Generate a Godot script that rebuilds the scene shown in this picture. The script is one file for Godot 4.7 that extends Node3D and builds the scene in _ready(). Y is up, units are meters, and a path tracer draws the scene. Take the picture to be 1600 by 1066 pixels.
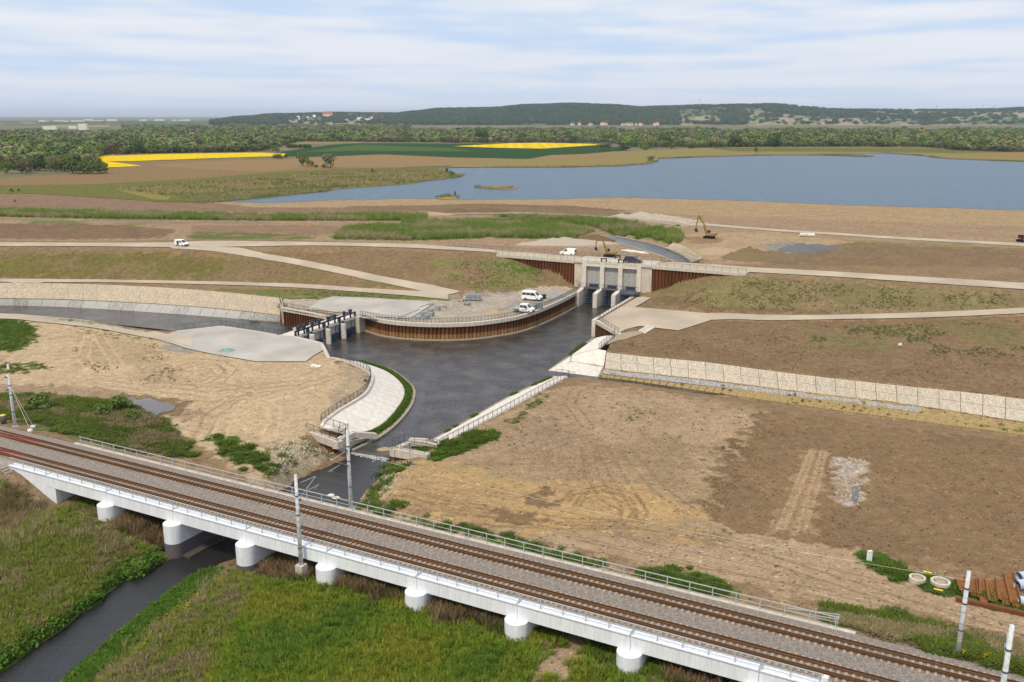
extends Node3D
# An aerial view over a flood-gate building site, a railway bridge in front and a lake behind. y is up, metres.

var M := {}
var used := {}
var rng := RandomNumberGenerator.new()
var tin_points := PackedVector3Array()
const GX0 := -420.0
const GZ0 := -600.0
const GNX := 841
const GNZ := 581
var hgrid := PackedFloat32Array()
var basin := PackedVector2Array()
var n_fine := FastNoiseLite.new()
var n_mid := FastNoiseLite.new()
var n_big := FastNoiseLite.new()
var n_streak := FastNoiseLite.new()

func P3(n: Array) -> Array:
	var out := []
	for i in range(0, n.size(), 3): out.append(Vector3(n[i], n[i + 1], n[i + 2]))
	return out

func P2(n: Array) -> Array:
	var out := []
	for i in range(0, n.size(), 2): out.append(Vector2(n[i], n[i + 1]))
	return out

# ---------------------------------------------------------------- naming and nodes

func numbered(called: String) -> String:
	if not used.has(called):
		used[called] = 0
		return called
	used[called] += 1
	return "%s_%03d" % [called, used[called]]

func tag(o: Node3D, label: String, category := "", group := "", kind := "") -> Node3D:
	if label: o.set_meta("label", label)
	if category: o.set_meta("category", category)
	if group: o.set_meta("group", group)
	if kind: o.set_meta("kind", kind)
	return o

func thing(called: String, label: String, category: String, at := Vector3.ZERO, turn := 0.0, group := "") -> Node3D:
	var o := Node3D.new()
	o.name = numbered(called)
	add_child(o, true)
	o.position = at
	o.rotation.y = turn
	return tag(o, label, category, group)

func part(parent: Node3D, called: String, mesh: Mesh, m: Material, xf := Transform3D()) -> MeshInstance3D:
	var o := MeshInstance3D.new()
	o.name = called
	o.mesh = mesh
	o.material_override = m
	o.transform = xf
	parent.add_child(o, true)
	return o

func single(called: String, mesh: Mesh, m: Material, label: String, category: String, group := "", at := Vector3.ZERO, turn := 0.0) -> MeshInstance3D:
	var o := part(self, numbered(called), mesh, m)
	o.position = at
	o.rotation.y = turn
	tag(o, label, category, group)
	return o

func struct(called: String, mesh: Mesh, m: Material) -> MeshInstance3D:
	var o := part(self, numbered(called), mesh, m)
	tag(o, "", "", "", "structure")
	return o

func copy(o: Node3D, called: String, label: String, at: Vector3, turn := 0.0, size := 1.0) -> Node3D:
	var c: Node3D = o.duplicate()
	c.name = numbered(called)
	add_child(c, true)
	c.position = at
	c.rotation.y = turn
	c.scale = Vector3.ONE * size
	c.set_meta("label", label)
	return c

# ---------------------------------------------------------------- mesh helpers

func begin(smooth := false) -> SurfaceTool:
	var st := SurfaceTool.new()
	st.begin(Mesh.PRIMITIVE_TRIANGLES)
	st.set_smooth_group(0 if smooth else -1)
	return st

func done(st: SurfaceTool) -> ArrayMesh:
	st.generate_normals()
	return st.commit()

func tri(st: SurfaceTool, a: Vector3, b: Vector3, c: Vector3) -> void:
	st.add_vertex(a)
	st.add_vertex(c)
	st.add_vertex(b)

func quad(st: SurfaceTool, a: Vector3, b: Vector3, c: Vector3, d: Vector3) -> void:
	tri(st, a, b, c)
	tri(st, a, c, d)

func hull8(st: SurfaceTool, p: Array) -> void:
	# p: bottom four counterclockwise from above, then the top four above them
	quad(st, p[3], p[2], p[1], p[0])
	quad(st, p[4], p[5], p[6], p[7])
	for i in 4:
		var j := (i + 1) % 4
		quad(st, p[i], p[j], p[4 + j], p[4 + i])

func box(st: SurfaceTool, c: Vector3, s: Vector3, b := Basis()) -> void:
	var p := []
	for y in [-0.5, 0.5]:
		for k in [[-0.5, 0.5], [0.5, 0.5], [0.5, -0.5], [-0.5, -0.5]]:
			p.append(c + b * Vector3(k[0] * s.x, y * s.y, k[1] * s.z))
	hull8(st, p)

func box_mesh(s: Vector3, c := Vector3.ZERO) -> ArrayMesh:
	var st := begin()
	box(st, c, s)
	return done(st)

func frame_of(a: Vector3, b: Vector3) -> Basis:
	var z := (b - a).normalized()
	var x := Vector3.UP.cross(z)
	if x.length() < 0.01: x = Vector3.RIGHT
	x = x.normalized()
	return Basis(x, z.cross(x), z)

func bar(st: SurfaceTool, a: Vector3, b: Vector3, w: float, h: float) -> void:
	box(st, (a + b) * 0.5, Vector3(w, h, a.distance_to(b)), frame_of(a, b))

func tube(st: SurfaceTool, a: Vector3, b: Vector3, r0: float, r1: float, n := 8, caps := true) -> void:
	var f := frame_of(a, b)
	for i in n:
		var u := TAU * i / n
		var v := TAU * (i + 1) / n
		var du := f.x * cos(u) + f.y * sin(u)
		var dv := f.x * cos(v) + f.y * sin(v)
		quad(st, a + du * r0, a + dv * r0, b + dv * r1, b + du * r1)
		if caps:
			tri(st, b, b + du * r1, b + dv * r1)
			tri(st, a, a + dv * r0, a + du * r0)

func prism(st: SurfaceTool, poly: PackedVector2Array, w: float, xf := Transform3D(), inset := 0.0) -> void:
	# an outline in x and y, drawn out to both sides of z; inset narrows the upper half towards the top
	var p := poly.duplicate()
	if Geometry2D.is_polygon_clockwise(p): p.reverse()
	var top := -1e9
	var low := 1e9
	for q in p:
		top = maxf(top, q.y)
		low = minf(low, q.y)
	var at := func(q: Vector2, s: float) -> Vector3:
		return xf * Vector3(q.x, q.y, s * (w * 0.5 - inset * clampf((q.y - low) / (top - low) * 2.0 - 0.9, 0, 1.1)))
	for i in p.size():
		var a: Vector2 = p[i]
		var b: Vector2 = p[(i + 1) % p.size()]
		quad(st, at.call(a, -1.0), at.call(a, 1.0), at.call(b, 1.0), at.call(b, -1.0))
	var t := Geometry2D.triangulate_polygon(p)
	for i in range(0, t.size(), 3):
		var a: Vector2 = p[t[i]]
		var b: Vector2 = p[t[i + 1]]
		var c: Vector2 = p[t[i + 2]]
		if (b - a).cross(c - a) < 0:
			var k := b
			b = c
			c = k
		tri(st, at.call(a, 1.0), at.call(b, 1.0), at.call(c, 1.0))
		tri(st, at.call(a, -1.0), at.call(c, -1.0), at.call(b, -1.0))

func resample(path: Array, n: int) -> Array:
	var l := [0.0]
	for i in range(1, path.size()):
		l.append(l[i - 1] + path[i - 1].distance_to(path[i]))
	var out := []
	var k := 0
	for i in n + 1:
		var s: float = l[-1] * i / n
		while k < path.size() - 2 and l[k + 1] < s: k += 1
		out.append(path[k].lerp(path[k + 1], clampf((s - l[k]) / maxf(l[k + 1] - l[k], 1e-6), 0, 1)))
	return out

func length_of(path: Array) -> float:
	var s := 0.0
	for i in range(1, path.size()): s += path[i - 1].distance_to(path[i])
	return s

func smooth_path(path: Array, n: int) -> Array:
	# Catmull-Rom through the points, then evenly spaced
	var out := []
	for i in path.size() - 1:
		var a = path[maxi(i - 1, 0)]
		var b = path[i]
		var c = path[i + 1]
		var d = path[mini(i + 2, path.size() - 1)]
		for k in 6: out.append(b.cubic_interpolate(c, a, d, k / 6.0))
	out.append(path[-1])
	return resample(out, n)

# ---------------------------------------------------------------- materials

func lin(r: float, g: float, b: float) -> Color:
	return Color(r, g, b).linear_to_srgb()

func noise(freq: float, octaves := 4, type := FastNoiseLite.TYPE_SIMPLEX_SMOOTH, sd := 1) -> FastNoiseLite:
	var n := FastNoiseLite.new()
	n.noise_type = type
	n.frequency = freq
	n.fractal_octaves = octaves
	n.seed = sd
	return n

func grain(size: int, n: FastNoiseLite, lo: float, hi: float, power := 1.0, n2: FastNoiseLite = null) -> ImageTexture:
	var im := n.get_seamless_image(size, size)
	im.convert(Image.FORMAT_L8)
	var d := im.get_data()
	var e := PackedByteArray()
	if n2:
		var im2 := n2.get_seamless_image(size, size)
		im2.convert(Image.FORMAT_L8)
		e = im2.get_data()
	for i in d.size():
		var v := d[i] / 255.0
		if n2: v = v * 0.55 + e[i] / 255.0 * 0.45
		d[i] = int(clampf(lerpf(lo, hi, pow(v, power)), 0, 1) * 255)
	return ImageTexture.create_from_image(Image.create_from_data(size, size, false, Image.FORMAT_L8, d))

func mat(color: Color, rough := 0.9, tex: Texture2D = null, tile := 1.0, metal := 0.0, bump: Texture2D = null, bump_cm := 1.0) -> StandardMaterial3D:
	var m := StandardMaterial3D.new()
	m.albedo_color = color
	m.roughness = rough
	m.metallic = metal
	if rough > 0.75: m.metallic_specular = 0.12
	if tex:
		m.albedo_texture = tex
		m.uv1_triplanar = true
		m.uv1_world_triplanar = true
		m.uv1_scale = Vector3.ONE / tile
	if bump:
		m.heightmap_enabled = true
		m.heightmap_texture = bump
		m.heightmap_scale = bump_cm
	return m

func make_materials() -> void:
	var soft := grain(256, noise(0.012, 5), 0.72, 1.0)
	var fine := grain(256, noise(0.06, 4), 0.7, 1.0)
	var coarse := grain(512, noise(0.02, 5, FastNoiseLite.TYPE_SIMPLEX_SMOOTH, 4), 0.6, 1.0, 1.0, noise(0.15, 2))
	var cells := noise(0.055, 1, FastNoiseLite.TYPE_CELLULAR, 7)
	cells.cellular_return_type = FastNoiseLite.RETURN_CELL_VALUE
	var cell_edge := noise(0.055, 1, FastNoiseLite.TYPE_CELLULAR, 7)
	cell_edge.cellular_return_type = FastNoiseLite.RETURN_DISTANCE2_SUB
	var stone_col := grain(512, cells, 0.55, 1.0)
	var stone_bump := grain(512, cell_edge, 0.0, 1.0, 0.5)
	var streaks := grain(256, noise(0.02, 4, FastNoiseLite.TYPE_VALUE, 3), 0.78, 1.0)
	var smooth := grain(256, noise(0.008, 5), 0.87, 1.0)
	M.soft = soft; M.fine = fine; M.coarse = coarse; M.stone_tex = stone_col; M.stone_bump = stone_bump
	M.concrete = mat(lin(0.60, 0.54, 0.45), 0.85, smooth, 3.0)
	for k in [M.concrete]: k.uv1_scale = Vector3(0.4, 0.12, 0.4)
	M.concrete_old = mat(lin(0.52, 0.45, 0.35), 0.88, coarse, 5.0)
	M.concrete_pale = mat(lin(0.72, 0.66, 0.565), 0.82, smooth, 4.0)
	M.concrete_grey = mat(lin(0.44, 0.43, 0.40), 0.9, smooth, 2.5)
	M.white_paint = mat(lin(0.90, 0.93, 0.97), 0.6, grain(256, noise(0.02, 4), 0.80, 1.0, 1.0, noise(0.09, 2)), 7.0)
	M.white_paint.uv1_scale = Vector3(0.45, 0.06, 0.45)
	M.galvanised = mat(lin(0.62, 0.66, 0.67), 0.55, fine, 1.0, 0.1)
	M.mast = mat(lin(0.78, 0.80, 0.82), 0.55, soft, 2.0)
	M.rail_rust = mat(lin(0.16, 0.078, 0.034), 0.8, fine, 0.6)
	M.rail_head = mat(lin(0.19, 0.095, 0.042), 0.7, fine, 0.6)
	M.red_paint = mat(lin(0.35, 0.06, 0.035), 0.6, fine, 0.6)
	M.sleeper = mat(lin(0.50, 0.42, 0.34), 0.9, fine, 1.0)
	M.sleeper_b = mat(lin(0.42, 0.36, 0.29), 0.9, fine, 1.0)
	M.navy = mat(lin(0.022, 0.032, 0.055), 0.5)
	M.navy_fence = mat(lin(0.05, 0.058, 0.075), 0.55)
	M.blue_gate = mat(lin(0.025, 0.055, 0.12), 0.45, soft, 2.0)
	M.grey_blue = mat(lin(0.10, 0.13, 0.17), 0.5)
	M.rust = mat(lin(0.20, 0.085, 0.036), 0.9, streaks, 2.0)
	M.rust_light = mat(lin(0.30, 0.135, 0.055), 0.9, streaks, 2.0)
	M.earth_heap = mat(lin(0.30, 0.215, 0.12), 0.97, coarse, 6.0)
	M.rust_dark = mat(lin(0.115, 0.05, 0.026), 0.9, streaks, 2.0)
	M.pile = mat(lin(1, 1, 1), 0.9, streaks, 1.6)
	M.pile.vertex_color_use_as_albedo = true
	M.stones = mat(lin(0.78, 0.65, 0.47), 0.95, stone_col, 3.0, 0.0, stone_bump, 8.0)
	M.stones_grey = mat(lin(0.58, 0.56, 0.52), 0.95, stone_col, 4.2, 0.0, stone_bump, 9.0)
	M.stones_b = mat(lin(0.73, 0.62, 0.46), 0.95, stone_col, 2.7, 0.0, stone_bump, 8.0)
	M.stones_pale = mat(lin(0.82, 0.72, 0.57), 0.95, stone_col, 2.6, 0.0, stone_bump, 6.0)
	M.stones_pale_b = mat(lin(0.79, 0.70, 0.56), 0.95, stone_col, 2.3, 0.0, stone_bump, 6.0)
	M.straw_mat = mat(lin(0.50, 0.37, 0.17), 0.97, stone_col, 2.0)
	M.concrete_white = mat(lin(0.76, 0.71, 0.63), 0.8, smooth, 3.0)
	M.concrete_white_b = mat(lin(0.735, 0.68, 0.595), 0.82, smooth, 3.5)
	M.concrete_buff = mat(lin(0.60, 0.49, 0.35), 0.85, coarse, 4.0)
	M.wet_concrete = mat(lin(0.14, 0.12, 0.095), 0.5, coarse, 3.0)
	M.ballast = mat(lin(0.60, 0.515, 0.44), 0.95, stone_col, 1.6, 0.0, stone_bump, 8.0)
	M.road = mat(lin(0.48, 0.405, 0.305), 0.95, smooth, 37.0)
	M.road_dusty = mat(lin(0.50, 0.41, 0.305), 0.95, coarse, 5.0)
	M.paving = mat(lin(0.46, 0.43, 0.385), 0.9, smooth, 29.0)
	M.sand = mat(lin(0.58, 0.44, 0.28), 0.97, coarse, 3.0, 0.0, coarse, 6.0)
	M.sand_pale = mat(lin(0.62, 0.54, 0.43), 0.97, coarse, 3.0, 0.0, coarse, 6.0)
	M.earth = mat(lin(0.24, 0.165, 0.095), 0.97, coarse, 3.0, 0.0, coarse, 6.0)
	M.gravel_grey = mat(lin(0.22, 0.22, 0.23), 0.97, coarse, 3.0)
	M.rubber = mat(lin(0.018, 0.018, 0.018), 0.85)
	M.black = mat(lin(0.015, 0.015, 0.017), 0.6)
	M.glass_dark = mat(lin(0.02, 0.025, 0.03), 0.08)
	M.chrome = mat(lin(0.5, 0.5, 0.5), 0.3, null, 1.0, 0.8)
	M.car_white = mat(lin(0.82, 0.83, 0.82), 0.3)
	M.car_white.clearcoat_enabled = true
	M.car_plum = mat(lin(0.035, 0.012, 0.02), 0.25)
	M.car_plum.clearcoat_enabled = true
	M.lamp_red = mat(lin(0.4, 0.02, 0.02), 0.3)
	M.lamp_clear = mat(lin(0.7, 0.7, 0.7), 0.2)
	M.digger = mat(lin(0.42, 0.24, 0.045), 0.5, soft, 2.0)
	M.orange = mat(lin(0.62, 0.14, 0.05), 0.6, soft, 1.0)
	M.yellow = mat(lin(0.75, 0.55, 0.05), 0.6)
	M.teal = mat(lin(0.26, 0.44, 0.40), 0.7, soft, 1.0)
	M.pipe_blue = mat(lin(0.42, 0.50, 0.60), 0.4)
	M.wood = mat(lin(0.24, 0.16, 0.09), 0.9, fine, 1.0)
	M.wire = mat(lin(0.08, 0.07, 0.06), 0.6)
	M.wire_pale = mat(lin(0.55, 0.54, 0.5), 0.5)
	M.foam = mat(lin(0.85, 0.86, 0.84), 0.8, fine, 1.2)
	M.clay = mat(lin(0.50, 0.455, 0.40), 0.7, coarse, 3.0)
	M.brick_red = mat(lin(0.42, 0.13, 0.08), 0.9)
	M.plaster = mat(lin(0.72, 0.69, 0.62), 0.9)
	M.roof_grey = mat(lin(0.2, 0.19, 0.18), 0.9)
	M.leaf = mat(lin(1, 1, 1), 0.95)
	M.leaf.vertex_color_use_as_albedo = true
	M.blade = mat(lin(1, 1, 1), 0.95)
	M.blade.vertex_color_use_as_albedo = true
	M.blade.backlight_enabled = true
	M.blade.backlight = Color(1, 1, 1)
	M.leaf.backlight_enabled = true
	M.leaf.backlight = Color(0.4, 0.4, 0.4)
	M.paint_skin = mat(lin(1, 1, 1), 0.8)
	M.paint_skin.vertex_color_use_as_albedo = true
	M.dull = mat(lin(1, 1, 1), 0.97)
	M.dull.vertex_color_use_as_albedo = true
	M.bark = mat(lin(0.13, 0.10, 0.075), 0.95)

func water_mat(col: Color, rough: float, tile: float, strength: float, freq := 0.03, stretch := Vector3.ONE) -> StandardMaterial3D:
	var m := StandardMaterial3D.new()
	m.albedo_color = col
	m.roughness = rough
	m.metallic_specular = 0.5
	var im := noise(freq, 4, FastNoiseLite.TYPE_SIMPLEX_SMOOTH, 12).get_seamless_image(256, 256)
	im.convert(Image.FORMAT_RGBA8)
	im.bump_map_to_normal_map(strength)
	m.normal_enabled = true
	m.normal_texture = ImageTexture.create_from_image(im)
	m.uv1_triplanar = true
	m.uv1_world_triplanar = true
	m.uv1_scale = stretch / tile
	return m

# ---------------------------------------------------------------- the lie of the land

func tin(line: Array) -> void:
	tin_points.append(line[0])
	for i in range(1, line.size()):
		var a: Vector3 = line[i - 1]
		var b: Vector3 = line[i]
		var n := maxi(1, ceili(Vector2(b.x - a.x, b.z - a.z).length() / 7.0))
		for k in range(1, n + 1): tin_points.append(a.lerp(b, float(k) / n))

# Bowyer-Watson in double precision: the three corners of each triangle, one after another
func triangulate(p: PackedVector3Array) -> PackedInt32Array:
	var n := p.size()
	var px := PackedFloat64Array()
	var py := PackedFloat64Array()
	for q in p:
		px.append(q.x + rng.randf_range(-1, 1) * 2e-3)
		py.append(q.z + rng.randf_range(-1, 1) * 2e-3)
	for k in [[-12000.0, -6000.0], [12000.0, -6000.0], [0.0, 12000.0]]:
		px.append(k[0])
		py.append(k[1])
	var t := [[n, n + 1, n + 2, 0.0, 0.0, 1e12]]
	for i in n:
		var x := px[i]
		var y := py[i]
		var edges := {}
		var k := 0
		while k < t.size():
			var q: Array = t[k]
			var dx: float = q[3] - x
			var dy: float = q[4] - y
			if dx * dx + dy * dy < q[5]:
				for e in [[q[0], q[1]], [q[1], q[2]], [q[2], q[0]]]:
					var key := Vector2i(mini(e[0], e[1]), maxi(e[0], e[1]))
					edges[key] = edges.get(key, 0) + 1
				t[k] = t[-1]
				t.pop_back()
			else: k += 1
		for e in edges:
			if edges[e] != 1: continue
			var ax := px[e.x] - x
			var ay := py[e.x] - y
			var bx := px[e.y] - x
			var by := py[e.y] - y
			var d := 2.0 * (ax * by - ay * bx)
			if absf(d) < 1e-12: continue
			var la := ax * ax + ay * ay
			var lb := bx * bx + by * by
			var ux := (by * la - ay * lb) / d
			var uy := (ax * lb - bx * la) / d
			t.append([e.x, e.y, i, x + ux, y + uy, ux * ux + uy * uy])
	var out := PackedInt32Array()
	for q in t:
		if q[0] < n and q[1] < n and q[2] < n: out.append_array(PackedInt32Array([q[0], q[1], q[2]]))
	return out

func build_heights() -> void:
	var seen := {}
	var p3 := PackedVector3Array()
	for q in tin_points:
		var key := Vector2i(roundi(q.x / 0.4), roundi(q.z / 0.4))
		if seen.has(key): continue
		seen[key] = true
		p3.append(q)
	var t := triangulate(p3)
	hgrid.resize(GNX * GNZ)
	for k in range(0, t.size(), 3):
		var a := p3[t[k]]
		var b := p3[t[k + 1]]
		var c := p3[t[k + 2]]
		var i0 := maxi(0, ceili(minf(a.x, minf(b.x, c.x)) - GX0))
		var i1 := mini(GNX - 1, floori(maxf(a.x, maxf(b.x, c.x)) - GX0))
		var j0 := maxi(0, ceili(minf(a.z, minf(b.z, c.z)) - GZ0))
		var j1 := mini(GNZ - 1, floori(maxf(a.z, maxf(b.z, c.z)) - GZ0))
		var d := (b.z - c.z) * (a.x - c.x) + (c.x - b.x) * (a.z - c.z)
		if absf(d) < 0.01: continue
		var lo := minf(a.y, minf(b.y, c.y))
		var hi := maxf(a.y, maxf(b.y, c.y))
		for j in range(j0, j1 + 1):
			var z := GZ0 + j
			for i in range(i0, i1 + 1):
				var x := GX0 + i
				var u := ((b.z - c.z) * (x - c.x) + (c.x - b.x) * (z - c.z)) / d
				var v := ((c.z - a.z) * (x - c.x) + (a.x - c.x) * (z - c.z)) / d
				if u >= -1e-4 and v >= -1e-4 and u + v <= 1.0001:
					hgrid[j * GNX + i] = clampf(u * a.y + v * b.y + (1 - u - v) * c.y, lo, hi)

func ground(x: float, z: float) -> float:
	var fx := x - GX0
	var fz := z - GZ0
	if fx < 0 or fz < 0 or fx >= GNX - 1 or fz >= GNZ - 1: return 0.0
	var i := int(fx)
	var j := int(fz)
	var u := fx - i
	var v := fz - j
	var k := j * GNX + i
	return lerpf(lerpf(hgrid[k], hgrid[k + 1], u), lerpf(hgrid[k + GNX], hgrid[k + GNX + 1], u), v)

func on(x: float, z: float, lift := 0.0) -> Vector3:
	return Vector3(x, ground(x, z) + lift, z)

# ---------------------------------------------------------------- the colour of the land

class Canvas:
	var x0: float
	var z0: float
	var res: float
	var w: int
	var h: int
	var px := PackedVector3Array()
	var strokes := []
	var dots := 0
	func _init(a: float, b: float, r: float, ww: int, hh: int) -> void:
		x0 = a; z0 = b; res = r; w = ww; h = hh
		px.resize(w * h)

func fill(cv: Canvas, a: Vector3, b: Vector3) -> void:
	for j in cv.h:
		var z := cv.z0 + j * cv.res
		for i in cv.w:
			var x := cv.x0 + i * cv.res
			cv.px[j * cv.w + i] = a.lerp(b, clampf(0.5 + n_mid.get_noise_2d(x, z) * 0.9, 0, 1)) * (1.0 + n_fine.get_noise_2d(x, z) * 0.25)

# o: warp (metres the edge wanders), a (strength), patch (0 solid .. 1 rare), pn (noise that places the patches), mix (second colour)
func paint(cv: Canvas, poly: Array, col: Vector3, o := {}) -> void:
	var p := PackedVector2Array()
	for q in poly: p.append(Vector2(q.x, q.z) if q is Vector3 else q)
	var warp: float = o.get("warp", 1.0)
	var alpha: float = o.get("a", 1.0)
	var patch: float = o.get("patch", -1.0)
	var pn: FastNoiseLite = o.get("pn", n_mid)
	var other: Vector3 = o.get("mix", col * 0.85)
	var lo := p[0]
	var hi := p[0]
	for q in p:
		lo = lo.min(q)
		hi = hi.max(q)
	var i0 := maxi(0, int((lo.x - warp - cv.x0) / cv.res))
	var i1 := mini(cv.w - 1, int((hi.x + warp - cv.x0) / cv.res) + 1)
	var j0 := maxi(0, int((lo.y - warp - cv.z0) / cv.res))
	var j1 := mini(cv.h - 1, int((hi.y + warp - cv.z0) / cv.res) + 1)
	for j in range(j0, j1 + 1):
		var z := cv.z0 + j * cv.res
		for i in range(i0, i1 + 1):
			var x := cv.x0 + i * cv.res
			var q := Vector2(x, z)
			if warp > 0: q += Vector2(n_fine.get_noise_2d(x * 0.7, z * 0.7), n_fine.get_noise_2d(x * 0.7 + 71, z * 0.7 - 33)) * warp * 2.0
			if not Geometry2D.is_point_in_polygon(q, p): continue
			var a := alpha
			if patch >= 0: a *= smoothstep(patch - 0.1, patch + 0.1, pn.get_noise_2d(x + 13, z - 7) * 0.7 + 0.5)
			if a <= 0.003: continue
			var c := col.lerp(other, clampf(0.5 + n_mid.get_noise_2d(x * 1.7 - 50, z * 1.7), 0, 1)) * (1.0 + n_fine.get_noise_2d(x * 1.3, z * 1.3) * 0.22)
			var k := j * cv.w + i
			cv.px[k] = cv.px[k].lerp(c, a)

func stroke(cv: Canvas, path: Array, width: float, col: Vector3, alpha := 0.5) -> void:
	cv.strokes.append([path, width, col, alpha])

func tracks(cv: Canvas, path: Array, col: Vector3, alpha := 0.35, gauge := 2.0, width := 0.4) -> void:
	for s in [-0.5, 0.5]:
		var q := []
		for i in path.size():
			var d: Vector3 = path[mini(i + 1, path.size() - 1)] - path[maxi(i - 1, 0)]
			q.append(path[i] + Vector3(-d.z, 0, d.x).normalized() * gauge * s)
		stroke(cv, q, width, col, alpha)

func to_texture(cv: Canvas, up: int) -> ImageTexture:
	var lut := PackedByteArray()
	lut.resize(4097)
	for i in 4097: lut[i] = int(clampf(Color(i / 4096.0, 0, 0).linear_to_srgb().r * 255.0 + 0.5, 0, 255))
	var d := PackedByteArray()
	d.resize(cv.w * cv.h * 3)
	for i in cv.px.size():
		var c := cv.px[i]
		d[i * 3] = lut[int(clampf(c.x, 0, 1) * 4096)]
		d[i * 3 + 1] = lut[int(clampf(c.y, 0, 1) * 4096)]
		d[i * 3 + 2] = lut[int(clampf(c.z, 0, 1) * 4096)]
	var im := Image.create_from_data(cv.w, cv.h, false, Image.FORMAT_RGB8, d)
	im.resize(cv.w * up, cv.h * up, Image.INTERPOLATE_CUBIC)
	var f := up / cv.res
	for s in cv.strokes:
		var n := maxi(2, int(length_of(s[0]) * f * 0.8))
		var c := Color(s[2].x, s[2].y, s[2].z).linear_to_srgb()
		var r := maxi(0, int(s[1] * f * 0.5))
		var path: Array = resample(s[0], n)
		for q in path:
			var a: float = s[3] * clampf(0.75 + n_fine.get_noise_2d(q.x * 2.5, q.z * 2.5) * 1.4, 0, 1) / (1.0 + r * 0.8)
			for dj in range(-r, r + 1):
				for di in range(-r, r + 1):
					if di * di + dj * dj > r * r + 1: continue
					var i := int((q.x - cv.x0) * f + up * 0.5) + di
					var j := int((q.z - cv.z0) * f + up * 0.5) + dj
					if i < 0 or j < 0 or i >= cv.w * up or j >= cv.h * up: continue
					im.set_pixel(i, j, im.get_pixel(i, j).lerp(c, a))
	# clods, pebbles and stains of a pixel or two
	for k in cv.dots:
		var i := rng.randi() % (cv.w * up - 2)
		var j := rng.randi() % (cv.h * up - 2)
		var t := rng.randf_range(0.62, 1.28)
		var wide := rng.randi() % 3
		for m in wide + 1:
			var c := im.get_pixel(i + m % 2, j + m / 2)
			im.set_pixel(i + m % 2, j + m / 2, Color(c.r * t, c.g * t, c.b * t))
	return ImageTexture.create_from_image(im)

# ---------------------------------------------------------------- land, sheets and ribbons

func land(called: String, x0: float, z0: float, x1: float, z1: float, step: float, rough: float, cv: Canvas, up: int, keep: Callable, cut := PackedVector2Array(), drop := 0.0) -> void:
	var nx := roundi((x1 - x0) / step)
	var nz := roundi((z1 - z0) / step)
	var vs := PackedVector3Array()
	var uv := PackedVector2Array()
	var uv2 := PackedVector2Array()
	var inside := PackedByteArray()
	inside.resize((nx + 1) * (nz + 1))
	var lo := Vector2(1e9, 1e9)
	var hi := -lo
	for q in cut:
		lo = lo.min(q)
		hi = hi.max(q)
	var size := Vector2(cv.w * cv.res, cv.h * cv.res)
	for j in nz + 1:
		for i in nx + 1:
			var x := x0 + i * step
			var z := z0 + j * step
			vs.append(Vector3(x, height(x, z, rough) - drop, z))
			uv.append(Vector2(x - cv.x0 + cv.res * 0.5, z - cv.z0 + cv.res * 0.5) / size)
			uv2.append(Vector2(x, z) / 6.0)
			if x > lo.x and x < hi.x and z > lo.y and z < hi.y:
				inside[j * (nx + 1) + i] = 1 if Geometry2D.is_point_in_polygon(Vector2(x, z), cut) else 0
	var idx := PackedInt32Array()
	for j in nz:
		for i in nx:
			var k := j * (nx + 1) + i
			if not keep.call(vs[k].x, vs[k].z): continue
			var n := inside[k] + inside[k + 1] + inside[k + nx + 1] + inside[k + nx + 2]
			if n == 4: continue
			if n == 0:
				idx.append_array(PackedInt32Array([k, k + 1, k + nx + 2, k, k + nx + 2, k + nx + 1]))
				continue
			var cell := PackedVector2Array()
			for m in [k, k + 1, k + nx + 2, k + nx + 1]: cell.append(Vector2(vs[m].x, vs[m].z))
			for piece in Geometry2D.clip_polygons(cell, cut):
				if piece.size() < 3: continue
				var t := Geometry2D.triangulate_polygon(piece)
				var base := vs.size()
				for q in piece:
					vs.append(Vector3(q.x, ground(q.x, q.y) - drop, q.y))
					uv.append((q - Vector2(cv.x0, cv.z0) + Vector2.ONE * cv.res * 0.5) / size)
					uv2.append(q / 6.0)
				for m in range(0, t.size(), 3):
					var a: Vector2 = piece[t[m]]
					var b: Vector2 = piece[t[m + 1]]
					var c: Vector2 = piece[t[m + 2]]
					var flip: bool = (b - a).cross(c - a) < 0
					idx.append_array(PackedInt32Array([base + t[m], base + t[m + (2 if flip else 1)], base + t[m + (1 if flip else 2)]]))
	var nr := PackedVector3Array()
	nr.resize(vs.size())
	for k in range(0, idx.size(), 3):
		var fn := (vs[idx[k + 2]] - vs[idx[k]]).cross(vs[idx[k + 1]] - vs[idx[k]])
		for m in 3: nr[idx[k + m]] += fn
	for k in nr.size(): nr[k] = nr[k].normalized() if nr[k].length() > 1e-9 else Vector3.UP
	var ar := []
	ar.resize(Mesh.ARRAY_MAX)
	ar[Mesh.ARRAY_VERTEX] = vs
	ar[Mesh.ARRAY_NORMAL] = nr
	ar[Mesh.ARRAY_TEX_UV] = uv
	ar[Mesh.ARRAY_TEX_UV2] = uv2
	ar[Mesh.ARRAY_INDEX] = idx
	var me := ArrayMesh.new()
	me.add_surface_from_arrays(Mesh.PRIMITIVE_TRIANGLES, ar)
	var m := StandardMaterial3D.new()
	m.albedo_texture = to_texture(cv, up)
	m.roughness = 0.97
	m.metallic_specular = 0.12
	m.detail_enabled = true
	m.detail_blend_mode = BaseMaterial3D.BLEND_MODE_MUL
	m.detail_albedo = M.ground_grain
	m.detail_uv_layer = BaseMaterial3D.DETAIL_UV_2
	struct(called, me, m)

func height(x: float, z: float, rough: float) -> float:
	return ground(x, z) + rough * (n_fine.get_noise_2d(x, z) + 0.5 * n_fine.get_noise_2d(x * 3.1, z * 3.1))

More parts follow.
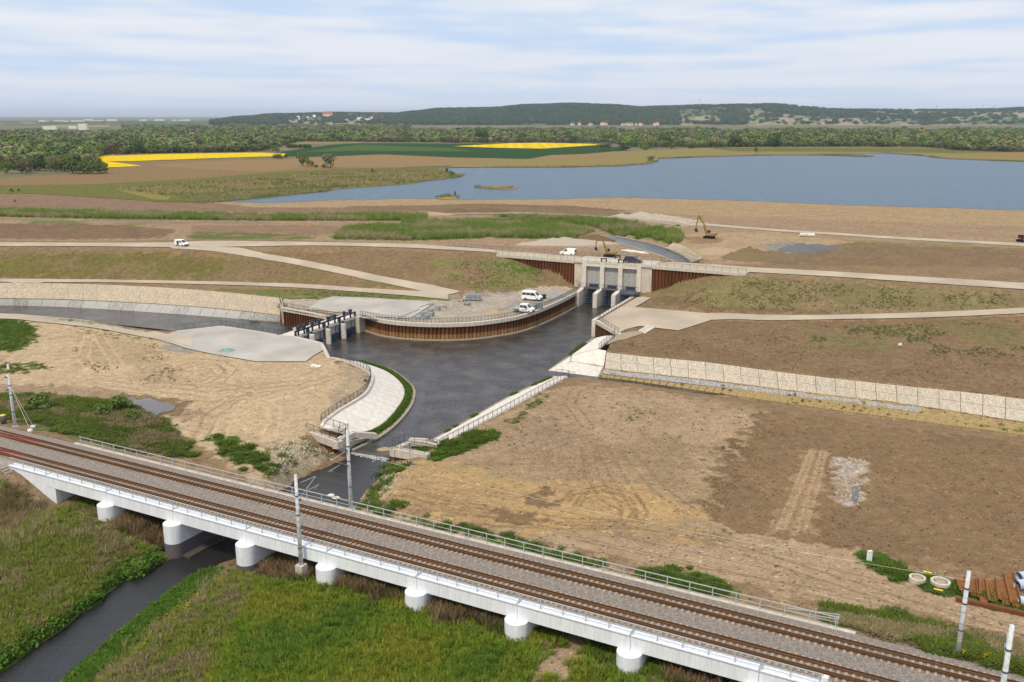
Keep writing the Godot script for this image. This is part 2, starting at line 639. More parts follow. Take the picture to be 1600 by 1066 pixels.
# a strip of ground between two lines, laid on the land
func ribbon(called: String, a: Array, b: Array, m: Material, lift: float, n: int, cross: int, kind := "structure") -> MeshInstance3D:
	var pa := smooth_path(a, n)
	var pb := smooth_path(b, n)
	var st := begin(true)
	var at := func(i: int, j: int) -> Vector3:
		var q: Vector3 = pa[i].lerp(pb[i], float(j) / cross)
		var w := 0.25 * n_fine.get_noise_2d(q.x * 1.5, q.z * 1.5)
		if j == 0 or j == cross:
			q += (pb[i] - pa[i]).normalized() * w * (1.0 if lift < 0.2 else 0.0)
		return on(q.x, q.z, lift + w * 0.1)
	for i in n:
		for j in cross:
			quad(st, at.call(i, j), at.call(i, j + 1), at.call(i + 1, j + 1), at.call(i + 1, j))
	var me := fix_up(done(st))
	var o := part(self, numbered(called), me, m)
	tag(o, "", "", "", kind)
	return o

func fix_up(me: ArrayMesh) -> ArrayMesh:
	# turns a sheet whose faces look down
	var ar := me.surface_get_arrays(0)
	var nr: PackedVector3Array = ar[Mesh.ARRAY_NORMAL]
	var s := 0.0
	for q in nr: s += q.y
	if s >= 0: return me
	for k in nr.size(): nr[k] = -nr[k]
	ar[Mesh.ARRAY_NORMAL] = nr
	if ar[Mesh.ARRAY_INDEX] != null:
		var ix: PackedInt32Array = ar[Mesh.ARRAY_INDEX]
		for k in range(0, ix.size(), 3):
			var t := ix[k + 1]
			ix[k + 1] = ix[k + 2]
			ix[k + 2] = t
		ar[Mesh.ARRAY_INDEX] = ix
	else:
		var v: PackedVector3Array = ar[Mesh.ARRAY_VERTEX]
		for k in range(0, v.size(), 3):
			var t := v[k + 1]
			v[k + 1] = v[k + 2]
			v[k + 2] = t
			var u := nr[k + 1]
			nr[k + 1] = nr[k + 2]
			nr[k + 2] = u
		ar[Mesh.ARRAY_VERTEX] = v
		ar[Mesh.ARRAY_NORMAL] = nr
	var out := ArrayMesh.new()
	out.add_surface_from_arrays(Mesh.PRIMITIVE_TRIANGLES, ar)
	return out

# a flat or draped polygon; y given, or NAN to lie on the land
func sheet(poly: Array, y: float, lift := 0.0, step := 0.0) -> ArrayMesh:
	var p := PackedVector2Array()
	for q in poly: p.append(Vector2(q.x, q.z) if q is Vector3 else q)
	var st := begin(true)
	var pieces := [p]
	if step > 0:
		pieces = []
		var lo := p[0]
		var hi := p[0]
		for q in p:
			lo = lo.min(q)
			hi = hi.max(q)
		for j in ceili((hi.y - lo.y) / step):
			for i in ceili((hi.x - lo.x) / step):
				var c := lo + Vector2(i, j) * step
				pieces.append_array(Geometry2D.intersect_polygons(p, PackedVector2Array([c, c + Vector2(step, 0), c + Vector2(step, step), c + Vector2(0, step)])))
	for q in pieces:
		if q.size() < 3: continue
		var t := Geometry2D.triangulate_polygon(q)
		for k in range(0, t.size(), 3):
			var v := []
			for m in 3:
				var c: Vector2 = q[t[k + m]]
				v.append(Vector3(c.x, (ground(c.x, c.y) if is_nan(y) else y) + lift, c.y))
			if (v[1] - v[0]).cross(v[2] - v[0]).y > 0: tri(st, v[0], v[1], v[2])
			else: tri(st, v[0], v[2], v[1])
	return done(st)

# ---------------------------------------------------------------- the scene

func _ready() -> void:
	rng.seed = 20210515
	setup_noise()
	make_materials()
	# camera
	var cam := Camera3D.new()
	cam.name = "camera"
	cam.fov = 41.683
	cam.near = 0.5
	cam.far = 40000.0
	cam.position = Vector3(0, 50, 0)
	cam.rotation_degrees = Vector3(-14.153, 0, 0)
	add_child(cam)
	cam.current = true
	# sky, haze and exposure
	var we := WorldEnvironment.new()
	we.name = "world_environment"
	var env := Environment.new()
	env.background_mode = Environment.BG_SKY
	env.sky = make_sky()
	env.tonemap_mode = Environment.TONE_MAPPER_LINEAR
	env.tonemap_exposure = 1.36
	env.fog_enabled = true
	env.fog_density = 0.000046
	env.fog_light_color = Color(0.84, 0.90, 0.98)
	env.sdfgi_enabled = true
	env.ssao_enabled = true
	env.ssil_enabled = true
	we.environment = env
	add_child(we)
	# the sun behind thin cloud
	var sun := DirectionalLight3D.new()
	sun.name = "sun"
	sun.light_energy = 0.72
	sun.light_color = Color(1.0, 0.93, 0.82)
	sun.light_angular_distance = 10.0
	sun.shadow_enabled = true
	sun.rotation_degrees = Vector3(-56, -28, 0)
	add_child(sun)
	# the land and what is laid on it
	build_land()
	build_water()
	build_roads()
	build_far_fields()
	build_hills()
	# large structures
	build_railway()
	build_gate()
	build_sluice()
	build_walls()
	build_slopes()
	# objects
	build_masts()
	build_fences()
	build_vehicles()
	build_site_things()
	# plants
	build_trees()
	build_plants()
	build_village()

func setup_noise() -> void:
	n_fine = noise(0.35, 3, FastNoiseLite.TYPE_SIMPLEX_SMOOTH, 5)
	n_mid = noise(0.045, 4, FastNoiseLite.TYPE_SIMPLEX_SMOOTH, 8)
	n_big = noise(0.008, 3, FastNoiseLite.TYPE_SIMPLEX_SMOOTH, 11)

func make_sky() -> Sky:
	var w := 2048
	var h := 1024
	var im := Image.create(w, h, false, Image.FORMAT_RGBF)
	var cloud := noise(1.0, 5, FastNoiseLite.TYPE_SIMPLEX_SMOOTH, 21)
	var wisp := noise(1.0, 4, FastNoiseLite.TYPE_SIMPLEX_SMOOTH, 37)
	im.fill_rect(Rect2i(0, h / 2, w, h / 2), Color(0.40, 0.38, 0.35))
	for j in h / 2:
		var el := (0.5 - (j + 0.5) / h) * PI
		var y := sin(el)
		var r := cos(el)
		var yy := log(y + 0.04) * 4.6
		var blue := Vector3(0.41, 0.53, 0.70).lerp(Vector3(0.30, 0.46, 0.74), smoothstep(0.1, 0.9, y))
		for i in w:
			var az := TAU * (i + 0.5) / w
			var dx := cos(az) * r
			var dz := sin(az) * r
			var v := cloud.get_noise_3d(dx * 2.3 + yy * 0.35, yy, dz * 2.3) * 0.5 + 0.5
			v += wisp.get_noise_3d(dx * 7.0 - yy * 1.4, yy * 2.8, dz * 7.0 + 9.0) * 0.26
			var t := smoothstep(0.26, 0.62, v)
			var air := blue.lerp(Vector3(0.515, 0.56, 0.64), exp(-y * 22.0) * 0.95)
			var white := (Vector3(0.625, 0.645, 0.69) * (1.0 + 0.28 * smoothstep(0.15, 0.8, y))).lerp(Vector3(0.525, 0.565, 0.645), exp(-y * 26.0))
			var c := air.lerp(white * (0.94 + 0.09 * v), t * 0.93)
			im.set_pixel(i, j, Color(c.x, c.y, c.z))
	var pm := PanoramaSkyMaterial.new()
	pm.panorama = ImageTexture.create_from_image(im)
	var s := Sky.new()
	s.sky_material = pm
	return s

const SAND := Vector3(0.66, 0.495, 0.305)
const TAN := Vector3(0.50, 0.365, 0.215)
const SOIL := Vector3(0.335, 0.23, 0.128)
const DARK := Vector3(0.25, 0.166, 0.09)
const OLIVE := Vector3(0.25, 0.205, 0.08)
const GREEN := Vector3(0.12, 0.165, 0.035)
const LUSH := Vector3(0.085, 0.15, 0.022)
const DRY := Vector3(0.34, 0.27, 0.14)

func build_land() -> void:
	tin(P3([-3.4,10.4,-264,1,10.4,-261.5,5.4,10.4,-258.9,9.9,10.4,-256.4,14.3,10.4,-253.9,18.7,10.4,-251.4]))
	tin(P3([-2,9.7,-261.3,2.4,8.7,-258.8,9,6.9,-255,14.6,4.9,-251.8,17.9,3.3,-249.9]))
	tin(P3([-2.7,9.5,-260.2,1.8,8.5,-257.6,8.4,6.8,-253.9,13.9,4.8,-250.7,17.2,3.2,-248.8]))
	tin(P3([-3.1,9.4,-259.4,1.3,8.4,-256.9,8,6.6,-253.1,13.5,4.6,-250,16.8,3,-248.1]))
	tin(P3([39,10.4,-242,43.6,10.4,-239.8,48.1,10.4,-237.5,52.6,10.4,-235.2,57.1,10.4,-232.9,61.6,10.4,-230.6]))
	tin(P3([38.3,3.2,-240.6,42.8,5,-238.3,48.4,7.4,-235.4,54.1,9.1,-232.5,59.7,9.9,-229.7]))
	tin(P3([37.7,3.1,-239.4,42.2,4.8,-237.1,47.8,7.2,-234.3,53.5,9,-231.4,59.1,9.8,-228.5]))
	tin(P3([37.3,2.9,-238.7,41.8,4.7,-236.4,47.5,7.1,-233.5,53.1,8.8,-230.6,58.7,9.6,-227.8]))
	tin(P3([-189.4,10.4,-274.9,-158.6,10.4,-276.3,-128.2,10.4,-274.9,-103.6,10.4,-272.1,-89.9,10.4,-272.1,-75.3,10.4,-276.3,-55.2,10.4,-274.9,-35.2,10.4,-272.1,-19.3,10.4,-268.2,-10.4,10.4,-264.3]))
	tin(P3([-200,10.4,-290.9,-166.7,10.4,-290.9,-134.7,10.4,-289.3,-113.1,10.4,-292.4,-97.3,10.4,-295.5,-80,10.4,-294,-58,10.4,-289.3,-36.8,10.4,-284.8,-20,10.4,-279.1,-4.9,10.4,-270.8,7.6,10.4,-264.3,18.2,10.4,-258]))
	tin(P3([-200,-0,-314.9,-166.7,-0,-314.9,-134.7,-0,-313.3,-113.1,-0,-316.4,-97.3,-0,-319.5,-80,-0,-318,-58,-0,-313.3,-36.8,-0,-308.8,-20,-0,-303.1,-4.9,-0,-294.8,7.6,-0,-288.3]))
	tin(P3([61.4,10.4,-228.3,65.6,10.4,-226.8,80.4,10.4,-222.2,100.6,10.4,-213.4,119.2,10.4,-205.2,141.8,10.4,-194.8]))
	tin(P3([39.4,10.4,-250.9,52.8,10.4,-244.2,62.9,10.4,-238.8,83.7,10.4,-231.7,104.9,10.4,-223.1,125.2,10.4,-215.9,149,10.4,-205.2]))
	tin(P3([53.5,-0,-265.3,66.9,-0,-258.8,87.7,-0,-251.7,108.9,-0,-243.1,129.2,-0,-235.9,153,-0,-225.2]))
	tin(P3([-177.5,4.1,-255.4,-148.2,4,-256,-110.4,3.8,-254,-73.1,3.4,-252.1,-42.9,3,-246.4,-19.1,2.8,-238.2,-10.4,2.7,-238.7,-1.8,2.7,-241.4,8.7,2.7,-239.6,17.4,2.7,-247]))
	tin(P3([-174.1,4.1,-250.3,-145.4,4,-250.8,-117.8,3.8,-249.9,-88.3,3.4,-243.4,-61.8,3,-234.6]))
	tin(P3([-171.9,-1.8,-245.5,-143.3,-1.8,-245.5,-124.1,-1.8,-243,-104.3,-1.8,-237.9,-85,-1.8,-232.4,-59.3,-1.8,-224.8]))
	tin(P3([-175.4,-3.5,-250.3,-145.7,-3.5,-249.4,-114.9,-3.5,-241.8,-91.1,-3.5,-230.1]))
	tin(P3([-166.9,-1.6,-238.1,-138.2,-1.6,-236.4,-126.2,-1.6,-233.2,-107.4,-1.6,-225.6,-95.4,-1.6,-218.4,-88.4,-1.6,-215,-83,-1.6,-213]))
	tin(P3([-154.9,1.5,-220.7,-128,1.6,-218.8,-116.6,1.7,-215.4,-98.9,1.9,-207.6,-87.5,2.1,-200.2,-79.6,2.3,-195,-75.5,2.6,-195.6]))
	tin(P3([-75.6,2.6,-196,-67.5,2.6,-202.4,-58,2.6,-197.3,-51.1,2.6,-193,-47.4,2.6,-191.8,-40.5,2.6,-186.1,-36.6,2.6,-174.1]))
	tin(P3([-73.1,2.6,-184.1,-61.7,2.5,-177.6,-40.5,2.5,-170.6,-36.4,2.6,-173.3]))
	tin(P3([-60.7,2.8,-231.5,-57.7,2.6,-223.9,-50.9,2.6,-217.7,-44.4,2.6,-217,-38.7,2.6,-214,-36,2.6,-210.5,-30.4,2.6,-207.7,-22.5,2.6,-204.7,-14.9,2.6,-203.7,-7.5,2.6,-205.7,0,2.6,-210.5,8.1,2.6,-220.7,17.4,2.6,-239.9]))
	tin(P3([-40.4,2.6,-231.2,-24.8,2.6,-227.1,-13.5,2.6,-231.2]))
	tin(P3([-124.5,1.7,-212.6,-109.1,1.8,-206.7,-96.1,2,-201.5]))
	tin(P3([-112,2,-158.1,-94.5,1.9,-158.4,-82.3,1.9,-162.6,-68.5,1.9,-158.4,-52.9,2.1,-157.7,-42.1,2.2,-161.5,-33.6,2.3,-161.2]))
	tin(P3([-97.7,2.2,-151.9,-88.6,2.2,-151.9,-69,1.9,-148.5,-58.8,1.5,-142.1,-51.8,1.2,-133,-46.37,1,-124.28,-40.77,0.8,-118.41,-35.44,0.6,-115.47]))
	tin(P3([-54.1,1.7,-144.2,-41.6,1.6,-137.9,-35.5,2,-143.3]))
	tin(P3([-36.6,2.5,-174.1,-32.9,2.4,-172.1,-28.1,2.3,-166,-26.7,2.2,-162.2,-26.1,2.2,-157,-26.3,2.1,-151.4,-27.6,2.1,-146.6,-29.3,2,-142.3,-30.7,1.9,-136.8,-32.5,1.8,-133.7]))
	tin(P3([-30.9,-1.1,-182.2,-26.1,-1.1,-177.3,-22.7,-1.1,-170.9,-20.4,-1.1,-163.7,-20.2,-1.1,-155.8,-21.6,-1.1,-145.6,-23.5,-0.9,-141.2]))
	tin(P3([-31.3,-1.3,-184.4,-26,-1.3,-179.5,-22.6,-1.3,-173.4,-19.8,-1.3,-166.5,-19,-1.3,-161.7,-19,-1.3,-154.6,-20.4,-1.3,-145.5,-22.3,-1.3,-139.2,-25.6,-1.3,-132.8]))
	tin(P3([-32.01,1.3,-129.91,-35.45,1.3,-129.91,-38.79,1.1,-127.69,-46.4,1.2,-130.2]))
	tin(P3([-25.9,-2.2,-134.3,-27.4,-1.9,-132.3,-29.08,-1.8,-129.25,-30.33,-1.7,-124.68,-32.07,-1.65,-121.2,-33.09,-1.65,-118.22]))
	tin(P3([-27.4,-0.3,-130.5,-29.13,-0.5,-128.88,-30.62,-0.5,-123.74,-32.34,-0.6,-119.89]))
	tin(P3([-34.33,0.5,-117.97,-32.31,0.7,-124.78,-29.27,0.8,-128.48]))
	tin(P3([-18.7,-1.6,-130.3,-18.84,-1.6,-127.2,-18.75,-1.6,-123.7,-19.54,-1.6,-121.31,-20.67,-1.6,-116.77,-21.22,-1.6,-112.53]))
	tin(P3([-15.1,0.4,-123.76,-15.37,0.5,-119.61,-16.05,0.4,-114.83,-16.94,0.3,-109.79]))
	tin(P3([-13.83,1.4,-112.51,-15.06,0.5,-108.35,-9.11,1,-119.11]))
	tin(P3([17.9,1.1,-186.6,20,1.2,-184.6,23.1,1.5,-196.5,24,2,-195.7]))
	tin(P3([9.1,-1.3,-174.3,0,-1.3,-162.3,-8.1,-1.3,-147.2,-13.1,-1.3,-137.7,-15.4,-1.3,-135.1]))
	tin(P3([11,0.1,-168.6,8.9,0.1,-166,0,0.1,-150,-6.3,0.1,-139.7,-11.8,0.1,-130.6]))
	tin(P3([-12.51,0.2,-124.26,-9.63,0.3,-126.57,-4.1,0.4,-135.3]))
	tin(P3([10.4,0.2,-164,18.3,0.2,-164,24.1,0.2,-161.5,45,0.2,-149.7,63.7,0.2,-140.7,80.2,0.2,-132.3,95.46,0.2,-125.27]))
	tin(P3([10.2,-1.6,-175.8,17.4,-1.6,-173,25.3,-1.6,-169.9,47.2,-1.6,-157.4,66.8,-1.6,-147.7,84.3,-1.6,-139.1,100.2,-1.6,-131.7]))
	tin(P3([17.3,-1.4,-173.7,25.4,-1.4,-170.4,47.4,-1.4,-158.1,67,-1.4,-148.2,84.6,-1.4,-139.7,100.4,-1.4,-132]))
	tin(P3([18.6,-0.3,-175.5,31.7,-0.3,-170.4,42.1,-0.3,-166.1,48.6,-0.3,-162.7,59.1,-0.3,-157.9,72.8,-0.3,-151.6,86.3,-0.3,-143,102.1,-0.3,-134.8]))
	tin(P3([19.9,1.7,-181.7,26.2,2.1,-177.1,38.2,2.3,-172,49.2,2.4,-165.6,59.7,2.4,-160.4,69.8,2.4,-156,79.5,2.4,-152.1,88.5,2.4,-147.6,104.9,2.4,-139.4]))
	tin(P3([19.5,-0.5,-203.3,12.9,-1,-189.1,7.6,-1.5,-178.7]))
	tin(P3([19.1,-0.9,-180,12.6,-1.2,-185.1]))
	tin(P3([33.8,2.6,-237.2,19.9,2.6,-207.7,24,2.3,-195.6,29.4,2.6,-200.6,37.4,2.7,-195.8,47.2,2.8,-207.7,53,3.3,-206.9,73.1,4.8,-199.6,92.4,6.3,-194.2,111.8,8,-191.1,137.5,10,-188.4]))
	tin(P3([38.2,2.6,-240.8,37.6,2.6,-234.6,30.8,2.7,-222.1,48.7,2.8,-214.8,54.2,3.3,-211.8,74.8,4.8,-204.7,95.1,6.3,-200.2,115.1,8,-197.2,142.2,10,-195.3]))
	tin(P3([27.9,1.9,-189.6,40.3,2.4,-182.2,64.4,3.2,-174,96.9,4.2,-163.3,117.5,5,-158.3]))
	tin(P3([-10,0.4,-132.3,0,0.3,-141.6,11.2,0.2,-148.6,21.4,0.3,-141.6,40.9,0.4,-135.2,56.84,0.4,-124.26,73.22,0.3,-119.62]))
	tin(P3([-15.71,0.3,-106.83,-13.45,1.5,-109.14,-6.59,1.3,-106.6,0,1,-109.25,2.48,0.4,-106.61]))
	tin(P3([8.8,0.5,-114.6,27.29,0.6,-118.9,41.93,0.4,-108.57,60.95,0.5,-97.53]))
	tin(P3([17.6,3,-249.7,18.8,2.9,-249.1,19.8,2.7,-248.7]))
	tin(P3([35.4,2.7,-241.5,36.7,2.8,-240.9,38.1,3.2,-240.3]))
	tin(P3([18.5,10.3,-251.7,20.8,10.3,-250.6,36.4,10.3,-243.5,39,10.3,-242.3]))
	tin(P3([16.6,3,-247.6,18.8,2.6,-246.6]))
	tin(P3([34.5,2.6,-239.4,37,2.9,-238]))
	tin(P3([19.1,-0.8,-207.4,21.2,0.1,-201.4,23.5,1.3,-195.5]))
	tin(P3([20.7,2.6,-208,22.8,2.4,-202,24.9,2.2,-195.9]))
	tin(P3([-18.1,0.4,-106.24,-9.67,0.5,-100.77,3.66,0.6,-93.9,17,0.9,-87.03,30.79,1.4,-81.05,44.58,2,-75.07,66.81,2.4,-63.62]))
	tin(P3([-20.39,0.2,-101.79,-11.5,0.3,-97.21,1.83,0.4,-90.34,14.98,0.8,-83.12,24.67,2.2,-77.9,30.89,3.6,-74.7,41.61,3.9,-69.29,63.83,3.9,-57.85,99.39,3.9,-39.53]))
	tin(P3([-131.9,3.9,-158.3,-100.8,3.9,-142.3,-83,3.9,-133.1,-69.56,3.9,-126.44,-61.65,3.6,-122.14,-53.29,1.6,-118.73,-42.62,0.8,-113.24,-33.73,0.4,-108.66]))
	tin(P3([-127.9,2.6,-166.1,-96.7,2.6,-150.1,-79.4,2.9,-140.1,-66.5,2.6,-132.3,-54.55,1.5,-125.01]))
	tin(P3([-66.55,3.6,-112.63,-63.6,3.7,-116.17,-61.54,3.7,-120.17]))
	tin(P3([-61.02,0.3,-108.09,-56.49,0.1,-112.51,-50.65,0.3,-115.12]))
	tin(P3([27.02,3.8,-65,30.2,3.8,-68.98,31.14,3.8,-73]))
	tin(P3([21.66,0.2,-65.51,24.41,0.2,-70.84,24.46,0.6,-75.31]))
	tin(P3([-10.26,-0.1,-88.7,3.07,-0.1,-81.83,14.63,-0.2,-75.88]))
	tin(P3([-137.2,3.7,-147.9,-101.68,3.7,-129.6,-83.9,3.7,-120.44,-71.55,3.6,-113.85,-67.24,3,-111.3]))
	tin(P3([-142.5,-0.3,-137.7,-106.03,-0.2,-121.15,-87.34,-0.2,-113.77,-73.98,-0.2,-109.14,-64.17,-0.2,-106.34]))
	tin(P3([28.11,3.8,-62.75,58.34,3.8,-47.18,93.9,3.8,-28.86]))
	tin(P3([23.38,0,-60.12,27.32,-0.2,-52.47,53.07,-0.2,-36.95,88.63,-0.2,-18.64]))
	tin(P3([-160.82,-0.4,-102.13,-120.69,-0.4,-92.7,-71.66,-0.4,-78.7,35.03,-0.3,-23.75,70.32,-0.3,16.92]))
	tin(P3([-56.37,0.9,-104.01,-52.81,0.8,-102.18]))
	tin(P3([-46.59,0.1,-98.97,-44.81,-0.3,-98.06]))
	tin(P3([-24.37,0.8,-87.53,-11.92,1,-81.12,-1.25,1,-75.62,8.53,1,-70.58,16.53,1,-66.46]))
	tin(P3([-20.53,0.7,-90.61,-9.4,0.9,-86,3.04,0.6,-79.59,13.71,0.8,-74.1]))
	tin(P3([-23.79,0.4,-79.92,-14.44,0.6,-76.23,-3.31,0.6,-71.62,6.92,0.5,-67.47]))
	tin(P3([-50.93,-1.62,-72.48,-48.78,-1.62,-75.03,-47.58,-1.62,-79.81,-46.29,-1.62,-85.27,-44,-1.62,-92.86,-41.71,-1.62,-96.48,-41.6,-1.62,-99.03,-40.68,-1.62,-101.7]))
	tin(P3([-42.79,-1.62,-72.2,-42.47,-1.62,-74.33,-41.17,-1.62,-80.6,-39.46,-1.62,-86.94,-37.4,-1.62,-93.29,-35.16,-1.62,-96.16,-33.54,-1.62,-98.06,-33.33,-1.62,-98.38]))
	tin(P3([-47.75,-2.6,-73.71,-46.49,-2.6,-76.1,-45.22,-2.6,-81.73,-43.69,-2.6,-87.74,-41.47,-2.6,-94.84,-39.17,-2.6,-98.15,-38.28,-2.6,-100.41,-37.71,-2.6,-101.94,-28.56,-2.8,-124.13,-23.76,-2.8,-129.63]))
	tin(P3([-40.68,-1.62,-101.7,-33.09,-1.65,-118.22]))
	tin(P3([-33.33,-1.62,-98.38,-21.22,-1.6,-112.53]))
	tin(P3([-51.57,-0.7,-73.79,-49.68,-0.7,-76.88,-48.12,-0.7,-81.11,-45.56,-0.7,-88.41,-42.87,-0.6,-93.96,-41.39,-0.5,-97.52]))
	tin(P3([-40.37,-1.2,-71.33,-38.82,-1.2,-77.21,-37.31,-1.2,-84.33,-35.13,-1.1,-91.06,-31.89,-1,-94.7]))
	tin(P3([-37.36,-0.5,-69,-35.27,-0.4,-76.63,-33.47,-0.3,-83.96,-29.41,0.1,-88.51]))
	tin(P3([-420,0,-330,-250,0,-330]))
	tin(P3([-420,0,-440,0,0,-440,420,0,-440]))
	tin(P3([-420,0,-600,420,0,-600]))
	tin(P3([420,0,-330,420,0,-200]))
	tin(P3([250,2,-120,250,2,-40]))
	tin(P3([-250,1,-40,-250,1.5,-200]))
	tin(P3([0,-0.3,-30]))
	tin(P3([-420,4,-260,-420,1,-120,-420,0,-30]))
	tin(P3([420,1,-30,420,1,-120]))
	tin(P3([61.1,-0.6,-319.2,58.4,-0.6,-331.3,54.2,-0.6,-346,48.6,-0.6,-356.6,43.7,-0.6,-369.7,42.3,-0.6,-381.7]))
	tin(P3([62.8,-0.6,-313.4,63.4,-0.6,-331.3,60.6,-0.6,-344.3,56.6,-0.6,-362.1,50.8,-0.6,-373.6,46.1,-0.6,-383.8]))
	tin(P3([63.7,-2,-325,62.6,-2,-340.4,59,-2,-354.7,54.1,-2,-369.3,48.6,-2,-381.9,45.5,-2,-393.3]))
	tin(P3([53.3,0.3,-320.8,49.1,0.3,-334.9,43.6,0.3,-345,38.7,0.3,-357.5,37.3,0.3,-368.9]))
	tin(P3([65.6,0.6,-328.1,62.9,0.6,-341.2,59.2,0.6,-359,53.6,0.6,-370.7,49,0.6,-380.9]))
	tin(P3([67.9,1.2,-325.7,75,1.5,-316,86.6,1,-335.1]))
	build_heights()
	M.ground_grain = grain(512, noise(0.03, 5, FastNoiseLite.TYPE_SIMPLEX_SMOOTH, 9), 0.62, 1.0, 1.0, noise(0.28, 2, FastNoiseLite.TYPE_SIMPLEX_SMOOTH, 10))
	for q in P2([-40.5,-186.1,-36.7,-174.6,-31.3,-184.4,-26,-179.5,-22.6,-173.4,-19.8,-166.5,-19,-161.7,-19,-154.6,-20.4,-145.5,-22.3,-139.2,-25.7,-133.4,-19,-130.9,-15.3,-134.8,-13.1,-137.7,-8.1,-147.2,0,-162.3,9.1,-174.3,13,-174.3,17.3,-173.1,19.2,-179,20.1,-184.2,23.3,-197.1,21.9,-205.7,19.9,-207.7,33.4,-237.3,35.2,-241.2,37.9,-240,41.1,-246.9,20.7,-256.3,17.5,-249.3,19.7,-248.3,17.3,-243,17.8,-242.6,13.6,-233.7,8.1,-222.7,3.9,-215.9,0,-211.2,-3.8,-208.4,-7.6,-206.3,-15,-204.3,-22.5,-205,-30.5,-208,-36,-210.5,-36.8,-212.2,-41.5,-214.5,-44.8,-211.9,-58.2,-221.5,-59.1,-224.1,-81.1,-221.2,-82.8,-213.3,-75.8,-197,-67.5,-202.4,-58,-197.3,-51.1,-193,-51.6,-193.2,-48,-191.5]):
		basin.append(q)
	var cv := Canvas.new(-170, -300, 0.5, 682, 512)
	paint_near(cv)
	cv.dots = 220000
	var frustum := func(x: float, z: float) -> bool: return absf(x) < 0.60 * absf(z) + 42.0
	land("ground", -170, -300, 170, -44, 0.8, 0.07, cv, 3, frustum, basin)
	var far := Canvas.new(-420, -600, 1.0, 840, 304)
	paint_mid(far)
	far.dots = 40000
	land("far_ground", -420, -600, 420, -296, 3.2, 0.12, far, 2, func(_x, _z): return true, PackedVector2Array(), 0.03)
	# the plain beyond, to the horizon and to the sides
	var plain := mat(lin(0.24, 0.22, 0.115), 0.97, M.coarse, 900.0)
	for k in [[-24000, -26000, 24000, -598, -0.2], [-24000, -598, -418, 400, -0.6], [418, -598, 24000, 400, -0.6], [-418, -46, 418, 400, -0.9], [-418, -300, -168, -46, -0.6], [168, -300, 418, -46, -0.6]]:
		var st := begin(true)
		quad(st, Vector3(k[0], k[4], k[3]), Vector3(k[2], k[4], k[3]), Vector3(k[2], k[4], k[1]), Vector3(k[0], k[4], k[1]))
		struct("plain", done(st), plain)

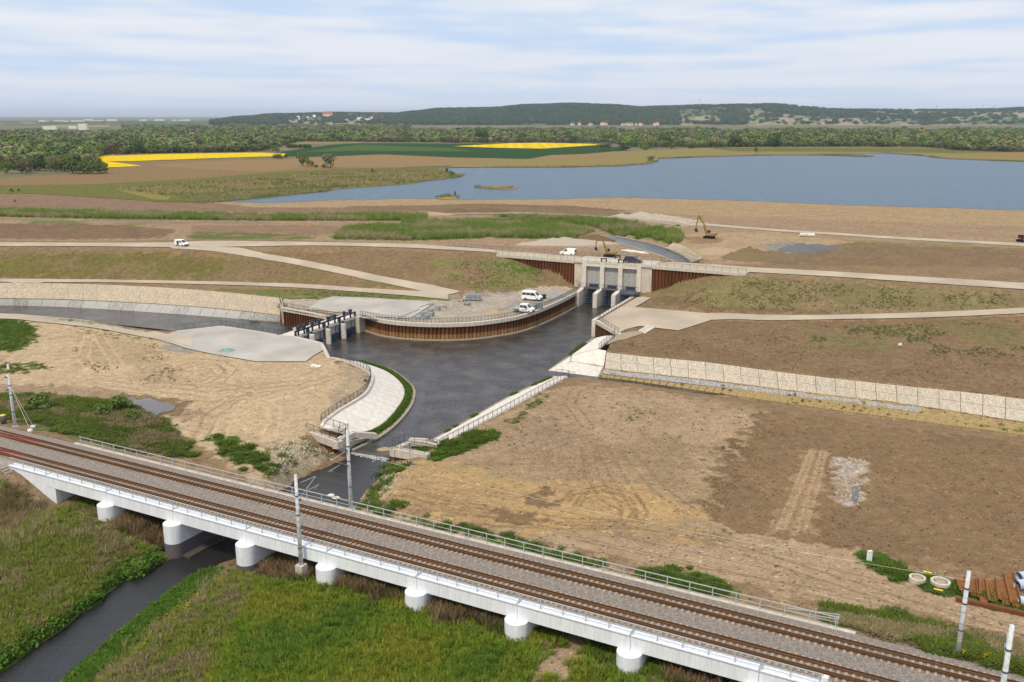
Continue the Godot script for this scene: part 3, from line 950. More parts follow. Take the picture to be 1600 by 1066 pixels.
func paint_near(cv: Canvas) -> void:
	fill(cv, SOIL * 0.92, SOIL * 1.12)
	# dike slopes, left of the gate
	var left_dike := P2([-187.5,-275,-158.4,-275.8,-103.3,-271.3,-91.6,-271.3,-73.4,-268.2,-44.4,-255.8,-17.5,-240.5,-43.1,-247.2,-73.3,-252.9,-110.5,-254.3,-148.5,-256.4,-175.9,-255.7])
	paint(cv, left_dike, OLIVE, {"warp": 1.5, "mix": SOIL * 0.85})
	paint(cv, left_dike, SOIL * 0.95, {"warp": 1.0, "patch": 0.62})
	paint(cv, P2([-186.2,-272.8,-157.3,-273.7,-116.9,-271.1,-80,-264.3,-92.2,-254.8,-176.1,-256.2]), Vector3(0.21, 0.19, 0.0535), {"warp": 2.5, "a": 0.75, "patch": 0.36})
	paint(cv, P2([-187.5,-275,-158.4,-275.8,-103.3,-271.3,-73.8,-269.9,-80.6,-266.6,-116.6,-270.3,-186,-272.4]), SOIL, {"warp": 1.2, "a": 0.8})
	paint(cv, P2([-89,-272.5,-35.1,-271.1,-5.7,-262.6,16.4,-252.4,16.8,-249.3,-1.8,-242,-17.5,-240.9,-44.6,-257.5,-73.7,-269.5]), SOIL * 0.95, {"warp": 1.0})
	paint(cv, P2([-26.5,-263.3,-3.7,-259.6,3.7,-257.4,10.9,-252.4,5.3,-243.8,-10.5,-241.7,-21.8,-251.3]), Vector3(0.26, 0.26, 0.09), {"warp": 2.5, "a": 0.7, "patch": 0.42})
	paint(cv, P2([-4.6,-258,2.8,-258.1,9.2,-253.4,4.5,-250,-1.8,-252.5]), LUSH * 1.3, {"warp": 1.5, "a": 0.8, "patch": 0.42, "pn": n_fine})
	paint(cv, P2([-63.9,-244.5,-42.4,-243.1,-18.7,-233.5,-13.4,-229.8,-26.8,-229.6,-56.8,-236.8,-61.2,-233.6,-83.1,-243.6]), OLIVE * 1.05, {"warp": 0.6, "a": 0.9, "mix": GREEN * 1.4})
	paint(cv, P2([-60.8,-233.4,-51.6,-236.3,-50.7,-228,-57.6,-225.5]), LUSH * 1.3, {"warp": 0.8, "a": 0.9})
	# platform with the minibus
	paint(cv, P2([-60.9,-232.2,-40.8,-233.6,-16.8,-231.3,-7,-240.3,0,-241.9,18,-248.2,18.3,-240.2,8.1,-221,-7.6,-206.6,-22.6,-205.2,-37.1,-211.4,-57,-223.4]), Vector3(0.576, 0.494, 0.385), {"warp": 0.5})
	paint(cv, P2([-19,-237.4,0,-241.9,14.7,-238.2,4.9,-223.3,-3.2,-220.2,-11.4,-223.3]), Vector3(0.396, 0.356, 0.31), {"warp": 1.2, "a": 0.85, "patch": 0.35})
	# right of the gate
	paint(cv, P2([38.4,-240.1,60.2,-228.1,94.3,-216.8,118.9,-204.6,142.2,-195.3,137.6,-188.6,114,-195.1,74.2,-202.9,50.1,-214.1,30.9,-222.9]), Vector3(0.324, 0.236, 0.126), {"warp": 0.8})
	paint(cv, P2([40,-239.3,59.8,-226.4,93.1,-213.9,118,-202.8,115.9,-198.6,75.1,-205.7,50.4,-215.8,39.7,-227.1]), Vector3(0.27, 0.25, 0.10), {"warp": 2.0, "a": 0.6, "patch": 0.45})
	paint(cv, P2([35.3,-231,41.8,-220.1,51.6,-214,74.8,-204.7,75.2,-205.9,50.6,-216.9,38.6,-230.8]), DARK, {"warp": 1.0, "a": 0.8})
	paint(cv, P2([20,-185.2,23.7,-195.3,29.6,-201.9,46.6,-205.3,72.6,-198.1,110.9,-189.6,136.5,-187,105.4,-140.1,88.6,-147.9,59.9,-160.9,26.3,-177.7]), Vector3(0.306, 0.205, 0.113), {"warp": 0.8, "mix": Vector3(0.258, 0.172, 0.0963)})
	paint(cv, P2([64.4,-194.9,109.7,-187.3,98.6,-166.5,76.9,-173.3,62.8,-181]), Vector3(0.25, 0.23, 0.09), {"warp": 2.0, "a": 0.6, "patch": 0.45})
	# the left sand field
	paint(cv, P2([-150,-215.8,-115.5,-213.2,-97.6,-204.7,-79.1,-193.7,-61.7,-177.7,-40.5,-170.8,-36.5,-173.4,-28.1,-165.7,-26.7,-161.8,-26.4,-151.8,-29.4,-142.4,-30.8,-137,-32.5,-129.92,-36.22,-129.03,-46.4,-130.2,-50.9,-131.9,-58.5,-141.4,-68.9,-148.4,-105.8,-149]), SAND, {"warp": 1.2, "mix": SAND * 0.9})
	paint(cv, P2([-48.7,-178,-41,-185.2,-37.5,-178.8,-35.8,-171.4,-40.2,-169.5,-48,-170.6]), SAND * 0.97, {"warp": 0.6})
	paint(cv, P2([-101.9,-198.2,-77.4,-187.5,-58.9,-158,-70.9,-158.4,-86.3,-171.1]), TAN, {"warp": 3.0, "a": 0.55, "patch": 0.42})
	paint(cv, P2([-34.3,-171.5,-27.5,-165.4,-26.2,-158.6,-26.5,-151.7,-30,-142.6,-32.6,-150,-30.8,-158.9]), Vector3(0.516, 0.402, 0.268), {"warp": 1.0, "a": 0.9})
	paint(cv, P2([-111.9,-158,-94.5,-158.3,-77.1,-156.6,-62.6,-149.1,-49.9,-141.1,-51.1,-138.3,-68.6,-147.7,-105.8,-149]), Vector3(0.408, 0.287, 0.182), {"warp": 1.5, "a": 0.75})
	paint(cv, P2([-69.7,-152.9,-56.8,-148.7,-53.9,-143.6,-59.8,-139.2,-69.3,-146.7]), DARK, {"warp": 1.2, "a": 0.8})
	paint(cv, P2([-149.5,-215.1,-119.8,-212.5,-111.1,-203.8,-104.5,-189.5,-103.6,-182.2,-122.6,-174.4]), LUSH * 1.25, {"warp": 1.0, "a": 0.95, "mix": GREEN})
	paint(cv, P2([-124.4,-177.1,-103.2,-189.2,-94.9,-176.2,-92.9,-169.1,-117.8,-167]), TAN, {"warp": 2.0, "a": 0.6, "patch": 0.45})
	paint(cv, P2([-119.3,-169.4,-96.3,-173.2,-91.1,-169.6,-91.9,-166,-115.2,-163.1]), GREEN, {"warp": 1.0, "a": 0.9, "patch": 0.4, "pn": n_fine})
	paint(cv, P2([-100.9,-202.1,-85.3,-195,-78.1,-189.3,-86.1,-191.6,-99.1,-198.3]), GREEN, {"warp": 0.8, "a": 0.7, "patch": 0.5, "pn": n_fine})
	paint(cv, P2([-115.5,-213.2,-105,-220.5,-79.2,-195.9,-88.6,-197.7]), GREEN * 1.1, {"warp": 0.4})
	paint(cv, P2([-53.1,-141.2,-37.44,-129.98,-32.04,-127.84,-32.79,-118.61,-35.57,-115.89,-48.4,-130.3]), SAND * 0.94, {"warp": 1.5})
	paint(cv, P2([-47.4,-131.7,-45.2,-132.7,-37.48,-126.38,-33.05,-119.94,-34.94,-118.58,-42.73,-124.76]), LUSH, {"warp": 1.0, "mix": GREEN})
	paint(cv, P2([-74.3,-187.6,-68.7,-186.4,-61.9,-178.1,-68.7,-178.7,-73.8,-181.7]), Vector3(0.396, 0.368, 0.332), {"warp": 1.0, "a": 0.8, "patch": 0.42})
	# banks below the weir
	paint(cv, P2([-37.94,-129.99,-32.1,-130.4,-26.9,-133.5,-28.89,-126.14,-33.02,-117.94,-34.83,-118.12]), Vector3(0.48, 0.38, 0.246), {"warp": 1.0})
	paint(cv, P2([-18.1,-128.32,-13.25,-124.11,-14.03,-114.17,-17.14,-111.15,-19.81,-111.49,-21.18,-112.32,-18.71,-123.43]), Vector3(0.432, 0.356, 0.246), {"warp": 0.8})
	# right plain
	paint(cv, P2([-16.52,-106.74,-20.55,-110.78,-14.57,-118.99,-10.1,-132.6,8.5,-163.3,18.3,-163.2,43.9,-150.1,41.6,-141.6,31.44,-129.34,24.62,-106.04,26.53,-97.02,7.49,-95.64,-7.99,-102.91]), TAN, {"warp": 2.0, "mix": Vector3(0.396, 0.276, 0.161)})
	paint(cv, P2([8.5,-163.3,23.8,-159.1,42.5,-146.8,34.38,-129.34,20.1,-132.3,5,-132.3,-9.9,-130]), Vector3(0.516, 0.368, 0.225), {"warp": 3.0, "a": 0.9, "patch": 0.25})
	paint(cv, P2([-16.79,-108.72,-18.17,-121.64,-11.34,-123.86,-1.79,-116.52,8.88,-115.7,17.58,-114.43,23.36,-108.01,21.61,-99.02,12.68,-102,4.65,-99.46,-6.38,-102.74]), Vector3(0.588, 0.397, 0.182), {"warp": 2.5, "a": 0.9, "mix": Vector3(0.492, 0.333, 0.161)})
	paint(cv, P2([-10.1,-132.6,2.2,-145.1,30.1,-132.2,26.16,-117.79,8.99,-117.29,-3.66,-119.7]), Vector3(0.408, 0.287, 0.177), {"warp": 3.0, "a": 0.7, "patch": 0.36})
	for q in [P2([-2.88,-106.35,3.3,-106.58,3.01,-102.02,-2.01,-103.36]), P2([3.05,-113.6,5.65,-113.14,5.13,-111.05,3.24,-110.79]), P2([2.13,-110.62,5.92,-109.67,5.68,-108.07,2.51,-108.51]), P2([20.14,-97.31,21.66,-97.32,21.27,-95.34,19.76,-95.65]), P2([35.62,-93.01,36.76,-92.54,35.99,-91.57,35.37,-91.87])]:
		paint(cv, q, DARK * 0.9, {"warp": 1.2, "a": 0.8})
	paint(cv, P2([43,-148.6,54,-143.5,79.8,-131.4,95.11,-124.77,66.42,-83.64,55.63,-88.08,42.39,-93.15,36.8,-96.03,28.68,-96.57,25.61,-99.63,24.62,-106.04,29.59,-118.97,34.38,-129.34]), Vector3(0.314, 0.209, 0.112), {"warp": 2.0, "mix": Vector3(0.27, 0.178, 0.0963)})
	paint(cv, P2([43,-148.6,40.9,-135.2,34.34,-121.53,28.02,-110.12,24.62,-106.04,31.65,-123.93]), DARK * 0.92, {"warp": 2.5, "a": 0.8, "patch": 0.35})
	paint(cv, P2([31.54,-100.03,45.04,-129.5,46.43,-129.51,48.21,-128.97,40.04,-108.46,36.09,-99.64]), Vector3(0.492, 0.339, 0.193), {"warp": 0.9, "a": 0.9})
	paint(cv, P2([26.69,-100.89,31.01,-99.5,39.63,-95.58,47.21,-87.94,51.17,-80.15,59,-73.07,54.83,-67.26,48.01,-74.55,38.96,-81.53,29.74,-83.15,14.5,-92.27,0,-100.04,-7.99,-102.91,4.67,-99.81,15.16,-97.05,26.44,-96.67]), Vector3(0.516, 0.374, 0.235), {"warp": 1.2, "mix": Vector3(0.468, 0.333, 0.203)})
	paint(cv, P2([-22.25,-110.57,-7.88,-101.28,7.29,-92.8,23.24,-83.56,31.71,-76.19,29.94,-74.68,13.99,-88.6,-7.82,-100.41,-21.78,-108.13]), Vector3(0.504, 0.368, 0.235), {"warp": 0.8})
	paint(cv, P2([48.26,-126.29,52.88,-125.8,49.79,-118.21,45.27,-108.54,42.06,-108.96,45.95,-117.06]), Vector3(0.504, 0.414, 0.321), {"warp": 0.9, "a": 0.9, "mix": Vector3(0.36, 0.23, 0.128)})
	for k in [P2([48.84,-125.77,50.38,-125.79,49.84,-123.26,47.26,-118.21,45.52,-116.38,45.38,-117.5,47.28,-120.55]), P2([51.25,-125.28,52.67,-124.77,50.42,-119.85,48.29,-116.61,47.9,-117.98,50.04,-121.29]), P2([47.15,-115.94,48.33,-114.83,46.16,-109.34,43.7,-108.35,43.55,-109.36,46.05,-112.24])]:
		paint(cv, k, Vector3(0.60, 0.545, 0.48), {"warp": 1.1, "a": 0.85, "patch": 0.32, "pn": n_fine})
	# strip beside the ditch
	paint(cv, P2([18.7,-175.9,48.6,-162.7,72.8,-151.5,86.3,-143.1,102.1,-134.8,100.6,-132.3,84.7,-139.9,67.1,-148.4,47.5,-158.4,17.6,-173.7]), Vector3(0.516, 0.38, 0.182), {"warp": 0.3})
	paint(cv, P2([75.2,-146.7,85.4,-141.2,93.3,-136.7,84.9,-140.4,76.4,-144.6]), GREEN, {"warp": 0.5, "a": 0.8, "patch": 0.4, "pn": n_fine})
	# grass strips by the railing, the right verge and the road corner
	for q in [P2([-16.35,-105.5,-3.13,-100.53,7.4,-94.36,10.45,-91.62,7.55,-91.31,-3.08,-98.8,-12.85,-103.49]), P2([13.93,-90.77,17.92,-91.12,23.01,-88.31,23.19,-84.72,17.67,-85.72,13.99,-88.6]), P2([32.18,-82.55,39.39,-79.53,47.68,-73.96,55.2,-67.76,50.6,-61.43,43.24,-66.4,34.68,-71.79,29.82,-76.04]), P2([39.5,-94.21,42.05,-94.13,43.91,-89.93,47.39,-86.88,52.31,-82.18,51.17,-80.15,45.11,-84.95,40.97,-87.96])]:
		paint(cv, q, GREEN, {"warp": 1.0, "mix": LUSH})
	paint(cv, P2([33.98,-80.35,44.94,-73.38,45.44,-70.2,39.35,-71.8,33.2,-76.81]), DRY * 0.9, {"warp": 1.0, "a": 0.7, "patch": 0.45})
	# walkway edge weeds
	paint(cv, P2([-12.49,-124.12,-11.9,-130.3,-6.3,-138.2,-2.1,-137.7,-3,-132.3,-9.54,-125.18]), LUSH, {"warp": 0.8})
	paint(cv, P2([-1.1,-141.8,7.1,-159.4,7.3,-157,0,-140.3]), GREEN, {"warp": 0.8, "a": 0.8, "patch": 0.42, "pn": n_fine})
	# far side bank, left
	paint(cv, P2([-105.8,-149,-83.6,-151.1,-68.8,-148.1,-63,-143.4,-58.5,-140.7,-50.4,-130.3,-46.74,-123.15,-63.85,-123.87,-72.61,-129.96,-98.3,-137.7]), GREEN, {"warp": 1.2, "mix": DRY * 0.9})
	# below and in front of the bridge
	paint(cv, P2([-146.1,-152.5,102.79,-24.28,79.21,21.5,-174.29,-97.82]), GREEN, {"warp": 0.8, "mix": LUSH})
	paint(cv, P2([-146.1,-152.5,-39.22,-97.99,-64.81,-52.68,-174.29,-97.82]), DRY, {"warp": 3.0, "a": 0.7, "patch": 0.5})
	paint(cv, P2([-140.9,-162.7,108.05,-34.51,102.56,-23.84,-146.4,-152]), Vector3(0.312, 0.23, 0.139), {"warp": 0.3})
	paint(cv, P2([1.14,-69.78,4.28,-75.83,6.41,-79.96,7.97,-79.39,5.96,-73.61,4.53,-69.26]), Vector3(0.456, 0.333, 0.214), {"warp": 1.0})
	# wheel and crawler marks, a different soil where they pressed
	var mark := Vector3(0.432, 0.305, 0.177)
	for q in [P3([-66.1,1.94,-158.3,-68.7,2.18,-168.2,-64.1,2.36,-173.2,-57.9,2.38,-171.7,-54.2,2.28,-166.5,-54.4,2.1,-158.6,-58.3,1.99,-156.1,-63.7,1.96,-158.2]), P3([-64.6,1.97,-159,-66.4,2.14,-166.1,-63.1,2.28,-170.1,-58.1,2.29,-168.3,-55.4,2.2,-163.7,-56.8,2.07,-158.7,-61.3,1.99,-158.1]), P3([-78.6,1.93,-162.5,-66.1,1.94,-158.3,-54.1,1.98,-154.2,-44.7,2.14,-157.6,-33,2.24,-158.1]), P3([-80.2,1.96,-158.2,-66.6,1.93,-153.6,-52.5,1.84,-149,-41.8,2.05,-150.9]), P3([-55.3,2.07,-157.8,-45.8,2.02,-153.3,-38.4,2.16,-155.9,-31.6,2.3,-163.3]), P3([-48.4,1.17,-130.3,-49.9,1.62,-141.1,-48.3,1.89,-150,-43.2,2.05,-152]), P3([-52.2,1.45,-138.4,-52,1.71,-144.1,-46.5,2.07,-155.8,-41.1,2.15,-157.6])]:
		tracks(cv, q, mark * 0.98, 0.7, 2.2, 0.4)
	for q in [P3([-96.1,1.99,-198.1,-87.3,2.01,-175.9,-78.6,1.93,-162.5,-66.5,1.93,-156.3]), P3([-95.2,2,-199.3,-84.1,2.13,-180.6,-75.4,2.07,-166.3]), P3([-48.4,2,-154.1,-39.9,1.9,-143.6,-37.44,1.27,-129.98]), P3([-45.4,1.2,-130.2,-46.9,1.54,-138.1,-44.1,1.9,-147,-35.2,2.22,-157.3])]:
		tracks(cv, q, SAND * 1.15, 0.8, 2.0, 0.4)
	for q in [P3([-121.6,1.8,-207.3,-114.8,1.85,-204.5,-109.2,2.02,-196.8,-106.9,2.18,-185.8,-107.2,2.17,-181.5]), P3([-118.1,1.92,-201,-113.6,1.94,-199.6,-109.9,2.05,-194.9,-109.1,2.2,-187.3])]:
		tracks(cv, q, TAN, 0.6, 1.8, 0.5)
	var wet := Vector3(0.324, 0.213, 0.107)
	for q in [P3([13.77,0.41,-129.49,14.9,0.52,-117.93,16.28,0.63,-108.07]), P3([11.49,0.42,-128.11,11.29,0.51,-117.95,12.75,0.56,-110.23,14.74,0.63,-107.09,14.82,0.67,-103.24]), P3([7.95,0.49,-108.37,9,0.48,-111.24,12.11,0.52,-112.4,14.86,0.59,-110.15,15.19,0.64,-106.1,13.41,0.67,-101.43]), P3([7.12,0.47,-108.41,8.66,0.48,-112.49,12.67,0.52,-113.69,15.82,0.59,-110.97,16.42,0.65,-106.07,14.59,0.69,-101.41]), P3([-8.82,0.85,-103.4,0,0.46,-103.14,7.94,0.56,-102.19,15.1,0.68,-102.31,23.16,0.75,-99.04]), P3([-6.5,1.12,-105.06,2.45,0.42,-105.43,6.43,0.52,-103.55,12.76,0.65,-102.73]), P3([-13.23,1.1,-107.05,-3.26,0.9,-105.16,4.8,0.49,-103.06]), P3([0,0.43,-123.69,13.25,0.46,-124.11,26.06,0.55,-121.9]), P3([2.89,0.45,-126.71,8,0.38,-132.3,13.3,0.36,-134.7]), P3([11.9,0.18,-160,10.3,0.18,-152.3,12.6,0.32,-139.1]), P3([17.5,0.43,-127.84,20.03,0.6,-113.27,22.97,0.68,-106.02]), P3([-15.49,0.77,-111.83,-8.24,1.28,-106.65,0,0.6,-105.8]), P3([26.19,0.8,-95.65,34.76,1.13,-88.04,44.1,1.74,-78.79,48.34,1.95,-75.13]), P3([7.6,0.62,-97.29,21.25,0.89,-89.89,33.5,1.28,-84.44])]:
		tracks(cv, q, wet * 0.95, 0.6, 1.9, 0.35)
	for k in 26:
		var y := 650.0 + k * 9.0
		var a := Vector3(58 + rng.randf_range(-6, 6), 0, -150 + k * 2.6)
		var q := []
		for i in 8: q.append(a + Vector3(i * 9.0 + rng.randf_range(-1, 1), 0, i * (2.6 + rng.randf_range(-0.4, 0.4)) + sin(i * 0.7 + k) * 0.6))
		tracks(cv, q, SOIL * (1.25 if k % 3 else 0.75), 0.5, 1.6, 0.3)
	for k in 14:
		var q := []
		for i in 9: q.append(Vector3(4 + k * 3.4 + sin(k * 2.1) * 2.0 + i * 0.9, 0, -146 + i * 5.0 + rng.randf_range(-0.8, 0.8)))
		tracks(cv, q, TAN * (0.8 if k % 2 else 1.2), 0.45, 1.8, 0.3)
	for q in [P3([32.19,0.76,-100.38,38.43,0.46,-113.61,45.66,0.41,-128.96]), P3([32.86,0.77,-100.01,39.31,0.45,-113.62,46.26,0.41,-128.42]), P3([34.41,0.74,-99.73,41.24,0.44,-114.74,47.42,0.4,-128.97]), P3([35.33,0.72,-99.42,41.25,0.43,-112.61,48.02,0.4,-128.43])]:
		stroke(cv, q, 0.5, Vector3(0.6, 0.425, 0.257), 0.6)
	for q in [P3([31.62,0.76,-100.03,37.9,0.46,-113.6,45.27,0.41,-128.96]), P3([33.54,0.76,-99.68,40.22,0.45,-114.29,46.84,0.41,-128.69])]:
		stroke(cv, q, 0.4, SOIL * 0.9, 0.5)

func paint_mid(cv: Canvas) -> void:
	fill(cv, Vector3(0.396, 0.276, 0.166), Vector3(0.456, 0.322, 0.198))
	var big := {"warp": 3.0}
	paint(cv, P2([-688,-815,-434,-771,-172,-608,-34,-484,69,-484,250,-438.6,343.8,-401,516,-608,-1031,-1228]), Vector3(0.288, 0.19, 0.112), big)
	paint(cv, P2([-413,-583,-310,-593,-197,-556,-176,-527,-39,-551,-29,-512,-79,-465,-129,-477,-172,-484,-353,-497]), Vector3(0.348, 0.23, 0.144), {"warp": 2.0})
	paint(cv, P2([-178,-535,-117,-551,-40,-569,82,-578,160,-565,291,-512,397,-465,336.3,-392,237.1,-415.3,157.2,-441.4,80,-471,36,-512,-22,-527,-86,-504,-143,-504]), Vector3(0.516, 0.368, 0.214), {"warp": 2.0, "mix": Vector3(0.444, 0.322, 0.171)})
	paint(cv, P2([-94,-512,-22,-519,55,-484,91.2,-441.4,33,-459,-26,-465,-80,-471]), Vector3(0.3, 0.213, 0.118), {"warp": 2.0})
	paint(cv, P2([-353,-497,-222,-480,-124,-459,-44,-465,-42.5,-438.6,-118.8,-438.6,-206.9,-447,-335,-471]), GREEN * 1.2, {"warp": 2.0, "mix": OLIVE})
	paint(cv, P2([-331,-465,-191,-447,-124.3,-435.9,-103.1,-425.3,-182,-425.3,-312.5,-438.6]), Vector3(0.324, 0.276, 0.161), {"warp": 2.0, "a": 0.7, "patch": 0.4})
	paint(cv, P2([-312.5,-438.6,-212.5,-438.6,-164.9,-420.2,-184.6,-410.4,-286.5,-401]), GREEN * 1.3, {"warp": 3.0, "a": 0.7, "patch": 0.48})
	paint(cv, P2([-310.6,-435.9,-179.9,-420.2,-149,-401,-147.7,-375.2,-186.1,-371.2,-271.4,-379.2]), Vector3(0.27, 0.172, 0.102), {"warp": 2.5, "a": 0.9})
	paint(cv, P2([-149.9,-420.2,-83.9,-420.2,-68.8,-401,-94,-375.2,-134.3,-375.2]), Vector3(0.372, 0.247, 0.155), {"warp": 2.0})
	paint(cv, P2([-141.3,-383.4,-141.7,-396.5,-85.5,-385.5,-82.4,-371.2,-132.9,-371.2]), GREEN * 1.2, {"warp": 2.0, "a": 0.8, "patch": 0.42})
	paint(cv, P2([-76.2,-410.4,-59.6,-417.7,-29.3,-410.3,-8.5,-395.7,-10.7,-374.4,-42.1,-367.2,-74.4,-371.2,-77.8,-381.3]), LUSH * 1.7, {"warp": 2.5, "mix": GREEN * 1.5})
	paint(cv, P2([-55.9,-435.9,0,-438.7,24.5,-429.3,38.2,-411,26.4,-369.3,-5.4,-374.2,-17.6,-409.9]), Vector3(0.384, 0.333, 0.171), {"warp": 2.0, "mix": GREEN * 1.4})
	paint(cv, P2([-10,-459,32,-453,58.7,-433.1,73.1,-393.5,70.5,-364.4,63.9,-349.5,56,-372.9,45.5,-397.4,38.8,-418.1,15.6,-437]), LUSH * 1.6, {"warp": 2.0, "mix": GREEN * 1.4})
	paint(cv, P2([10.6,-369.7,34.7,-373.2,37.5,-361.2,34.9,-346.9,12.6,-350.9]), Vector3(0.552, 0.46, 0.332), {"warp": 2.0, "a": 0.9})
	paint(cv, P2([71.4,-384.1,112.3,-392.9,136.7,-359.8,106.2,-320.9,84.9,-302.1,66.5,-318.4,61.9,-345]), Vector3(0.48, 0.333, 0.187), {"warp": 2.5, "mix": Vector3(0.54, 0.402, 0.246)})
	paint(cv, P2([69.8,-375.1,87.5,-370.3,82.5,-353.9,71.6,-350.3]), Vector3(0.336, 0.23, 0.128), {"warp": 1.5, "a": 0.8})
	paint(cv, P2([97.8,-349.8,112.9,-357.9,121.7,-346.2,115.2,-334,102.9,-325.2,95.6,-332.5]), Vector3(0.36, 0.333, 0.3), {"warp": 2.0, "a": 0.9})
	paint(cv, P2([119.2,-346,139.3,-360.1,198.3,-345.3,269,-311.1,229.2,-263.1,161,-278.1,106.1,-294,82.7,-301.9]), Vector3(0.306, 0.213, 0.12), {"warp": 2.0})
	paint(cv, P2([131.4,-367,182.3,-363.4,283.8,-328.9,271.4,-313.9,194.6,-338.6,150.7,-350.2]), Vector3(0.36, 0.293, 0.128), {"warp": 2.0, "a": 0.7, "patch": 0.4})
	paint(cv, P2([61,-465,77,-471,92.3,-438.9,86.6,-418.8,62.3,-437]), Vector3(0.672, 0.575, 0.439), {"warp": 1.5})
	paint(cv, P2([53,-459,61,-465,57.9,-447,52.5,-447]), Vector3(0.6, 0.506, 0.385), {"warp": 1.0})
	for q in [P2([-34,-480,-28,-487,-26,-474]), P2([-19,-480,-9,-490,-7,-474]), P2([-54,-471,-42,-487,-37,-474])]:
		paint(cv, q, Vector3(0.24, 0.149, 0.0963), {"warp": 1.5, "a": 0.9})
	paint(cv, P2([0,-480,46,-459,80.2,-432.9,88.5,-413.5,77.8,-419.2,41.1,-444.1,0,-468]), Vector3(0.504, 0.356, 0.225), {"warp": 1.0, "a": 0.9})
	for k in 30:
		var q := []
		for i in 7: q.append(Vector3(40 + k * 7 + i * (3.0 + sin(k) * 2.0), 0, -535 + i * 9.0 + rng.randf_range(-2, 2) + k * 1.2))
		tracks(cv, q, Vector3(0.564, 0.425, 0.257) if k % 2 else Vector3(0.372, 0.259, 0.144), 0.4, 2.6, 0.9)
	for k in 12:
		var q := []
		for i in 7: q.append(Vector3(60 + k * 5 + sin(i * 0.9 + k) * 3.0, 0, -385 + i * 8.0))
		tracks(cv, q, Vector3(0.552, 0.391, 0.214), 0.4, 2.4, 0.8)

func ripple(freq: float, strength: float) -> ImageTexture:
	var im := noise(freq, 3, FastNoiseLite.TYPE_SIMPLEX_SMOOTH, 12).get_seamless_image(512, 512)
	im.convert(Image.FORMAT_RGBA8)
	im.bump_map_to_normal_map(strength)
	return ImageTexture.create_from_image(im)

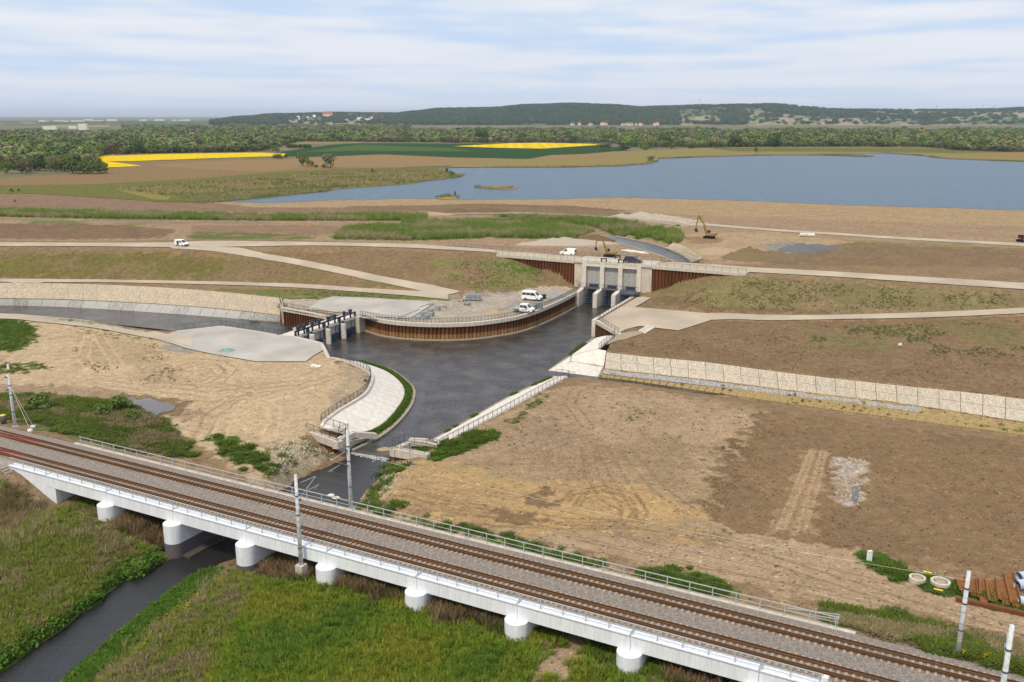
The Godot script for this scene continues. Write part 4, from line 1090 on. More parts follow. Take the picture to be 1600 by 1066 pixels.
func build_water() -> void:
	var muddy := water_mat(lin(0.15, 0.13, 0.11), 0.07, 7.0, 1.1, 0.025)
	var swirl := noise(0.012, 4, FastNoiseLite.TYPE_SIMPLEX_SMOOTH, 51)
	swirl.domain_warp_enabled = true
	swirl.domain_warp_amplitude = 60.0
	swirl.domain_warp_frequency = 0.012
	muddy.albedo_texture = grain(512, swirl, 0.40, 0.80, 1.3)
	muddy.uv1_scale = Vector3.ONE / 38.0
	muddy.normal_texture = ripple(0.16, 1.2)
	muddy.metallic_specular = 0.42
	# everything that this sheet would show above the banks lies under the land
	var a := sheet(P2([-260,-300,-260,-190,-139.9,-236.4,-82.4,-213.6,-72,-213,-55,-207.8,-48.4,-190.6,-41,-188.4,-39.9,-179.6,-30.3,-169.6,-26.6,-146.8,-30.9,-136.3,-25.6,-132.8,-19,-130.4,-12.79,-127.34,-4.2,-139.3,10.7,-169.7,200,-120,220,-130,60,-200,33.8,-237.1,37.6,-246.4,22.1,-253.5,9.5,-262.8,-41,-234.4,-61.5,-234.4,-120,-262]), -1.32)
	struct("basin_water", a, muddy)
	var river := water_mat(lin(0.022, 0.022, 0.022), 0.12, 3.0, 3.0, 0.04)
	river.metallic_specular = 0.40
	var b := sheet(P2([-26.5,-133.9,-18.8,-131.1,-11.61,-126.69,-13.84,-111.77,10,-70,-20,-40,-110,-40,-56.54,-82.06,-50.13,-90.8,-43.51,-103.72,-40.91,-127.77]), -1.58)
	struct("river_water", b, river)
	var lake := water_mat(lin(0.095, 0.165, 0.235), 0.30, 60.0, 4.0, 0.05, Vector3(1, 1, 2.2))
	lake.metallic_specular = 0.27
	lake.normal_texture = ripple(0.30, 3.5)
	lake.albedo_texture = grain(512, noise(0.012, 5, FastNoiseLite.TYPE_SIMPLEX_SMOOTH, 31), 0.72, 1.0, 1.0, noise(0.09, 2))
	var l := sheet(P2([-180,-539,-160,-565,-147,-593,-128,-613,-129,-643,-108,-667,-87,-686,-57,-732,-46,-755,-41,-775,-50,-806,-69,-848,-59,-884,-25,-895,50,-895,102,-912,141,-954,161,-1007,173,-1074,217,-1107,309,-1160,360,-1169,406,-1160,438,-1115,458,-1151,457,-1198,440,-1232,507,-1228,520,-1160,512,-1074,537,-1036,565,-1007,678,-967,838,-918,688,-608,383.1,-412.8,331,-465,277,-487,248,-499,194,-515,139,-545,80,-562,64,-565,27,-554,-31,-551,-63,-558,-109,-547,-139,-529]), 0.06, 0.0)
	struct("lake", l, lake)
	var canal := water_mat(lin(0.055, 0.065, 0.08), 0.2, 8.0, 2.5, 0.03)
	canal.metallic_specular = 0.34
	struct("canal_water", sheet(P2([67.6,-302,67.5,-329.3,60.8,-345.7,56.5,-361.8,50.8,-373.4,46.2,-384.6,39.6,-381.5,42.6,-359.9,50.6,-344,56.7,-321.7,57.6,-307.4]), -0.3), canal)
	# rain water standing on the sand
	var puddle := water_mat(lin(0.10, 0.085, 0.075), 0.1, 4.0, 0.6)
	struct("puddle_water", sheet(round_off(P2([-67.8,-147.9,-66.7,-150,-65.1,-148.7,-63.7,-149.8,-61.1,-147.8,-59.5,-147.4,-58.7,-146.5,-57.4,-145.5,-57.3,-143.4,-58.8,-142.6,-59.2,-140.5,-61,-141.9,-61.6,-141,-64.3,-143.9,-65.6,-144.8])), NAN, 0.10, 2.0), puddle)
	struct("puddle_water", sheet(round_off(P2([46.67,-114.39,47.45,-114.83,47.56,-113.95,46.74,-112.24,46.36,-110.77,45.39,-109.75,45.18,-110.57,46.13,-112.46])), NAN, 0.07, 2.0), puddle)
	# water breaking over the weir, kind of stuff: nobody could count it
	var st := begin()
	var w0 := Vector3(-25.33, -1.35, -132.75)
	var w1 := Vector3(-18.95, -1.35, -130.32)
	var down := (w1 - w0).cross(Vector3.UP).normalized()
	if down.z < 0: down = -down
	for k in 420:
		var t := lerpf(0.02, 1.0, rng.randf())
		var d := 0.08 + absf(rng.randfn(0, 0.55)) * (0.4 + t)
		var p := w0.lerp(w1, t) + down * d
		p.y = -1.57 + maxf(0.0, 0.2 - d * 0.5)
		box(st, p, Vector3(rng.randf_range(0.06, 0.3), 0.03, rng.randf_range(0.05, 0.16)), Basis(Vector3.UP, rng.randf_range(-0.6, 0.6) - 0.4))
	var foam := part(self, "white_water", done(st), M.foam)
	tag(foam, "white foam where the river drops over the weir", "", "", "stuff")
	var sill := begin()
	bar(sill, w0 + Vector3(0, -0.37, 0), w1 + Vector3(0, -0.37, 0), 0.5, 0.8)
	struct("weir_sill", done(sill), M.wet_concrete)

func round_off(p: Array) -> Array:
	var out := []
	for i in p.size():
		for k in 3: out.append(p[i].cubic_interpolate(p[(i + 1) % p.size()], p[i - 1], p[(i + 2) % p.size()], k / 3.0))
	return out

func build_roads() -> void:
	# crest road, its ramp and the road at the toe, left of the gate
	ribbon("crest_road", P3([-198.1,10.39,-287.9,-164.2,10.4,-286.3,-132.7,10.4,-284.8,-108.8,10.4,-286.3,-95.4,10.4,-289.3,-61.6,10.4,-286.3,-32.3,10.4,-281.9,-19.8,10.4,-276.3,-4.8,10.4,-269.5,20.5,10,-255.8]), P3([-189.9,10.39,-275.7,-159,10.4,-277,-129.2,10.4,-276.9,-104.6,10.4,-274.9,-91,10.4,-275.6,-59.9,10.4,-278.4,-31.4,10.4,-273.5,-19.4,10.4,-269.5,-4.7,10.31,-263.6,17.8,10,-249.9]), M.road, 0.16, 150, 5)
	ribbon("ramp_road", P3([-106.7,10.4,-276.3,-95.4,10.4,-276.9,-74,8.83,-270.8,-52.8,6.81,-261.6,-28.8,4.63,-248.4,-14,3.29,-240.2]), P3([-103.6,10.37,-272.3,-91.4,9.85,-270.6,-73,7.69,-266.8,-52.1,5.65,-257.3,-32.1,3.78,-246.1,-19,2.78,-237.4]), M.road, 0.13, 80, 5)
	ribbon("toe_road", P3([-177.4,4.13,-255.2,-148.1,4,-255.6,-110.5,3.86,-254.2,-73.1,3.46,-252.2,-50.5,3.26,-248.4,-28.1,3.09,-242.2,-17.4,2.92,-239.4]), P3([-177.1,3.31,-254.6,-145.5,3.97,-251,-109.1,3.73,-250.8,-72,3.32,-248.1,-49.5,2.99,-243.6,-27.5,2.77,-236.6,-16.9,2.65,-232]), M.road, 0.16, 110, 5)
	ribbon("crest_road", P3([40.9,10,-246.5,52.7,10.4,-243.6,62.6,10.4,-237.8,83.3,10.4,-230.7,104.5,10.4,-222.2,124.2,10.4,-214.2,148.2,10.34,-204]), P3([38.2,10,-240.6,51.1,10.28,-235.9,60.7,10.23,-230.2,80.7,10.4,-223.1,100.9,10.4,-214.2,119.7,10.4,-206,143.5,10.06,-197.1]), M.road, 0.16, 100, 5)
	ribbon("berm_road", P3([48.3,2.83,-214.7,54.2,3.33,-211.7,60.9,3.81,-208.1,74.5,4.8,-203.6,94.8,6.3,-199.6,114.7,8,-196.5,140.9,10.11,-193.4]), P3([46.7,2.81,-207,52.7,3.31,-205.5,59.4,3.74,-202.6,72.9,4.76,-199.1,92.4,6.29,-194.3,111.7,7.97,-191,137.3,9.93,-188.1]), M.road, 0.16, 100, 5)
	ribbon("far_crest_road", P3([101.5,10.4,-219,113.3,10.4,-217.2,125,10.39,-215.5,193.1,0,-266.2]), P3([100.7,10.4,-217.2,111.8,10.4,-214.2,123.1,10.4,-212.1,190.3,-0,-262.1]), M.road, 0.12, 40, 2)
	ribbon("field_road", P3([88.8,-0.33,-429.4,115.4,0.34,-404,148.1,0.41,-383.4,184.6,0,-368.2,205.7,-0,-358.7,243.2,0,-338.6]), P3([86.6,0.17,-418.8,113.3,0.41,-396.5,145.3,0.43,-376,180.9,0,-360.6,201.2,-0,-350.6,237.6,0,-330.5]), M.road, 0.1, 90, 2)
	ribbon("canal_track", P3([-34,-0,-474,0,0,-479,43,-0,-462,71.6,-0.13,-437,88.8,0.2,-414.8]), P3([-33,0,-468,0,0,-469,41.6,0,-449.8,70.6,-0.42,-430.2,87.4,0.26,-408.2]), M.road_dusty, 0.08, 60, 2)
	ribbon("channel_road", P3([-157.9,0.72,-225,-133.6,-0.28,-228.4,-121.7,-0.14,-224.8,-105,-0.76,-220.5,-80.3,2.35,-197,-70,2.6,-190.3]), P3([-150.1,1.65,-213.5,-124.9,1.69,-213.3,-113.6,1.77,-209.5,-96.4,1.99,-201.9,-77.6,2.42,-189.8,-67.4,2.56,-182.6]), M.road, 0.2, 70, 6)
	# paved yards
	struct("lower_yard", sheet(P2([-75.7,-196.7,-67.4,-201.9,-57.9,-196.9,-51,-192.6,-47.3,-191.5,-40.5,-186.1,-39,-181.6,-39.5,-178.4,-40.4,-175,-40.9,-171.2,-50.8,-171.5,-61.6,-177.2,-68.4,-181.6,-78.6,-190.6]), NAN, 0.17, 2.0), M.paving)
	struct("upper_yard", sheet(P2([-51.8,-220.2,-50.5,-231,-48,-235.7,-37.5,-234.4,-20,-228.1,-24.5,-209.3,-36.4,-212.8,-44.4,-217.2]), NAN, 0.17, 2.0), M.paving)
	struct("gate_yard", sheet(P2([34.3,-236.9,32.2,-232.3,20.6,-207.9,24.3,-197.7,29.6,-201.6,37.6,-196.8,46.9,-206.5,49.2,-213.8,35.4,-220.4,31.1,-222.1,37.2,-234.5]), NAN, 0.17, 2.0), M.road)
	struct("foot_path", sheet(P2([21.7,-193.7,23.4,-196.2,26,-196.8,29.5,-197.8,30.3,-196.3,27,-193.4,23.4,-192.7,20.7,-189.3]), NAN, 0.13, 1.5), M.road_dusty)

func field(called: String, poly: Array, col: Color, y: float, tile := 40.0, tex: Texture2D = null) -> void:
	struct(called, sheet(poly, y), mat(col, 0.97, tex if tex else M.coarse, tile))

func build_far_fields() -> void:
	var yellow := lin(0.86, 0.60, 0.004)
	field("brown_field", P2([-516,-608,-573,-677,-408,-725,-381,-833,-397,-942,-381,-1066,-346,-1051,-254,-1099,-152,-1208,0,-1115,46,-1099,-66,-942,-144,-853,-202,-797,-255,-725,-319,-664,-372,-658]), lin(0.324, 0.217, 0.0972), 0.02)
	field("brown_field", P2([-377,-942,-337,-1021,-250,-1082,-178,-1208,-79,-1133,15,-1066,-52,-930,-126,-895,-201,-895,-223,-833,-282,-853]), lin(0.372, 0.246, 0.113), 0.10)
	field("brown_field", P2([-445,-1595,-465,-1803,-291,-1739,-281,-1679]), lin(0.36, 0.275, 0.117), 0.12)
	field("green_field", P2([-413,-484,-543,-640,-375,-664,-310,-677,-258,-732,-214,-824,-149,-884,-75,-895,-54,-815,-43,-771,-76,-677,-131,-618,-149,-569,-181,-531,-205,-535,-310,-593,-361,-593]), lin(0.198, 0.195, 0.0505), 0.14)
	field("dry_meadow", P2([-276,-629,-243,-690,-210,-747,-141,-833,-64,-833,-47,-763,-77,-683,-132,-624,-157,-583,-182,-535,-219,-551]), lin(0.324, 0.275, 0.0814), 0.20, 18.0)
	field("green_meadow", P2([-217,-578,-187,-629,-141,-664,-122,-618,-149,-569,-177,-531,-209,-547]), lin(0.192, 0.2, 0.0428), 0.26, 18.0)
	field("winter_wheat_field", P2([-326,-1294,-314,-1606,-281,-1679,-116,-1660,116,-1660,183,-1419,115,-1169,15,-1074,-78,-1115,-168,-1198,-262,-1133,-303,-1169]), lin(0.036, 0.092, 0.024), 0.16, 60.0)
	field("wheat_strip", P2([-266,-1588,-100,-1433,-54,-1294,-221,-1317,-293,-1271]), lin(0.09, 0.16, 0.035), 0.24, 60.0)
	field("rape_field", P2([-528,-1160,-456,-1208,-351,-1256,-303,-1224,-288,-1151,-359,-1090,-427,-1016,-466,-1021]), yellow, 0.22, 30.0, M.soft)
	field("rape_field", P2([-459,-1007,-455,-1021,-375,-924,-404,-884]), yellow, 0.22, 30.0, M.soft)
	field("rape_field", P2([-97,-1513,0,-1679,59,-1699,166,-1606,49,-1405,-20,-1433]), yellow, 0.34, 60.0, M.soft)
	field("shore_meadow", P2([-63,-895,-54,-967,31,-1090,145,-1294,361,-1476,657,-1447,859,-1228,678,-967,569,-1014,516,-1082,524,-1169,503,-1239,311,-1169,219,-1115,174,-1082,159,-1007,134,-954,51,-901]), lin(0.336, 0.275, 0.0936), 0.30, 25.0)
	field("shore_grass", P2([303,-1447,645,-1419,800,-1271,602,-1228,493,-1282,317,-1294]), lin(0.192, 0.189, 0.0505), 0.36, 25.0)
	field("brown_field", P2([49,-1169,178,-1271,125,-1115,59,-1051,15,-1051]), lin(0.372, 0.252, 0.109), 0.38)
	field("brown_field", P2([584,-1228,729,-1271,806,-1151,641,-1115]), lin(0.396, 0.252, 0.0936), 0.42)
	field("field_strip", P2([-2395,-4791,-2240,-5122,-1750,-4012,-1856,-3710]), lin(0.432, 0.309, 0.156), 0.4, 120.0)
	field("field_strip", P2([278,-5714,1345,-6461,2344,-6756,3438,-6192,2750,-4951,1375,-4951,219,-4500]), lin(0.36, 0.298, 0.14), 0.4, 120.0)
	# small gravel island and spits in the lake
	field("gravel_island", P2([-27,-649,-19,-661,-5,-659,5,-643,0,-626,-13,-629]), lin(0.396, 0.32, 0.132), 0.22, 8.0)
	field("gravel_spit", P2([-48,-562,-45,-578,-35,-569,-34,-554,-43,-551]), lin(0.456, 0.343, 0.117), 0.25, 8.0)
	struct("far_pond", sheet(P2([-561,-2055,-586,-2243,-542,-2115,-491,-1872]), 0.8), water_mat(lin(0.42, 0.458, 0.35), 0.3, 20.0, 1.0))
	struct("far_pond", sheet(P2([-381,-2145,-375,-2243,-339,-2055,-351,-2000]), 0.8), water_mat(lin(0.36, 0.401, 0.311), 0.3, 20.0, 1.0))

# ---------------------------------------------------------------- hills and far land

const SKYLINE := [-600, 186, 0, 186.5, 330, 186, 380, 181, 430, 177, 445, 177, 520, 175, 620, 176, 645, 173, 690, 168.5, 760, 167.5, 830, 162.5, 890, 160.5, 950, 162.5, 1000, 166, 1040, 165, 1100, 163, 1170, 162, 1210, 161, 1260, 165, 1300, 169, 1340, 170, 1400, 170, 1500, 170, 1560, 169, 1600, 167, 1900, 165, 2400, 170]

func bearing(x: float, z: float) -> float:
	return 800.0 + 1400.0 * 1.0313 * x / -z

func hill(x: float, z: float) -> float:
	if z > -4700.0: return 0.0
	var b := bearing(x, z)
	var k := 0
	while k < SKYLINE.size() - 4 and SKYLINE[k + 2] < b: k += 2
	var y := lerpf(SKYLINE[k + 1], SKYLINE[k + 3], smoothstep(0, 1, clampf((b - SKYLINE[k]) / (SKYLINE[k + 2] - SKYLINE[k]), 0, 1)))
	var top := maxf(0.0, 50.0 + (180.0 - y) * 4.37 - 17.0)
	var t := clampf((-z - 4700.0) / 1800.0, 0, 1)
	var s := smoothstep(0.0, 1.0, t)
	s = lerpf(s, t, 0.3)
	return top * s * (1.0 + 0.10 * n_big.get_noise_2d(x * 0.35, z * 0.35) * (1.0 - t)) + 9.0 * n_big.get_noise_2d(x * 0.5 + 400, z * 0.5) * t * (1.0 - t) * 4.0

func wooded(x: float, z: float) -> float:
	var b := bearing(x, z)
	var t := (-z - 4700.0) / 1800.0
	var v := n_big.get_noise_2d(x * 0.35, z * 0.35) * 1.3 + n_big.get_noise_2d(x * 1.1, z * 1.1 + 90) * 0.5
	if b > 600 and b < 1060: return 1.0 if t > 0.12 else v + 0.2
	if b < 600: return v * 0.7 - 0.12 + (0.6 if b < 432 or t > 0.92 else 0.0)
	# single woods among the fields of the right hills: bearing, height on the slope, half width, half height
	for k in [[1148, 0.42, 17, 0.36], [1120, 0.93, 55, 0.09], [1190, 0.9, 45, 0.10], [1265, 0.68, 72, 0.2], [1335, 0.55, 42, 0.13], [1404, 0.8, 18, 0.1], [1440, 0.5, 40, 0.10], [1500, 0.93, 60, 0.06], [1580, 0.92, 60, 0.09], [1212, 0.4, 12, 0.08], [1085, 0.9, 30, 0.16], [1700, 0.8, 70, 0.15], [1330, 0.95, 60, 0.06]]:
		var d := pow((b - k[0]) / k[2], 2.0) + pow((t - k[1]) / k[3], 2.0)
		if d < 1.0 + v * 0.8: return 1.0
	return 1.0 if v > 0.62 else 0.0

func build_hills() -> void:
	var nx := 220
	var nz := 26
	var st := begin(true)
	var patch := FastNoiseLite.new()
	patch.noise_type = FastNoiseLite.TYPE_CELLULAR
	patch.cellular_return_type = FastNoiseLite.RETURN_CELL_VALUE
	patch.frequency = 0.0035
	patch.seed = 4
	var tones := [Vector3(0.10, 0.15, 0.055), Vector3(0.14, 0.18, 0.07), Vector3(0.30, 0.23, 0.15), Vector3(0.17, 0.18, 0.08), Vector3(0.08, 0.12, 0.045), Vector3(0.34, 0.22, 0.15)]
	var at := func(i: int, j: int) -> Vector3:
		var z := -4600.0 - 2600.0 * j / nz
		var x: float = lerpf(-4200, 5600, float(i) / nx) * (z / -6000.0)
		return Vector3(x, hill(x, z) - (6.0 if j == 0 else 0.0), z)
	var put := func(p: Vector3, c: Vector3) -> void:
		st.set_color(Color(c.x, c.y, c.z))
		st.add_vertex(p)
	for j in nz:
		for i in nx:
			var p := [at.call(i, j), at.call(i + 1, j), at.call(i + 1, j + 1), at.call(i, j + 1)]
			var m: Vector3 = (p[0] + p[2]) * 0.5
			var c: Vector3 = tones[int((patch.get_noise_2d(m.x * 0.6, m.z) * 0.5 + 0.5) * 5.99) % 6]
			if wooded(m.x, m.z) > 0.15: c = Vector3(0.07, 0.10, 0.04)
			for k in [0, 2, 1, 0, 3, 2]: put.call(p[k], c)
	var hm := mat(Color.WHITE, 0.97)
	hm.vertex_color_use_as_albedo = true
	struct("hills", fix_up(done(st)), hm)

# ---------------------------------------------------------------- railway

const RAIL_TURN := -27.38

func rail_thing(called: String, label: String, category: String, group := "") -> Node3D:
	return thing(called, label, category, Vector3(0, 0, -86.79), deg_to_rad(RAIL_TURN), group)

func build_railway() -> void:
	# ballast bed, the whole length
	var st := begin()
	var prof := [Vector2(-8.3, 3.35), Vector2(-6.95, 4.1), Vector2(-6.7, 4.24), Vector2(-4.0, 4.27), Vector2(-3.0, 4.2), Vector2(-1.9, 4.27), Vector2(0.5, 4.26), Vector2(1.5, 4.12), Vector2(1.95, 3.98), Vector2(3.6, 3.3)]
	var n := 190
	var a := deg_to_rad(RAIL_TURN)
	var at := func(i: int, j: int) -> Vector3:
		var s := lerpf(-150, 110, float(i) / n)
		var t: float = prof[j].x
		var y: float = prof[j].y + n_fine.get_noise_2d(s * 2.0, t * 3.0) * 0.03
		if s > -71.0 and s < 34.5:
			if j == 0: t = -7.0
			if j == 9: t = 1.97
		return Vector3(s, y, -t)
	for i in n:
		for j in prof.size() - 1:
			quad(st, at.call(i, j), at.call(i + 1, j), at.call(i + 1, j + 1), at.call(i, j + 1))
	var bed := struct("ballast_bed", done(st), M.ballast)
	bed.position = Vector3(0, 0, -86.79)
	bed.rotation.y = a
	track("railway_track", "far railway track, the one beside the railing towards the flood gate", 0.0, -79.0)
	track("railway_track", "near railway track, the one beside the white parapet of the bridge", -4.55, -76.5)
	# bridge
	var b := rail_thing("railway_bridge", "long low white concrete railway bridge on round-nosed piers over the stream", "bridge")
	part(b, "deck_slab", box_mesh(Vector3(105, 1.2, 9.0), Vector3(-18, 3.0, 2.5)), M.concrete_grey)
	var joints := [-72.4, -64.9]
	for k in 9: joints.append(-53.3 + 11.58 * k)
	joints[-1] = 34.3
	for k in joints.size() - 1:
		var s0: float = joints[k] + 0.02
		var s1: float = joints[k + 1] - 0.02
		if k == 0:
			var w := begin()
			prism(w, PackedVector2Array([Vector2(-72.3, 4.14), Vector2(-72.3, 3.6), Vector2(-66.4, 0.4), Vector2(-63.4, 0.4), Vector2(-63.4, 2.55), Vector2(-62.0, 2.62), Vector2(-64.92, 4.14)]), 0.75, Transform3D(Basis(), Vector3(0, 0, 7.36)))
			part(b, "wing_wall", done(w), M.white_paint)
		else:
			part(b, "edge_beam", box_mesh(Vector3(s1 - s0, 1.52, 0.8), Vector3((s0 + s1) / 2, 3.36, 7.4)), M.white_paint)
		var cap := begin()
		box(cap, Vector3((s0 + s1) / 2, 4.17, 7.42), Vector3(s1 - s0, 0.1, 1.02))
		part(b, "parapet_top", done(cap), M.white_paint)
		part(b, "far_edge_beam", box_mesh(Vector3(s1 - s0, 1.3, 0.5), Vector3((s0 + s1) / 2, 3.38, -2.24)), M.concrete)
	for s in joints.slice(1, joints.size() - 1):
		part(b, "expansion_joint", box_mesh(Vector3(0.22, 0.02, 1.06), Vector3(s, 4.235, 7.42)), M.concrete_grey)
	var pier := begin()
	var foot := begin()
	pier_shape(pier, 1.18, -9.1, 3.0, 0.25, 2.58)
	pier_shape(foot, 1.21, -9.13, 3.03, -3.2, 0.25)
	var pm := done(pier)
	var fm := done(foot)
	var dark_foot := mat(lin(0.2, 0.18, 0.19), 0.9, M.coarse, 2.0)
	for k in 8:
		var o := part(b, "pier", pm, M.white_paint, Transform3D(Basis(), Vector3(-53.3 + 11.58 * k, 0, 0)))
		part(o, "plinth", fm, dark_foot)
	part(b, "abutment", box_mesh(Vector3(2.0, 4.0, 9.4), Vector3(-64.5, 0.6, 2.4)), M.white_paint)
	part(b, "abutment", box_mesh(Vector3(2.0, 5.0, 9.4), Vector3(33.4, 0.1, 2.4)), M.white_paint)
	part(b, "end_post", box_mesh(Vector3(0.5, 0.8, 0.5), Vector3(33.0, 4.6, 7.4)), M.white_paint)
	part(b, "ledge", box_mesh(Vector3(1.3, 0.8, 14.0), Vector3(-40.0, -1.75, 1.0)), M.wet_concrete)
	# steps down the left wing
	var steps := rail_thing("embankment_steps", "narrow concrete steps down the grass bank at the left bridge end", "steps")
	for k in 14:
		part(steps, "step", box_mesh(Vector3(0.5, 0.25, 0.9), Vector3(-73.0 + k * 0.5, 3.8 - k * 0.235, 8.35)), M.sleeper)
	# railings
	railing("bridge_railing", "grey metal railing on the white parapet along the near side of the bridge", -72.0, 32.6, 7.62, 4.2, 1.05)
	railing("bridge_railing", "grey metal railing along the far side of the railway bridge", -71.0, 32.5, -2.2, 4.03, 1.15)
	var gate := rail_thing("end_railing", "short double grey railing with a slanted bar at the right end of the far railing", "railing")
	var e := begin()
	for s in [30.6, 32.6]:
		bar(e, Vector3(s, 4.0, -2.9), Vector3(s, 5.1, -2.9), 0.07, 0.07)
	bar(e, Vector3(28.0, 4.5, -2.9), Vector3(32.7, 5.1, -2.9), 0.06, 0.06)
	bar(e, Vector3(28.0, 4.2, -2.9), Vector3(32.7, 4.6, -2.9), 0.05, 0.05)
	part(gate, "frame", done(e), M.galvanised)
	var hand := rail_thing("hand_railing", "short curved white handrail at the top of the steps by the left bridge end", "railing")
	var h := begin()
	var q := [Vector3(-75.2, 3.6, 8.2), Vector3(-75.2, 4.7, 8.2), Vector3(-74.0, 4.72, 8.2), Vector3(-73.0, 4.2, 8.2), Vector3(-72.3, 3.5, 8.2)]
	for i in 4: tube(h, q[i], q[i + 1], 0.035, 0.035, 6)
	part(hand, "rail", done(h), M.galvanised)

func pier_shape(st: SurfaceTool, r: float, t0: float, t1: float, y0: float, y1: float) -> void:
	var ring := []
	for i in 13:
		var u := PI * i / 12
		ring.append(Vector2(cos(u) * r, -t0 - r + sin(u) * r))
	for i in 13:
		var u := PI + PI * i / 12
		ring.append(Vector2(cos(u) * r, -t1 + r + sin(u) * r))
	var c := Vector3(0, y1, -(t0 + t1) / 2)
	for i in ring.size():
		var p: Vector2 = ring[i]
		var q: Vector2 = ring[(i + 1) % ring.size()]
		quad(st, Vector3(q.x, y0, q.y), Vector3(p.x, y0, p.y), Vector3(p.x, y1, p.y), Vector3(q.x, y1, q.y))
		tri(st, c, Vector3(q.x, y1, q.y), Vector3(p.x, y1, p.y))

func rail_mesh(s0: float, s1: float, t0: float, t1: float) -> ArrayMesh:
	var st := begin()
	for k in [[0.15, 0.035, 4.335], [0.035, 0.11, 4.40], [0.075, 0.05, 4.475]]:
		bar(st, Vector3(s0, k[2], -t0), Vector3(s1, k[2], -t1), k[0], k[1])
	return done(st)

func track(called: String, label: String, t: float, guard_from: float) -> void:
	var o := rail_thing(called, label, "railway track", "railway tracks")
	part(o, "rail", rail_mesh(-150, 110, t, t), M.rail_rust)
	part(o, "rail", rail_mesh(-150, 110, t - 1.5, t - 1.5), M.rail_rust)
	for k in [[-0.34, 0.0], [-1.16, 0.0]]:
		part(o, "guard_rail", rail_mesh(guard_from + 3.0, 46.0, t + k[0], t + k[0]), M.rail_head)
		var tip := part(o, "guard_rail_tip", rail_mesh(guard_from - 6.0, guard_from + 3.0, t - 0.75 + (0.12 if k[0] > -0.7 else -0.12), t + k[0]), M.red_paint)
		tip.set_meta("label", "red painted end where the guard rails draw together")
		part(o, "guard_rail_tip", rail_mesh(54.0, 46.0, t - 0.75 + (0.12 if k[0] > -0.7 else -0.12), t + k[0]), M.red_paint)
	var sm := begin()
	box(sm, Vector3(0, 4.23, 0), Vector3(0.26, 0.19, 2.55))
	for s in [-1, 1]:
		box(sm, Vector3(0, 4.335, 0.75 * s), Vector3(0.2, 0.02, 0.36))
	var me := done(sm)
	for k in 298:
		var s := -112.0 + k * 0.61
		part(o, "sleeper", me, M.sleeper if (k * 7 + int(s * 3.0)) % 3 else M.sleeper_b, Transform3D(Basis(Vector3.UP, rng.randf_range(-0.012, 0.012)), Vector3(s, rng.randf_range(-0.015, 0.008), -t + 0.75)))

func railing(called: String, label: String, s0: float, s1: float, z: float, y: float, h: float) -> void:
	var o := rail_thing(called, label, "railing")
	var n := roundi((s1 - s0) / 2.31)
	var pm := begin()
	box(pm, Vector3(0, h / 2, 0), Vector3(0.09, h, 0.07))
	box(pm, Vector3(0, 0.01, 0), Vector3(0.2, 0.03, 0.2))
	var me := done(pm)
	for i in n + 1:
		part(o, "post", me, M.galvanised, Transform3D(Basis(), Vector3(lerpf(s0, s1, float(i) / n), y, z)))
	for k in [[1.0, 0.08], [0.52, 0.045], [0.2, 0.03]]:
		var st := begin()
		bar(st, Vector3(s0 - 0.3, y + h * k[0], z), Vector3(s1 + 0.3, y + h * k[0], z), k[1], k[1])
		part(o, "rail", done(st), M.galvanised)

# ---------------------------------------------------------------- the flood gate and the sluice

